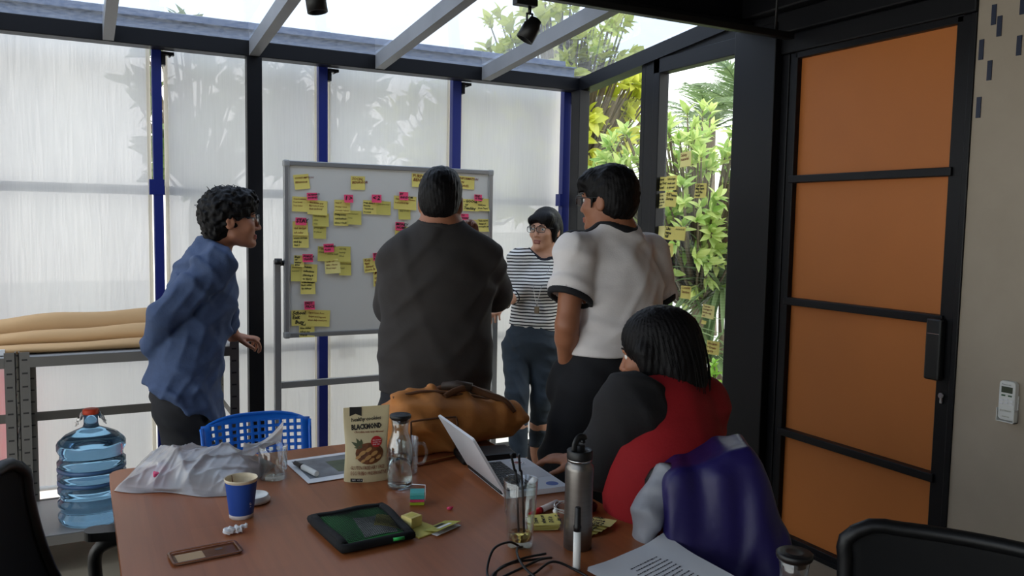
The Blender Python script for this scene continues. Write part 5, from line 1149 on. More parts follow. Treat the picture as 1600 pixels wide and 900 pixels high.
bm = B(); plate(bm, [(0.102 + 0.0185 * math.cos(a), -0.050 + 0.0185 * math.sin(a)) for a in np.linspace(0, 6.1, 24)], 0.0179, 0.0180); obj('sticker_field', bm, 'paper', bs)
bm = B(); plate(bm, [(0.102 + 0.012 * math.cos(a), -0.050 + 0.012 * math.sin(a)) for a in np.linspace(0, 6.1, 20)], 0.0181, 0.0182); obj('sticker_centre', bm, mat('sticker_red', (150, 60, 66), 0.5, noise=(120, 0.6)), bs)
hinge = Matrix.Translation((0, 0.095, 0.014)) @ Matrix.Rotation(R(-31), 4, 'X')
bm = B(); plate(bm, round_rect(-0.15, 0.0, 0.15, 0.190, 0.009), -0.0035, 0.0035); bmesh.ops.rotate(bm, matrix=Matrix.Rotation(R(90), 3, 'X'), verts=bm.verts); bmesh.ops.transform(bm, matrix=hinge, verts=bm.verts); sl_ = obj('screen_lid', bm, ms, t)
bm = B(); plate(bm, round_rect(-0.14, 0.012, 0.14, 0.180, 0.003), 0.0036, 0.004); bmesh.ops.rotate(bm, matrix=Matrix.Rotation(R(90), 3, 'X'), verts=bm.verts); bmesh.ops.transform(bm, matrix=hinge, verts=bm.verts); obj('display', bm, mat('screen_dark', (16, 17, 20), 0.15), sl_)
bm = B(); tube(bm, [(-0.13, 0.099, 0.014), (0.13, 0.099, 0.014)], 0.006, 10); obj('hinge', bm, 'black_plastic', t)
# black case under the duffel, brown sleeve
o = tag(boxo('black_case', (-0.09, -0.055, 0), (0.09, 0.055, 0.026), 'black_plastic', None, 0.006), 'black flat case between laptop and brown bag', 'case'); o.location = (1.14, 2.325, TT); o.rotation_euler = (0, 0, R(-8))
t = thing('leather_sleeve', 'flat reddish brown leather sleeve under the front of the duffel bag', 'sleeve', (0.965, 2.395, TT), R(14))
bm = B(); plate(bm, round_rect(-0.135, -0.05, 0.115, 0.06, 0.012), 0, 0.008); bmesh.ops.bevel(bm, geom=[e for e in bm.edges if abs(e.verts[0].co.z - e.verts[1].co.z) < 1e-6], offset=0.002, segments=2, affect='EDGES'); obj('leather_body', bm, mat('leather_red', (128, 66, 36), 0.5, noise=(30, 0.15), bump=(60, 0.1)), t)
bm = B()
for k in range(40): box(bm, (-0.128 + 0.006 * k, -0.0455, 0.008), (-0.1245 + 0.006 * k, -0.0447, 0.0086))
o = obj('stitching', bm, 'dull_note', t); o['kind'] = 'stuff'
# yellow notes in piles right and left of the steel bottle
def pile(label, cx, cy_, n, rz, txt, spread, sz=0.075):
    for k in range(n):
        o = obj('sticky_note', grid(B(), lambda u, v: ((u - .5) * sz, (v - .5) * sz, 0.0004 + 0.003 * (1 - v) ** 2), 3, 4), 'yellow_note' if k % 2 else 'pale_note')
        o.location = (cx + spread[0] * k, cy_ + spread[1] * k, TT + 0.0021 * k); o.rotation_euler = (0, 0, rz + 0.05 * ((k * 7) % 3 - 1))
        tag(o, label[k], 'sticky note', 'written yellow notes on the table')
        if k == n - 1 or spread[0] > 0.012:
            for i, l in enumerate(txt): text('writing', l, 0.016, 'ink_black', o, Matrix.Translation((-0.03, 0.018 - 0.019 * i, 0.0022 + 0.0006 * i * i)), 0.2, lift=0.0006)
pile(['lowest yellow note of the pile between glass and steel bottle', 'second yellow note of the pile between glass and steel bottle', 'third yellow note of the pile between glass and steel bottle', 'fourth yellow note of the pile between glass and steel bottle', 'fifth yellow note of the pile between glass and steel bottle', 'top written yellow note of the pile between glass and steel bottle'],
     1.017, 1.738, 6, R(65), ('Travel', 'when no', 'DIY in', 'day 12'), (0.0015, 0.001))
pile(['leftmost yellow note fanned out right of the steel bottle', 'second yellow note fanned out right of the steel bottle', 'third yellow note fanned out right of the steel bottle', 'fourth yellow note fanned out right of the steel bottle', 'rightmost written yellow note fanned out right of the steel bottle'], 1.085, 1.655, 5, R(-52), ('only', 'home', 'if sure', 'maybe'), (0.0165, 0.004), 0.06)
# red marker and earphones by the laptop
mk = marker('red capped marker beside the near edge of the laptop', (1.02, 1.812, TT + 0.009), (0.16, 0.05, 0), 0.125, mat('cap_crimson', (196, 30, 34), 0.4), body=mat('red_barrel', (206, 190, 186), 0.4))
mk.rotation_quaternion = Vector((-0.13, -0.06, 0)).normalized().to_track_quat('Z', 'Y'); mk.location = (1.125, 1.845, TT + 0.009)
t = thing('earphones', 'tangled white earphone cable beside the laptop', 'earphones', (1.11, 1.78, TT))
rg = random.Random(21); pts = []
for k in range(26):
    a = k * 1.15; pts.append((0.034 * math.cos(a) * (1 + 0.3 * math.sin(2.3 * k)), 0.026 * math.sin(a) * (1 + 0.3 * math.cos(1.7 * k)), 0.004 + 0.022 * abs(math.sin(0.61 * k))))
bm = B(); tube(bm, catmull(pts, 6), 0.0011, 6); obj('cable', bm, 'white_plastic', t)
for k in (0, -1):
    bm = B(); bmesh.ops.create_uvsphere(bm, u_segments=12, v_segments=8, radius=0.007, matrix=Matrix.Translation(Vector(pts[k]) + Vector((0, 0, 0.004)))); obj('earbud', bm, 'white_plastic', t, True)
bm = B(); bmesh.ops.create_uvsphere(bm, u_segments=16, v_segments=10, radius=0.032, matrix=Matrix.Translation((0, 0, 0.017)) @ Matrix.Diagonal((1, 0.8, 0.5, 1))); o = obj('computer_mouse', bm, mat('mouse_dark', (36, 26, 24), 0.4), None, True); o.location = (1.165, 1.765, TT); tag(o, 'dark computer mouse behind the steel bottle', 'mouse')
# black cable at the front
t = thing('black_cable', 'looped black cable at the bottom of the picture, before the tall glass', 'cable', (0.82, 1.55, TT))
bm = B()
L0 = [(0.075, 0.085, 0.004), (0.035, 0.06, 0.030), (-0.02, 0.03, 0.034), (-0.055, -0.01, 0.006), (-0.06, -0.05, 0.004), (-0.01, -0.055, 0.016), (0.06, -0.035, 0.02), (0.10, -0.02, 0.012), (0.07, 0.0, 0.006), (0.0, -0.01, 0.012), (-0.06, -0.045, 0.010), (-0.05, -0.085, 0.004), (0.02, -0.075, 0.010), (0.08, -0.06, 0.022), (0.125, -0.09, 0.004), (0.13, -0.15, 0.004)]
tube(bm, catmull(L0, 8), 0.0028, 8)
tube(bm, catmull([(0.08, 0.08, 0.004), (0.04, 0.03, 0.026), (0.015, -0.02, 0.03), (0.01, -0.07, 0.02), (0.03, -0.13, 0.004)], 8), 0.0028, 8)
tube(bm, catmull([(-0.06, -0.055, 0.004), (-0.03, -0.02, 0.012), (0.04, 0.0, 0.014), (0.10, 0.005, 0.012)], 8), 0.0028, 8)
obj('cord', bm, 'black_plastic', t)
# paper stack front right
t = thing('paper_stack', 'stack of printed white papers at the bottom right of the table', 'papers', (1.115, 1.335, TT))
rg = random.Random(3)
def sheet_fn(dz, sk):
    qa, qb, qc, qd = Vector((0.965 - 1.115, 1.452 - 1.335)), Vector((1.232 - 1.115, 1.530 - 1.335)), Vector((1.235 - 1.115, 1.235 - 1.335)), Vector((1.03 - 1.115, 1.14 - 1.335))
    def fn(u, v):
        p = qa.lerp(qb, u).lerp(qd.lerp(qc, u), v)
        curl = 0.010 * max(0, u - 0.75) * 4 * max(0, 0.35 - v) * 3 + 0.006 * max(0, .25 - u) * 4 * max(0, .3 - v) * 3
        return (p.x + sk, p.y + sk * 0.5, dz + curl)
    return fn
for k in range(5):
    bm = B(); grid(bm, sheet_fn(0.0006 + 0.0016 * k, rg.uniform(-0.004, 0.003)), 10, 10); o = obj('sheet', bm, 'paper', t)
f4 = sheet_fn(0.0006 + 0.0016 * 4 + 0.0006, 0)
bm = B(); rg = random.Random(9)
for i in range(13):
    v = 0.20 + 0.045 * i
    u0, u1 = (0.34, 0.34 + rg.uniform(0.25, 0.5)) if i in (0, 1, 6) else (0.30, 0.72 + rg.uniform(0, 0.12))
    x = u0
    while x < u1:
        w_ = rg.uniform(0.012, 0.04); q = [f4(1 - x, v), f4(1 - x - w_, v), f4(1 - x - w_, v + 0.012), f4(1 - x, v + 0.012)]; bm.faces.new([bm.verts.new(p) for p in q]); x += w_ + 0.008
o = obj('printed_lines', bm, mat('print_dark', (70, 70, 76), 0.7), t); o['kind'] = 'stuff'

# ================================================================ brown duffel bag
dq = (1.075, 2.53, TT)
t = thing('duffel_bag', 'tan brown canvas duffel bag lying on the far table end', 'bag', dq); t.scale = (1.06, 1, 0.92)
mtan = mat('canvas_tan', (182, 116, 56), 0.75, noise=(7, 0.10), bump=(90, 0.15)); mtan2 = mat('canvas_dark', (96, 60, 34), 0.7, noise=(8, 0.1))
body = U_([(ell((-0.06, 0.0, 0.105), (0.135, 0.115, 0.110)), .03), (rbox((-0.06, 0.0, 0.085), (0.125, 0.10, 0.085), 0.05), .04), (ell((0.08, 0.0, 0.088), (0.15, 0.11, 0.088)), .04), (ell((0.205, 0.0, 0.070), (0.075, 0.085, 0.070)), .04), (rc((-0.13, -0.01, 0.19), (0.07, 0.0, 0.165), 0.035, 0.030), .02), (rc((0.10, 0.03, 0.15), (0.24, 0.02, 0.115), 0.028, 0.026), .02), (rbox((-0.075, -0.108, 0.070), (0.075, 0.022, 0.062), 0.02), .008), (ell((0.255, -0.02, 0.085), (0.03, 0.05, 0.06)), .02)], 0.03)
body = folds(body, 0.011, [((0.25, 0.1, 1), 0.10, 1), ((1, 0.1, -0.5), 0.13, .8), ((0.7, -.3, .8), 0.075, .8)], 6)
o = sdf_mesh('canvas_body', cut(body, half((0, 0, 0.0085), (0, 0, -1))), (-0.24, -0.17, 0.004), (0.31, 0.15, 0.26), 0.0042, mtan, t)
bm = B(); tube(bm, catmull([(-0.17, -0.02, 0.196), (-0.08, -0.035, 0.213), (0.02, -0.03, 0.196), (0.12, -0.02, 0.170), (0.22, -0.01, 0.135)], 6), 0.006, 6); obj('zip', bm, mtan2, t)
for s in (-1, 1):
    bm = B(); tube(bm, catmull([(-0.01, s * 0.05, 0.19), (0.03, s * 0.035, 0.205), (0.085, s * 0.02, 0.208), (0.14, s * 0.03, 0.184), (0.2, s * 0.05, 0.155), (0.23, s * 0.06, 0.11)], 6), 0.008, 8, flat=1.6); obj('handle', bm, mtan2, t)
bm = B(); tube(bm, [(0.02, 0.035, 0.208), (0.055, 0.0, 0.218), (0.095, -0.025, 0.210)], 0.018, 8); obj('handle_wrap', bm, mat('wrap_dark', (52, 38, 28), 0.6), t)
bm = B(); tube(bm, catmull([(-0.150, -0.131, 0.02), (-0.150, -0.133, 0.10), (-0.148, -0.125, 0.134)], 4), 0.0035, 6); tube(bm, catmull([(-0.001, -0.131, 0.02), (0.001, -0.133, 0.10), (-0.002, -0.125, 0.134)], 4), 0.0035, 6); tube(bm, catmull([(-0.148, -0.125, 0.134), (-0.075, -0.130, 0.138), (-0.002, -0.125, 0.134)], 4), 0.0035, 6); obj('pocket_piping', bm, mtan2, t)
bm = B(); box(bm, (0.265, -0.05, 0.10), (0.272, -0.03, 0.112), 0.002); obj('buckle', bm, 'chrome', t)

# ================================================================ people
UP = V3(0, 0, 1)
def skin_mat(name, col): 
    m = mat(name, col, 0.5, noise=(30, 0.05)); p = m.node_tree.nodes['Principled BSDF']; p.inputs['Subsurface Weight'].default_value = 0.0; return m
M['skin_a'] = skin_mat('skin_a', (172, 118, 92)); M['skin_b'] = skin_mat('skin_b', (158, 104, 76)); M['skin_c'] = skin_mat('skin_c', (204, 152, 124))
def hair_mat():
    m = mat('hair_black', (14, 12, 13), 0.55, spec=0.22, bump=(260, 0.2)); return m
M['hair'] = hair_mat(); M['lip'] = mat('lip', (150, 84, 74), 0.5); M['eye'] = mat('eye_white', (226, 222, 216), 0.25); M['iris'] = mat('iris', (22, 15, 12), 0.2)
M['glasses_black'] = mat('glasses_black', (14, 14, 16), 0.3); M['lens'] = pane_mat('lens_glass', (235, 240, 242), 0.1)
class Head:
    def __init__(s, c, fwd, up=UP, k=1.0):
        s.c = V3(c); s.f = nrm(fwd); s.r = nrm(np.cross(s.f, V3(up))); s.u = np.cross(s.r, s.f); s.k = k; s.A = np.array([s.r, s.f, s.u], dtype=np.float32)
    def L(s, x, y, z): return s.c + s.k * (x * s.r + y * s.f + z * s.u)
    def loc(s, g): return lambda P: g(((P - s.c) @ s.A.T) / s.k) * s.k
    def parts(s, neck, nr=0.056):
        loc = s.loc; out = [(loc(ell((0, -0.008, 0.035), (0.073, 0.092, 0.090))), .02), (loc(ell((0, 0.042, -0.028), (0.059, 0.052, 0.078))), .03)]
        for x in (-1, 1):
            out += [(loc(rc((x * .044, 0.010, -0.058), (x * .012, 0.072, -0.091), .019, .016)), .02), (loc(ell((x * .038, 0.070, -0.020), (0.023, 0.020, 0.020))), .02)]
        out += [(loc(ell((0, 0.079, -0.093), (0.021, 0.017, 0.016))), .015), (loc(rc((-0.034, 0.084, 0.027), (0.034, 0.084, 0.027), .012, .012)), .012)]
        g = U_(out)
        soc = U_([loc(ell((x * .032, 0.107, 0.009), (0.017, 0.016, 0.012))) for x in (-1, 1)], .004)
        g = sub(g, soc, 0.012)
        add = [(loc(rc((0, 0.092, 0.014), (0, 0.111, -0.027), .0065, .0105)), .007)]
        for x in (-1, 1): add += [(loc(ell((x * .0125, 0.100, -0.031), (0.0085, 0.010, 0.0075))), .005), (loc(sub(ell((x * .078, -0.008, -0.004), (0.010, 0.020, 0.031)), ell((x * .088, -0.003, -0.002), (0.006, 0.010, 0.018)), .004)), .006)]
        add += [(loc(rc((-0.017, 0.0925, -0.0595), (0.017, 0.0925, -0.0595), .0062, .0062)), .006), (loc(rc((-0.014, 0.092, -0.069), (0.014, 0.092, -0.069), .0072, .0072)), .006)]
        g = U_([(g, 0)] + add)
        return [(g, .02), (rc(s.L(0, -0.018, -0.03), neck, nr * 0.95, nr * 1.08), .025)]
    def face_bits(s, par, shirtless=True):
        for x in (-1, 1):
            bm = B(); bmesh.ops.create_uvsphere(bm, u_segments=14, v_segments=10, radius=0.0112 * s.k, matrix=Matrix.Translation(s.L(x * .031, 0.0800, 0.009))); e = obj('eye', bm, 'eye', par, True)
            bm = B(); bmesh.ops.create_uvsphere(bm, u_segments=10, v_segments=8, radius=0.0060 * s.k, matrix=Matrix.Translation(s.L(x * .031, 0.0860, 0.009))); obj('iris', bm, 'iris', e, True)
            bm = B(); tube(bm, [s.L(x * a, b, z) for a, b, z in ((.014, .0975, .028), (.026, .0975, .033), (.040, .090, .033), (.049, .080, .028))], [0.002, 0.003, 0.0028, 0.0015], 6); obj('eyebrow', bm, 'hair', par)
        lp_ = s.loc(U_([rc((-0.017, 0.0930, -0.0597), (0.017, 0.0930, -0.0597), .0064, .0064), rc((-0.014, 0.0925, -0.0688), (0.014, 0.0925, -0.0688), .0073, .0073)], .002))
        c = s.L(0, .093, -.064); sdf_mesh('lips', lp_, c - .03, c + .03, 0.002, 'lip', par)
    def glasses(s, par, w_=0.026, h_=0.017, z=0.008, thick=0.0016, y=0.112):
        g = B()
        for x in (-1, 1):
            cx = x * 0.0325
            tube(g, [s.L(cx + w_ * math.copysign(abs(math.cos(a)) ** 0.6, math.cos(a)), y - 0.10 * abs(cx + w_ * math.cos(a)) * 0.9, z + h_ * math.copysign(abs(math.sin(a)) ** 0.6, math.sin(a))) for a in np.linspace(0, 2 * math.pi, 25)[:-1]], thick * s.k, 6, closed=True)
            tube(g, [s.L(x * (0.0325 + w_), y - 0.006, z + 0.008), s.L(x * 0.077, 0.06, z + 0.009), s.L(x * 0.081, -0.01, z + 0.010), s.L(x * 0.080, -0.022, z - 0.008)], thick * s.k * 0.9, 6)
        tube(g, [s.L(-0.0075, y - 0.001, z + 0.004), s.L(0, y + 0.001, z + 0.006), s.L(0.0075, y - 0.001, z + 0.004)], thick * s.k, 6)
        o = obj('glasses', g, 'glasses_black', par)
        for x in (-1, 1):
            cx = x * 0.0325; bm = B(); bm.faces.new([bm.verts.new(s.L(cx + w_ * .95 * math.copysign(abs(math.cos(a)) ** 0.6, math.cos(a)), y - 0.09 * abs(cx + w_ * math.cos(a)), z + h_ * .95 * math.copysign(abs(math.sin(a)) ** 0.6, math.sin(a)))) for a in np.linspace(0, 2 * math.pi, 17)[:-1]]); obj('lens', bm, 'lens', o)
    def hair(s, par, adds, cuts, h=0.0042, lump=None, strand=0.0016, name='hair', lo=-.2, hi=.2, seed=1, kcut=0.008):
        g = U_([a if isinstance(a, tuple) else (a, .03) for a in adds])
        if cuts: g = sub(g, U_(cuts, .01), kcut)
        def f(P):
            d = g(P); az = np.arctan2(P[:, 0], -P[:, 1]); el_ = P[:, 2]
            d = d - strand * 0.55 * np.sin(az * 46 + 4 * np.sin(el_ * 20 + az * 2) + seed) - strand * 0.45 * np.sin(az * 83 + el_ * 40 + 2 * np.sin(az * 7))
            if lump:
                a, w_ = lump; k = 2 * math.pi / w_
                d = d - a * (np.sin(k * P[:, 0] + 1.5 * np.sin(k * .6 * P[:, 2])) * np.sin(k * P[:, 1] + 1.2 * np.sin(k * .7 * P[:, 0])) + 0.7 * np.sin(k * 1.3 * P[:, 2] + 2 * np.sin(k * .5 * P[:, 1])) * np.sin(k * 1.1 * P[:, 0] + 1))
            return d
        c = s.c; return sdf_mesh(name, s.loc(f), c + lo, c + hi, h, 'hair', par)
def hand(w_, d, n, side, curl=(0.35, 0.45, 0.35), k=1.0, spread=0.02, thumb=0.5):
    """palm and five separate fingers; d points along the hand, n is the palm side, side = +1/-1 which edge carries the thumb"""
    w_, d, n = V3(w_), nrm(d), V3(n); n = nrm(n - d * (n @ d)); y = np.cross(n, d) * side; out = [(rc(w_ - d * .01, w_ + d * .03 * k, .026 * k, .032 * k, flat=(n, .62)), .02), (rc(w_ + d * .03 * k, w_ + d * .078 * k, .033 * k, .040 * k, flat=(n, .36)), .015)]
    fing = []
    for i, (ln, r) in enumerate(((.070, .0086), (.078, .0088), (.072, .0084), (.056, .0074))):
        p = w_ + k * (d * (.082 - .004 * abs(i - 1)) + y * (.0315 - .021 * i)); th = 0.0
        dd = d + y * spread * (1.5 - i) * 2
        for j, fr in enumerate((.45, .30, .25)):
            th += curl[j] * (1 + 0.12 * i); q = p + nrm(dd * math.cos(th) + n * math.sin(th)) * ln * fr * k; fing.append(rc(p, q, r * k * (1 - .06 * j), r * k * (1 - .06 * (j + 1)))); p = q
    p = w_ + k * (d * .022 + y * .026 + n * .006); q = p + nrm(d * .75 + y * (.75 - thumb * .4) + n * (.25 + thumb * .5)) * .042 * k; q2 = q + nrm(d * .95 + y * (.25 - thumb * .4) + n * (.2 + thumb * .5)) * .032 * k
    fing += [rc(p, q, .0125 * k, .0105 * k), rc(q, q2, .0100 * k, .0085 * k)]
    def ff(P):
        m_ = fing[0](P)
        for g in fing[1:]: m_ = np.minimum(m_, g(P))
        return m_
    return [(U_(out), .018), (ff, .005)]
def mid(a, b, t=.5): return V3(a) * (1 - t) + V3(b) * t
def arm(S, E, W, k=1.0): return [(rc(S, E, .050 * k, .040 * k), .03), (rc(E, mid(E, W, .3), .040 * k, .040 * k), .02), (rc(mid(E, W, .3), W, .040 * k, .026 * k), .02)]
def torso(N, CH, WA, PE, SL, SR, fwd, rch, rwa, rpe, fl=.68, rs=.055):
    fx = (fwd, fl); return [(rc(CH, WA, rch, rwa, fx), .04), (rc(WA, PE, rwa, rpe, (fwd, fl + .06)), .05), (rc(mid(N, CH, .35), CH, rch * .72, rch, fx), .04), (rc(mid(SL, N, .25), mid(SR, N, .25), rs, rs), .05), (rc(SL, SL, rs, rs), .04), (rc(SR, SR, rs, rs), .04), (rc(N, mid(N, CH, .3), .062, .10, fx), .05)]
def leg(Hp, K, An, k=1.0): return [(rc(Hp, K, .090 * k, .058 * k), .04), (rc(K, mid(K, An, .35), .057 * k, .058 * k), .02), (rc(mid(K, An, .35), An, .058 * k, .036 * k), .02)]
def foot(An, fwd): An = V3(An); f_ = nrm(fwd); b = V3(An[0], An[1], .045); return [(rc(An, b - f_ * .02, .036, .038), .02), (rc(b, b + f_ * .13, .040, .036, ((0, 0, 1), .75)), .03)]
def shoe(par, An, fwd, m, sole='white_plastic', high=0.0, m2=None):
    An = V3(An); f_ = nrm(fwd); b = V3(An[0], An[1], .052)
    g = U_([(rc(b - f_ * .035, b + f_ * .135, .050, .044, ((0, 0, 1), .85)), .02), (rc(b - f_ * .01, V3(An[0], An[1], .10 + high), .048, .046), .03)])
    lo, hi = np.minimum(b - .12, b + f_ * .2 - .08), np.maximum(b + .12, b + f_ * .2 + .08); lo[2], hi[2] = 0.0, .2 + high
    o = sdf_mesh('shoe', cut(cut(g, half((0, 0, .014), (0, 0, -1))), half((0, 0, .125 + high), (0, 0, 1))), lo, hi, .006, m, par)
    g2 = rc(b - f_ * .035 - UP * .02, b + f_ * .135 - UP * .02, .054, .048)
    sdf_mesh('sole', cut(cut(g2, half((0, 0, .002), (0, 0, -1))), half((0, 0, .020), (0, 0, 1))), lo, hi, .005, sole, o)
def neck_band(name, shirt, hole, wd, m, par, c, r=.15, h=.0042):
    """a ribbed band that follows the cut of the neck"""
    return sdf_mesh(name, cut(cut(grow(shirt, .0022), grow(hole, wd)), lambda P: .001 - hole(P)), V3(c) - r, V3(c) + r, h, m, par)
def bounds(pts, pad): p = np.array([V3(q) for q in pts]); return p.min(0) - pad, p.max(0) + pad
def ring_band(name, a, b, r, m, par, th=.006, wd=.02, h=.004):
    """a fabric band round a limb, centred at a, axis towards b"""
    a, b = V3(a), V3(b); ax = nrm(b - a); g = shell(rc(a - ax * .1, a + ax * .1, r, r), th); g = cut(cut(g, half(a + ax * wd / 2, ax)), half(a - ax * wd / 2, -ax))
    return sdf_mesh(name, g, a - r - .03, a + r + .03, h, m, par)

# ---------------------------------------------------------------- 1: man in the denim shirt, leaning to look at the board
F1 = nrm((0.99, -0.13, 0)); R1 = nrm(np.cross(F1, UP))
hd = Head((0.565, 3.581, 1.490), (0.985, -0.12, 0.02))
N1, CH1, WA1, PE1 = V3((0.499, 3.626, 1.361)), V3((0.457, 3.633, 1.189)), V3((0.406, 3.651, 0.967)), V3((0.372, 3.662, 0.772))
SR1, SL1 = V3((0.488, 3.447, 1.317)), V3((0.479, 3.814, 1.308)); ER1, WR1 = V3((0.298, 3.495, 1.118)), V3((0.279, 3.640, 0.981)); EL1, WL1 = V3((0.555, 3.823, 1.113)), V3((0.625, 3.908, 0.957))
HR1, HL1 = PE1 + R1 * .085 - UP * .05, PE1 - R1 * .085 - UP * .05
KR1, KL1 = V3(HR1[0] + .03, HR1[1], .46), V3(HL1[0] + .05, HL1[1], .46); AR1, AL1 = V3(HR1[0] - .02, HR1[1], .085), V3(HL1[0] + .02, HL1[1], .085)
hl = V3((0.649, 3.918, 0.958)); hl[2] = 0.952
body = hd.parts(N1, .055) + torso(N1, CH1, WA1, PE1, SL1, SR1, F1, .150, .138, .150) + arm(SR1, ER1, WR1) + arm(SL1, EL1, WL1) + hand(WR1, -R1 * .9 + F1 * .3 - UP * .25, -F1, 1) + hand(WL1, (0.95, 0.05, -0.12), (0.05, 0, -1), 1, (0.5, 0.6, 0.5)) + leg(HR1, KR1, AR1) + leg(HL1, KL1, AL1) + foot(AR1, F1) + foot(AL1, F1)
lo, hi = bounds([hd.c, N1, ER1, HL1, HR1, hl, AR1, AL1, WL1], .17); lo[2] = 0.004
p1 = sdf_mesh('person', U_(body), lo, hi, .0056, 'skin_a')
tag(p1, 'person in blue denim shirt and glasses leaning over beside the shelf', 'person')
hd.face_bits(p1); hd.glasses(p1, .025, .020, .006, .0023)
hd.hair(p1, [ell((0, -0.016, 0.050), (0.092, 0.110, 0.096)), ell((0, -0.055, 0.010), (0.082, 0.070, 0.085)), ell((0, 0.060, 0.085), (0.070, 0.050, 0.048)), ell((0, -0.06, -0.045), (0.062, 0.045, 0.045))],
        [ell((0, 0.135, -0.050), (0.110, 0.090, 0.106)), ell((.088, .066, .004), (.034, .040, .026)), ell((-.088, .066, .004), (.034, .040, .026)), ell((.092, 0.010, -0.020), (.030, .026, .042)), ell((-.092, 0.010, -0.020), (.030, .026, .042)), ell((0, 0.03, -0.125), (0.12, 0.085, 0.075))], lump=(0.0050, 0.045), seed=2)
rg = random.Random(5); bm = B()
for k in range(26):                                            # loose curls standing off the crown and nape
    a = rg.uniform(-2.6, 2.6); e = rg.uniform(-0.2, 1.2); n = Vector((math.sin(a) * math.cos(e), -math.cos(a) * math.cos(e), math.sin(e)))
    b0 = Vector((n.x * .092, -0.016 + n.y * .112, .050 + n.z * .098)); tv = n.cross(Vector((0.3, 0.2, 1))).normalized(); r_ = rg.uniform(.008, .016)
    tube(bm, [hd.L(*(b0 * .97 + n * (r_ * math.sin(t) * 1.4 + .004) + tv * r_ * (1 - math.cos(t)))) for t in np.linspace(0, 3.6, 9)], 0.0013, 4)
obj('curls', bm, 'hair', p1)['kind'] = 'stuff'
M['denim_shirt'] = mat('denim_shirt', (58, 74, 106), 0.85, noise=(40, 0.10), bump=(160, 0.12))
M['black_trousers'] = mat('black_trousers', (22, 23, 28), 0.85)
fx = (F1, .74)
sh = U_([(rc(CH1, WA1, .175, .172, fx), .05), (rc(WA1, PE1 - UP * .02, .172, .185, (F1, .78)), .05), (rc(PE1, PE1 - UP * .14 + F1 * .02, .185, .19, (F1, .78)), .04), (rc(mid(N1, CH1, .3), CH1, .125, .175, fx), .05), (rc(mid(SL1, N1, .2), mid(SR1, N1, .2), .074, .074), .05), (rc(SR1, ER1, .078, .064), .014), (rc(ER1, WR1, .064, .056), .012), (rc(SL1, EL1, .078, .062), .02), (rc(EL1, mid(EL1, WL1, .55), .062, .055), .03), (rc(WR1, WR1 - R1 * .05 - UP * .01, .056, .060), .03)])
hb, hf = V3((0.233, 3.717, 0.822)), V3((0.475, 3.531, 0.673)); hn = nrm(np.cross(hf - hb, R1)); hn = hn if hn[2] < 0 else -hn
sh = cut(sh, half(hb, hn)); sh = folds(sh, .0100, [((-.35, .05, .95), .10, .8), ((.75, .2, .6), .085, 1), ((.2, .9, .35), .12, .6), ((.95, 0, -.3), .06, .45)], 11)
sh = sub(sh, rc(N1 - UP * .02, hd.L(0, -.01, -.03), .064, .070), .006); sh = sub(sh, rc(mid(EL1, WL1, .45), WL1, .040, .045), .006)
lo, hi = bounds([N1, ER1, WR1, HL1, HR1, EL1, WL1], .15); lo[2] = .55
s_ = sdf_mesh('shirt', sh, lo, hi, .0064, 'denim_shirt', p1)
ax = nrm(V3(hd.L(0, -.012, -.07)) - N1); g = shell(rc(N1 - ax * .05, N1 + ax * .06, .082, .074), .007); g = cut(cut(g, half(N1 + ax * .034, ax)), half(N1 - ax * .02, -ax)); g = cut(g, half(N1 + F1 * .055, F1))
sdf_mesh('collar', folds(g, .003, [((1, .2, .3), .07, 1)], 2), N1 - .13, N1 + .13, .0045, 'denim_shirt', s_)
ring_band('cuff', WR1 - R1 * .03, WR1 - R1 * .10, .064, 'denim_shirt', s_, .008, .035)
tr = U_([(rc(WA1 - UP * .03, PE1, .145, .158, (F1, .78)), .04), (rc(HR1, KR1, .108, .080), .04), (rc(KR1, AR1, .080, .062), .03), (rc(HL1, KL1, .108, .080), .04), (rc(KL1, AL1, .080, .062), .03)])
lo, hi = bounds([PE1, AR1, AL1, HR1, HL1], .17); lo[2] = .06; hi[2] = PE1[2] + .12
sdf_mesh('trousers', cut(folds(tr, .007, [((.2, .1, 1), .10, 1), ((.7, .2, .7), .09, .7)], 4), half((0, 0, .085), (0, 0, -1))), lo, hi, .008, 'black_trousers', p1)
M['shoe_dark'] = mat('shoe_dark', (34, 32, 36), 0.6)
shoe(p1, AR1, F1, 'shoe_dark'); shoe(p1, AL1, F1, 'shoe_dark')

# ---------------------------------------------------------------- 2: man in the black T-shirt, back to the camera, arms folded, hand at chin
F2 = nrm((0.467, 0.884, 0)); R2 = nrm(np.cross(F2, UP))
hd = Head((1.222, 2.901, 1.574), F2 * 1.0 + R2 * .08 - UP * .04)
N2, CH2, WA2, PE2 = V3((1.221, 2.890, 1.457)), V3((1.206, 2.893, 1.277)), V3((1.194, 2.876, 1.022)), V3((1.187, 2.862, 0.828))
SL2, SR2 = V3((1.074, 2.948, 1.363)), V3((1.357, 2.822, 1.367)); EL2, WL2 = V3((1.094, 3.045, 1.173)), V3((1.393, 3.113, 1.167)); ER2, WR2 = V3((1.446, 2.910, 1.233)), V3((1.413, 2.989, 1.411))
HL2, HR2 = PE2 - R2 * .10 - UP * .06, PE2 + R2 * .10 - UP * .06
KL2, KR2 = V3(HL2[0] - .01, HL2[1] + .02, .46), V3(HR2[0] + .02, HR2[1] + .02, .46); AL2, AR2 = V3(KL2[0] - .02, KL2[1] - .02, .085), V3(KR2[0] + .02, KR2[1] - .02, .085)
dW = nrm(V3((1.496, 2.991, 1.175)) - WL2)
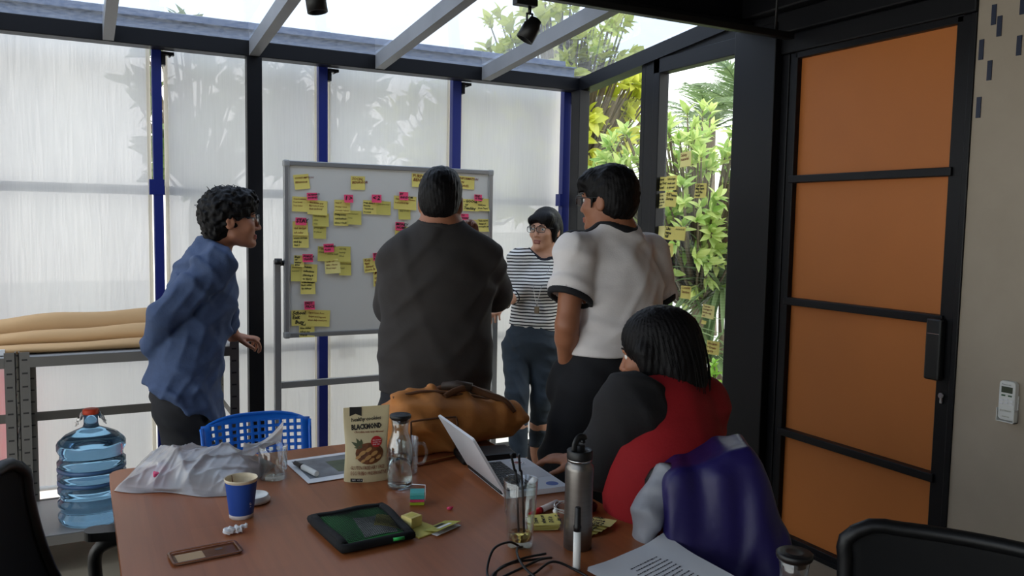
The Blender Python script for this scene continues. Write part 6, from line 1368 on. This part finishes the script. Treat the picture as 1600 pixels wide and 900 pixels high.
body = hd.parts(N2, .066) + torso(N2, CH2, WA2, PE2, SL2, SR2, F2, .19, .185, .185) + arm(SL2, EL2, WL2, 1.1) + arm(SR2, ER2, WR2, 1.1) + hand(WL2, dW, -F2, 1, (.25, .4, .3)) + hand(WR2, nrm(V3((1.371, 3.024, 1.548)) - WR2), -R2 * .4 - F2, 1, (.5, .8, .6), .95) + leg(HL2, KL2, AL2, 1.1) + leg(HR2, KR2, AR2, 1.1) + foot(AL2, F2) + foot(AR2, F2)
lo, hi = bounds([hd.c, N2, EL2, ER2, WL2, HL2, HR2, AL2, AR2, SL2, SR2], .2); lo[2] = .004
p2 = sdf_mesh('person', U_(body), lo, hi, .0056, 'skin_b'); tag(p2, 'person in black T-shirt seen from behind, standing before the whiteboard', 'person')
hd.face_bits(p2)
hd.hair(p2, [ell((0, -0.012, 0.046), (0.081, 0.103, 0.095)), ell((0, -0.045, 0.000), (0.073, 0.064, 0.072)), ell((0, 0.05, 0.095), (0.06, 0.05, 0.045))],
        [ell((0, 0.125, -0.035), (0.105, 0.086, 0.110)), ell((.092, 0.012, -0.020), (.026, .024, .040)), ell((-.092, 0.012, -0.020), (.026, .024, .040)), half((0, 0, -.052), (0, -.15, -1)) if False else ell((0, -0.02, -0.120), (0.14, 0.13, 0.068))], seed=4, lump=(.0012, .05))
hd.hair(p2, [ell((0, 0.075, -0.085), (0.045, 0.030, 0.032)), (rc((.050, .02, -.05), (.02, .08, -.09), .012, .014), .02), (rc((-.050, .02, -.05), (-.02, .08, -.09), .012, .014), .02)], [ell((0, 0.115, -0.055), (0.024, 0.03, 0.016))], name='beard', seed=3)
M['black_tee'] = mat('black_tee', (50, 46, 44), 0.9, noise=(30, 0.06), bump=(200, 0.08))
fx = (F2, .74)
sh = U_([(rc(CH2, WA2, .208, .206, fx), .05), (rc(WA2, PE2 - UP * .02, .206, .212, fx), .05), (rc(mid(N2, CH2, .28), CH2, .130, .208, fx), .06), (rc(mid(SL2, N2, .15), mid(SR2, N2, .15), .076, .076), .06), (rc(SL2, mid(SL2, EL2, 1.0), .084, .080), .018), (rc(EL2, mid(EL2, WL2, .12), .080, .076), .03), (rc(SR2, mid(SR2, ER2, 1.0), .084, .080), .018), (rc(ER2, mid(ER2, WR2, .12), .080, .074), .03)])
sh = cut(sh, half(PE2 + UP * .035, (0, 0, -1))); sh = folds(sh, .0058, [((.9, -.3, .35), .14, .8), ((.3, .2, 1), .12, .6), ((.7, .3, -.7), .09, .7)], 21)
sh = sub(sh, rc(N2 - UP * .01, hd.L(0, -.01, -.04), .074, .080), .006)
lo, hi = bounds([N2, SL2, SR2, EL2, ER2, PE2], .17); lo[2] = PE2[2] - .1
s_ = sdf_mesh('t_shirt', sh, lo, hi, .0066, 'black_tee', p2)
neck_band('neck_band', sh, rc(N2 - UP * .01, hd.L(0, -.01, -.04), .074, .080), .014, 'black_tee', s_, N2)
M['black_jeans'] = mat('black_jeans', (26, 26, 30), 0.85, bump=(150, .1))
tr = U_([(rc(WA2 - UP * .1, PE2, .182, .192, (F2, .78)), .04), (rc(HL2, KL2, .122, .088), .04), (rc(KL2, AL2, .088, .066), .03), (rc(HR2, KR2, .122, .088), .04), (rc(KR2, AR2, .088, .066), .03)])
lo, hi = bounds([PE2, AL2, AR2, HL2, HR2], .2); lo[2] = .06; hi[2] = PE2[2] + .13
t_ = sdf_mesh('jeans', cut(folds(tr, .006, [((.2, .1, 1), .10, 1)], 6), half((0, 0, .085), (0, 0, -1))), lo, hi, .008, 'black_jeans', p2)
shoe(p2, AL2, F2, 'shoe_dark'); shoe(p2, AR2, F2, 'shoe_dark')

# ---------------------------------------------------------------- 3: woman in the striped top, facing the room
F3 = nrm((-0.66, -0.75, 0)); R3 = nrm(np.cross(F3, UP)); DD = 4.7
hd = Head((2.365, 4.079, 1.459), nrm((-0.86, -0.50, 0.02)), UP, .98)
N3, CH3, WA3, PE3 = V3((2.365, 4.089, 1.323)), V3((2.326, 4.073, 1.170)), V3((2.299, 4.070, 0.980)), V3((2.283, 4.065, 0.834))
SR3, SL3 = V3((2.200, 4.106, 1.301)), V3((2.524, 4.094, 1.300)); ER3, WR3 = V3((2.170, 4.059, 1.109)), V3((2.023, 3.950, 1.049)); EL3, WL3 = V3((2.542, 4.064, 1.085)), V3((2.472, 3.992, 0.879))
HR3, HL3 = PE3 + R3 * .085 - UP * .05, PE3 - R3 * .085 - UP * .05
KR3, KL3 = V3((2.145, 3.975, 0.544)), V3((2.304, 3.978, 0.504)); AR3, AL3 = V3((2.101, 3.848, 0.141)), V3((2.321, 4.066, 0.070)); AR3[2] = AL3[2] = .085
body = hd.parts(N3, .048) + torso(N3, CH3, WA3, PE3, SL3, SR3, F3, .122, .108, .142, .68, .040) + arm(SR3, ER3, WR3, .85) + arm(SL3, EL3, WL3, .85) + hand(WR3, WR3 - ER3, (0.2, 0.1, -1), 1, k=.9) + hand(WL3, (0, -.1, -1), R3, 1, k=.9) + leg(HR3, KR3, AR3, .88) + leg(HL3, KL3, AL3, .88) + foot(AR3, F3) + foot(AL3, F3) + [(ell(mid(CH3, WA3, .1) + F3 * .075 + R3 * .05, (.06, .06, .055)), .04), (ell(mid(CH3, WA3, .1) + F3 * .075 - R3 * .05, (.06, .06, .055)), .04)]
lo, hi = bounds([hd.c, N3, ER3, WR3, EL3, HL3, HR3, AL3, AR3], .17); lo[2] = .004
p3 = sdf_mesh('person', U_(body), lo, hi, .0052, 'skin_c'); tag(p3, 'person in striped top and jeans facing the room beside the whiteboard', 'person')
hd.face_bits(p3); hd.glasses(p3, .027, .018, .008, .0019)
hd.hair(p3, [ell((0, -0.012, 0.046), (0.087, 0.106, 0.098)), ell((0, -0.045, -0.005), (0.084, 0.066, 0.085)), (rc((-.055, .062, .075), (.045, .078, .060), .030, .026), .03), (rc((-.072, .02, .02), (-.070, .015, -.055), .022, .010), .02), (rc((.074, .02, .03), (.074, .012, -.035), .020, .012), .02)],
        [ell((0.012, 0.132, -0.034), (0.074, 0.074, 0.102)), ell((0, 0.02, -0.135), (0.12, 0.09, 0.075))], seed=6)
def stripe_mat():
    m = mat('striped_jersey', (232, 230, 226), 0.85); t = m.node_tree; p = t.nodes['Principled BSDF']
    co = t.nodes.new('ShaderNodeTexCoord'); sp_ = t.nodes.new('ShaderNodeSeparateXYZ'); t.links.new(co.outputs['Object'], sp_.inputs[0])
    n = t.nodes.new('ShaderNodeTexNoise'); n.inputs['Scale'].default_value = 6; t.links.new(co.outputs['Object'], n.inputs['Vector'])
    a = t.nodes.new('ShaderNodeMath'); a.operation = 'MULTIPLY_ADD'; a.inputs[1].default_value = 0.018; t.links.new(n.outputs['Fac'], a.inputs[0]); t.links.new(sp_.outputs['Z'], a.inputs[2])
    b = t.nodes.new('ShaderNodeMath'); b.operation = 'MULTIPLY'; b.inputs[1].default_value = 1 / 0.0178; t.links.new(a.outputs[0], b.inputs[0])
    c = t.nodes.new('ShaderNodeMath'); c.operation = 'FRACT'; t.links.new(b.outputs[0], c.inputs[0])
    g = t.nodes.new('ShaderNodeMath'); g.operation = 'GREATER_THAN'; g.inputs[1].default_value = 0.60; t.links.new(c.outputs[0], g.inputs[0])
    mx = t.nodes.new('ShaderNodeMix'); mx.data_type = 'RGBA'; mx.inputs['A'].default_value = (*s2l((232, 230, 226)), 1); mx.inputs['B'].default_value = (*s2l((30, 28, 32)), 1)
    t.links.new(g.outputs[0], mx.inputs['Factor']); t.links.new(mx.outputs['Result'], p.inputs['Base Color']); return m
M['striped_jersey'] = stripe_mat(); fx = (F3, .74)
sh = U_([(rc(CH3, WA3, .135, .126, fx), .05), (rc(WA3, PE3 - UP * .02, .126, .158, (F3, .76)), .05), (rc(mid(N3, CH3, .45), CH3, .105, .135, fx), .05), (rc(mid(SL3, N3, .2), mid(SR3, N3, .2), .054, .054), .05), (rc(SR3, ER3, .060, .048), .03), (rc(ER3, mid(ER3, WR3, .25), .048, .044), .02), (rc(SL3, EL3, .060, .048), .03), (rc(EL3, mid(EL3, WL3, .3), .048, .044), .02), (ell(mid(CH3, WA3, .1) + F3 * .078 + R3 * .052, (.066, .066, .060)), .05), (ell(mid(CH3, WA3, .1) + F3 * .078 - R3 * .052, (.066, .066, .060)), .05)])
sh = cut(sh, half(V3((2.232, 3.985, 0.913)), nrm(V3(0, 0, -1) + R3 * .12))); sh = folds(sh, .0042, [((.3, .2, 1), .085, 1), ((.7, -.5, .5), .07, .6)], 31)
hole3 = rc(N3 - UP * .006 + F3 * .024, N3 + UP * .10 + F3 * .03, .066, .085); sh = sub(sh, hole3, .006)
lo, hi = bounds([N3, SL3, SR3, ER3, EL3, PE3, mid(ER3, WR3, .3)], .15); lo[2] = PE3[2] - .12
s_ = sdf_mesh('striped_top', sh, lo, hi, .0054, 'striped_jersey', p3)
M['navy_trim'] = mat('navy_trim', (26, 26, 40), 0.8)
neck_band('neck_trim', sh, hole3, .012, 'navy_trim', s_, N3)
ring_band('cuff', mid(ER3, WR3, .27), WR3, .047, 'navy_trim', s_, .006, .010, .0035)
M['blue_jeans'] = mat('blue_jeans', (48, 58, 68), 0.85, noise=(5, 0.25), bump=(180, .12))
tr = U_([(rc(mid(WA3, PE3, .5), PE3, .135, .158, (F3, .78)), .04), (rc(HR3, KR3, .092, .062), .03), (rc(KR3, AR3, .062, .044), .03), (rc(HL3, KL3, .092, .060), .03), (rc(KL3, AL3, .060, .044), .03)])
lo, hi = bounds([PE3, AL3, AR3, HL3, HR3], .17); lo[2] = .16; hi[2] = PE3[2] + .12
sdf_mesh('jeans', cut(folds(tr, .0055, [((.2, .1, 1), .07, 1), ((.6, -.4, .6), .06, .8)], 7), half((0, 0, .225), (0, 0, -1))), lo, hi, .0068, 'blue_jeans', p3)
M['shoe_purple'] = mat('shoe_purple', (70, 38, 60), 0.7)
shoe(p3, AR3, F3, 'shoe_dark', 'shoe_purple', .10); shoe(p3, AL3, F3 + R3 * -.5, 'shoe_dark', 'shoe_purple', .10)
bm = B(); pend = CH3 + F3 * .165 - UP * .125 - R3 * .025
tube(bm, catmull([N3 + R3 * .06 + UP * .005, N3 + R3 * .045 + F3 * .10 - UP * .06, CH3 + F3 * .150 - R3 * .0 - UP * .02, pend], 6), 0.0014, 5); tube(bm, catmull([N3 - R3 * .06 + UP * .005, N3 - R3 * .055 + F3 * .10 - UP * .06, CH3 + F3 * .150 - R3 * .045 - UP * .02, pend], 6), 0.0014, 5); nk = obj('necklace', bm, 'chrome', p3)
bm = B(); box(bm, (-.014, -.004, -.04), (.014, .004, 0), .004); bmesh.ops.transform(bm, matrix=Matrix.Translation(pend) @ Matrix.Rotation(math.atan2(F3[1], F3[0]) + R(90), 4, 'Z'), verts=bm.verts); obj('pendant', bm, mat('pendant_bronze', (120, 104, 84), .4, .6), nk)
bm = B(); w0 = mid(ER3, WR3, .75); u_, v_ = frame_of(WR3 - ER3); tube(bm, [Vector(w0) + (u_ * math.cos(a) + v_ * math.sin(a)) * .031 for a in np.linspace(0, 6.28, 17)[:-1]], .0035, 6, closed=True); obj('bracelet', bm, 'chrome', p3)

# ---------------------------------------------------------------- 4: man in the white T-shirt with black trim
F4 = nrm((-0.10, 0.99, 0)); R4 = nrm(np.cross(F4, UP))
hd = Head((1.762, 2.571, 1.586), nrm((-0.46, 0.885, 0.0)))
N4, CH4, WA4, PE4 = V3((1.785, 2.550, 1.491)), V3((1.787, 2.529, 1.269)), V3((1.754, 2.506, 1.080)), V3((1.706, 2.496, 0.941))
SL4, SR4 = V3((1.594, 2.529, 1.403)), V3((1.965, 2.582, 1.396)); EL4, WL4 = V3((1.535, 2.480, 1.145)), V3((1.575, 2.547, 0.984)); ER4, WR4 = V3((2.019, 2.573, 1.108)), V3((1.995, 2.582, 0.942))
HL4, HR4 = PE4 - R4 * .085 - UP * .05, PE4 + R4 * .085 - UP * .05
KL4, KR4 = V3((1.559, 2.524, 0.649)), V3((1.729, 2.545, 0.610)); AL4, AR4 = V3(KL4[0] - .03, KL4[1] - .02, .085), V3(KR4[0] + .0, KR4[1] - .03, .085)
body = hd.parts(N4, .056) + torso(N4, CH4, WA4, PE4, SL4, SR4, F4, .155, .145, .15) + arm(SL4, EL4, WL4, 1.0) + arm(SR4, ER4, WR4, 1.0) + hand(WL4, F4 * .25 - UP, R4, 1, (.2, .25, .2)) + hand(WR4, F4 * .25 - UP, -R4, -1, (.2, .25, .2)) + leg(HL4, KL4, AL4) + leg(HR4, KR4, AR4) + foot(AL4, F4) + foot(AR4, F4)
lo, hi = bounds([hd.c, N4, EL4, ER4, HL4, HR4, AL4, AR4, SL4, SR4], .17); lo[2] = .004
p4 = sdf_mesh('person', U_(body), lo, hi, .0056, 'skin_b'); tag(p4, 'person in white T-shirt with black cuffs, hand in trouser pocket, seen from behind', 'person')
hd.face_bits(p4); hd.glasses(p4, .027, .018, .008, .0018)
hd.hair(p4, [ell((0, -0.014, 0.050), (0.086, 0.106, 0.098)), ell((0, -0.048, -0.004), (0.079, 0.062, 0.075)), ell((0, 0.060, 0.082), (0.072, 0.050, 0.048)), (rc((-.060, .085, .075), (-.055, .100, .035), .016, .006), .02), (rc((-.03, .10, .075), (-.02, .112, .04), .016, .006), .02)],
        [ell((0, 0.135, -0.045), (0.110, 0.086, 0.105)), ell((.092, 0.010, -0.022), (.028, .025, .042)), ell((-.092, 0.010, -0.022), (.028, .025, .042)), ell((0, 0.00, -0.128), (0.13, 0.11, 0.075))], seed=8, lump=(.0018, .05))
bm = B(); tube(bm, [hd.L(-.070, .030, .03), hd.L(-.071, .032, .005), hd.L(-.068, .036, -.02)], [.010, .008, .003], 6, flat=.4); obj('sideburn', bm, 'hair', p4)
M['white_tee'] = mat('white_tee', (226, 220, 218), 0.9, noise=(20, 0.03), bump=(200, .08)); M['black_trim'] = mat('black_trim', (24, 24, 28), 0.8)
fx = (F4, .74)
sh = U_([(rc(CH4, WA4, .172, .165, fx), .05), (rc(WA4, PE4 - UP * .02, .165, .172, fx), .05), (rc(mid(N4, CH4, .3), CH4, .115, .172, fx), .05), (rc(mid(SL4, N4, .15), mid(SR4, N4, .15), .066, .066), .05)])
cl_, cr_ = mid(SL4, EL4, .66), mid(SR4, ER4, .66); dl, dr = nrm(EL4 - SL4), nrm(ER4 - SR4)
sh = cut(sh, half(V3((1.661, 2.483, 1.034)), (0, 0, -1)))
sh = U_([(sh, 0)] + [(cut(rc(S_, mid(S_, E_, .8), .078, .080), half(c_, nrm(d_ + R4 * .25 * g_))), .015) for S_, E_, c_, d_, g_ in ((SL4, EL4, cl_, dl, -1), (SR4, ER4, cr_, dr, 1))])
sh = folds(sh, .0095, [((.95, .1, .25), .15, .8), ((.4, .2, .9), .11, .7), ((.7, .3, -.65), .085, .6)], 41)
sh = sub(sh, rc(N4 - UP * .01, hd.L(0, -.012, -.05), .066, .072), .006)
sh = sub(sh, rc(mid(SL4, EL4, .45), mid(SL4, EL4, .85), .066, .072), .004); sh = sub(sh, rc(mid(SR4, ER4, .45), mid(SR4, ER4, .85), .066, .072), .004)
lo, hi = bounds([N4, SL4, SR4, EL4, ER4, PE4], .16); lo[2] = PE4[2] - .06
s_ = sdf_mesh('t_shirt', sh, lo, hi, .0062, 'white_tee', p4)
for cc, dd, sg in ((cl_, dl, -1), (cr_, dr, 1)):
    ax = nrm(dd + R4 * .25 * sg); g = shell(rc(cc - dd * .12, cc + dd * .12, .0835, .0845), .016); g = cut(cut(g, half(cc + ax * .003, ax)), half(cc - ax * .019, -ax)); sdf_mesh('cuff', g, cc - .13, cc + .13, .0045, 'black_trim', s_)
neck_band('neck_band', sh, rc(N4 - UP * .01, hd.L(0, -.012, -.05), .066, .072), .017, 'black_trim', s_, N4)
ms_ = mid(SL4, N4, .5); g = grow(sh, .0022); g = cut(cut(g, half(ms_ + F4 * .050, F4)), half(ms_ - F4 * .018, -F4)); g = cut(cut(g, half(SL4 - R4 * .035, -R4)), half(N4 - R4 * .058, R4)); g = cut(g, half(ms_ + UP * .0, -UP))
sdf_mesh('shoulder_stripe', g, bounds([SL4, N4], .13)[0], bounds([SL4, N4], .13)[1], .0042, 'black_trim', s_)
tr = U_([(rc(mid(WA4, PE4, .3), PE4, .150, .160, (F4, .78)), .04), (rc(HL4, KL4, .110, .085), .04), (rc(KL4, AL4, .085, .070), .03), (rc(HR4, KR4, .110, .085), .04), (rc(KR4, AR4, .085, .070), .03), (rc(WL4 + F4 * .01 - UP * .02, WL4 + F4 * .03 - UP * .10, .050, .055), .03), (rc(WR4 + F4 * .01 - UP * .02, WR4 + F4 * .03 - UP * .10, .050, .055), .03)])
lo, hi = bounds([PE4, AL4, AR4, HL4, HR4, KL4], .18); lo[2] = .06; hi[2] = PE4[2] + .14
t_ = sdf_mesh('trousers', cut(folds(tr, .006, [((.2, .1, 1), .10, 1), ((.7, .2, .6), .09, .6)], 9), half((0, 0, .085), (0, 0, -1))), lo, hi, .0075, 'black_trousers', p4)
bm = B(); bmesh.ops.create_circle(bm, cap_ends=True, segments=14, radius=.007, matrix=Matrix.Translation(PE4 - F4 * .134 - R4 * .03 - UP * .02) @ Matrix.Rotation(R(90), 4, 'X')); obj('pocket_button', bm, 'black_plastic', t_)
shoe(p4, AL4, F4, 'shoe_dark'); shoe(p4, AR4, F4, 'shoe_dark')
bm = B(); u_, v_ = frame_of(WL4 - EL4); tube(bm, [Vector(WL4) + (u_ * math.cos(a) + v_ * math.sin(a)) * .030 for a in np.linspace(0, 6.28, 17)[:-1]], .006, 6, closed=True); obj('watch_strap', bm, 'black_plastic', p4)

# ---------------------------------------------------------------- 5: woman seated at the table, red and black raglan top
F5 = nrm((-0.22, 0.975, 0)); R5 = nrm(np.cross(F5, UP))
hd = Head((1.444, 1.836, 1.139), nrm((-0.60, 0.77, -0.16)), UP, 1.0)
N5, CH5, WA5, PE5 = V3((1.435, 1.773, 1.025)), V3((1.423, 1.769, 0.912)), V3((1.410, 1.733, 0.807)), V3((1.402, 1.684, 0.726))
PE5[2] = .565
SL5, SR5 = V3((1.298, 1.766, 1.024)), V3((1.570, 1.801, 0.996)); EL5, WL5 = V3((1.246, 1.824, 0.861)), V3((1.334, 2.067, 0.796)); ER5, WR5 = V3((1.643, 1.899, 0.752)), V3((1.439, 1.965, 0.787))
EL5[2] = max(EL5[2], .80); WL5[2] = .788; WR5[2] = .80
HL5, HR5 = PE5 - R5 * .09, PE5 + R5 * .09
KL5, KR5 = HL5 + F5 * .40 - UP * .03, HR5 + F5 * .40 - UP * .03; AL5, AR5 = V3(KL5[0], KL5[1] - .04, .085), V3(KR5[0], KR5[1] - .06, .085)
body = hd.parts(N5, .052) + torso(N5, CH5, WA5, PE5, SL5, SR5, F5, .155, .165, .180, .74) + arm(SL5, EL5, WL5, 1.05) + arm(SR5, ER5, WR5, 1.05) + hand(WL5, (-.55, .8, -.05), (0, 0, -1), -1, (.15, .3, .25), .95) + hand(WR5, nrm(V3((1.340, 1.928, 0.804)) - WR5), (0, -.6, -.7), -1, (.3, .5, .4), .95) + leg(HL5, KL5, AL5, 1.15) + leg(HR5, KR5, AR5, 1.15) + foot(AL5, F5) + foot(AR5, F5)
lo, hi = bounds([hd.c, N5, EL5, ER5, WL5, WR5, PE5, KL5, AL5, AR5, KR5], .2); lo[2] = .004
p5 = sdf_mesh('person', U_(body), lo, hi, .0056, 'skin_b'); tag(p5, 'seated person with black bob in red and black top at the table', 'person')
hd.face_bits(p5)
hd.hair(p5, [ell((0, -0.012, 0.046), (0.096, 0.114, 0.098)), ell((0, -0.045, -0.030), (0.102, 0.082, 0.100)), ell((0, -0.055, -0.085), (0.088, 0.062, 0.055)), (rc((-.088, .015, .02), (-.082, .006, -.10), .026, .018), .03), (rc((.088, .015, .02), (.082, .006, -.10), .026, .018), .03)],
        [ell((0.0, 0.140, -0.050), (0.085, 0.094, 0.125)), ell((0, 0.10, -0.15), (0.10, 0.10, 0.10))], lo=-.22, hi=.22, h=.0040, strand=.0022, seed=3)
bm = B(); rg = random.Random(8)
for k in range(40):
    a = rg.uniform(-2.2, 2.2); n = Vector((math.sin(a), -math.cos(a), 0)); z0 = rg.uniform(.02, .12); rr = math.sqrt(max(.02, 1 - ((z0 - .046) / .1) ** 2))
    pts = [(n.x * .098 * rr, -.012 + n.y * .116 * rr, z0), (n.x * .106, -.03 + n.y * .105, -.02), (n.x * (.100 + .012 * rg.random()), -.04 + n.y * (.085 + .012 * rg.random()), -.105 - .015 * rg.random())]
    tube(bm, [hd.L(*p) for p in catmull(pts, 6)], .0012, 4)
obj('loose_strands', bm, 'hair', p5)['kind'] = 'stuff'
M['red_jersey'] = mat('red_jersey', (150, 16, 24), 0.85, noise=(12, .06), bump=(160, .1)); M['black_sleeve'] = mat('black_sleeve', (28, 27, 29), 0.9, bump=(160, .1))
fx = (F5, .78)
sh = U_([(rc(CH5, WA5, .172, .186, fx), .05), (rc(WA5, PE5 + UP * .02, .186, .205, (F5, .86)), .05), (rc(mid(N5, CH5, .2), CH5, .110, .172, fx), .05), (rc(mid(SL5, N5, .35), mid(SR5, N5, .0), .062, .074), .05), (rc(SR5, mid(SR5, ER5, .4), .076, .074), .04)])
sh = folds(sh, .0045, [((.2, .2, 1), .11, .9), ((.8, -.2, .5), .10, .7)], 51); sh = cut(sh, half((0, 0, .515), (0, 0, -1))); sh = sub(sh, rc(N5 - UP * .015, hd.L(0, -.01, -.05), .064, .070), .006)
lo, hi = bounds([N5, SL5, SR5, PE5, CH5], .22); lo[2] = .49; hi[2] = N5[2] + .1
s_ = sdf_mesh('raglan_top', sh, lo, hi, .0066, 'red_jersey', p5)
sl = U_([(rc(mid(N5, SL5, .55) - UP * .015, SL5, .072, .084), .04), (rc(SL5, EL5, .084, .074), .04), (rc(EL5, mid(EL5, WL5, .8), .074, .046), .03), (rc(mid(CH5, SL5, .72), mid(CH5, EL5, .62), .085, .07), .05)])
sl = folds(sl, .005, [((.4, .2, .9), .10, 1), ((.8, -.4, .4), .07, .8)], 61); lo, hi = bounds([N5, SL5, EL5, WL5], .13); lo[2] = .752
sdf_mesh('left_sleeve', sl, lo, hi, .0062, 'black_sleeve', p5)
sl = U_([(rc(mid(SR5, ER5, .3), ER5, .078, .066), .04), (rc(ER5, mid(ER5, WR5, .75), .066, .046), .03)]); lo, hi = bounds([SR5, ER5, WR5], .12); lo[2] = .752
sdf_mesh('right_sleeve', folds(sl, .006, [((.4, .2, .9), .09, 1)], 62), lo, hi, .0066, 'black_sleeve', p5)
tr = U_([(rc(PE5, PE5 + UP * .05, .19, .18, (F5, .85)), .04), (rc(HL5, KL5, .105, .085), .04), (rc(KL5, AL5, .085, .065), .03), (rc(HR5, KR5, .105, .085), .04), (rc(KR5, AR5, .085, .065), .03)])
lo, hi = bounds([PE5, KL5, KR5, AL5, AR5], .22); lo[2] = .06; hi[2] = .7
sdf_mesh('trousers', cut(cut(tr, half((0, 0, .085), (0, 0, -1))), half((0, 0, .462), (0, 0, -1)) if False else half((0, 0, .085), (0, 0, -1))), lo, hi, .009, 'black_trousers', p5)
shoe(p5, AL5, F5, 'shoe_dark'); shoe(p5, AR5, F5, 'shoe_dark')

# ---------------------------------------------------------------- jacket over the chair back
jc = (1.385, 1.575, 0)
t = thing('jacket', 'purple jacket with grey sleeve panel hung over the back of the chair', 'jacket', jc, R(-28))
M['purple_nylon'] = mat('purple_nylon', (34, 26, 84), 0.42, noise=(6, .10), bump=(50, .1)); M['grey_nylon'] = mat('grey_nylon', (150, 152, 160), 0.45, bump=(50, .1))
def planes(ps, k=.03):
    def f(P):
        d = None
        for p, n in ps:
            e = (P - V3(p)) @ nrm(n); d = e if d is None else -smin(-d, -e, k)
        return d
    return f
jb = planes([((0, -.105, .92), (0.05, -1, .20)), ((0, .06, .92), (0, 1, .10)), ((-.105, 0, .90), (-1, 0, -.05)), ((.105, 0, .985), (1, -.1, .40)), ((.0, 0, .945), (-.36, 0, 1)), ((.115, -.06, .985), (.5, -.3, 1))], .016)
jb = U_([(jb, 0), (rc((-.09, -.09, .87), (-.03, -.13, .62), .028, .045), .05), (rc((.09, -.09, .92), (.15, -.15, .62), .025, .055), .05), (rc((.02, -.1, .90), (.045, -.14, .58), .025, .04), .05)])
jb = folds(jb, .0065, [((1, .1, .10), .12, 1), ((1, -.3, -.35), .09, .6)], 74)
jb = cut(jb, half((.0, -.1, .585), (0.15, 0, -1)))
sdf_mesh('jacket_body', jb, (-.27, -.29, .50), (.36, .17, 1.14), .0060, 'purple_nylon', t)
js = U_([(rc((-.095, -.055, .895), (-.150, -.085, .80), .036, .042, ((.6, .3, .75), .55)), .03), (rc((-.150, -.085, .80), (-.165, -.10, .70), .042, .044, ((1, .2, 0), .6)), .03)])
sdf_mesh('grey_sleeve', folds(js, .004, [((.3, .1, 1), .06, 1), ((.9, -.3, .3), .05, .7)], 72), (-.30, -.25, .62), (-.03, .08, 1.05), .0055, 'grey_nylon', t)

letters_to_meshes()
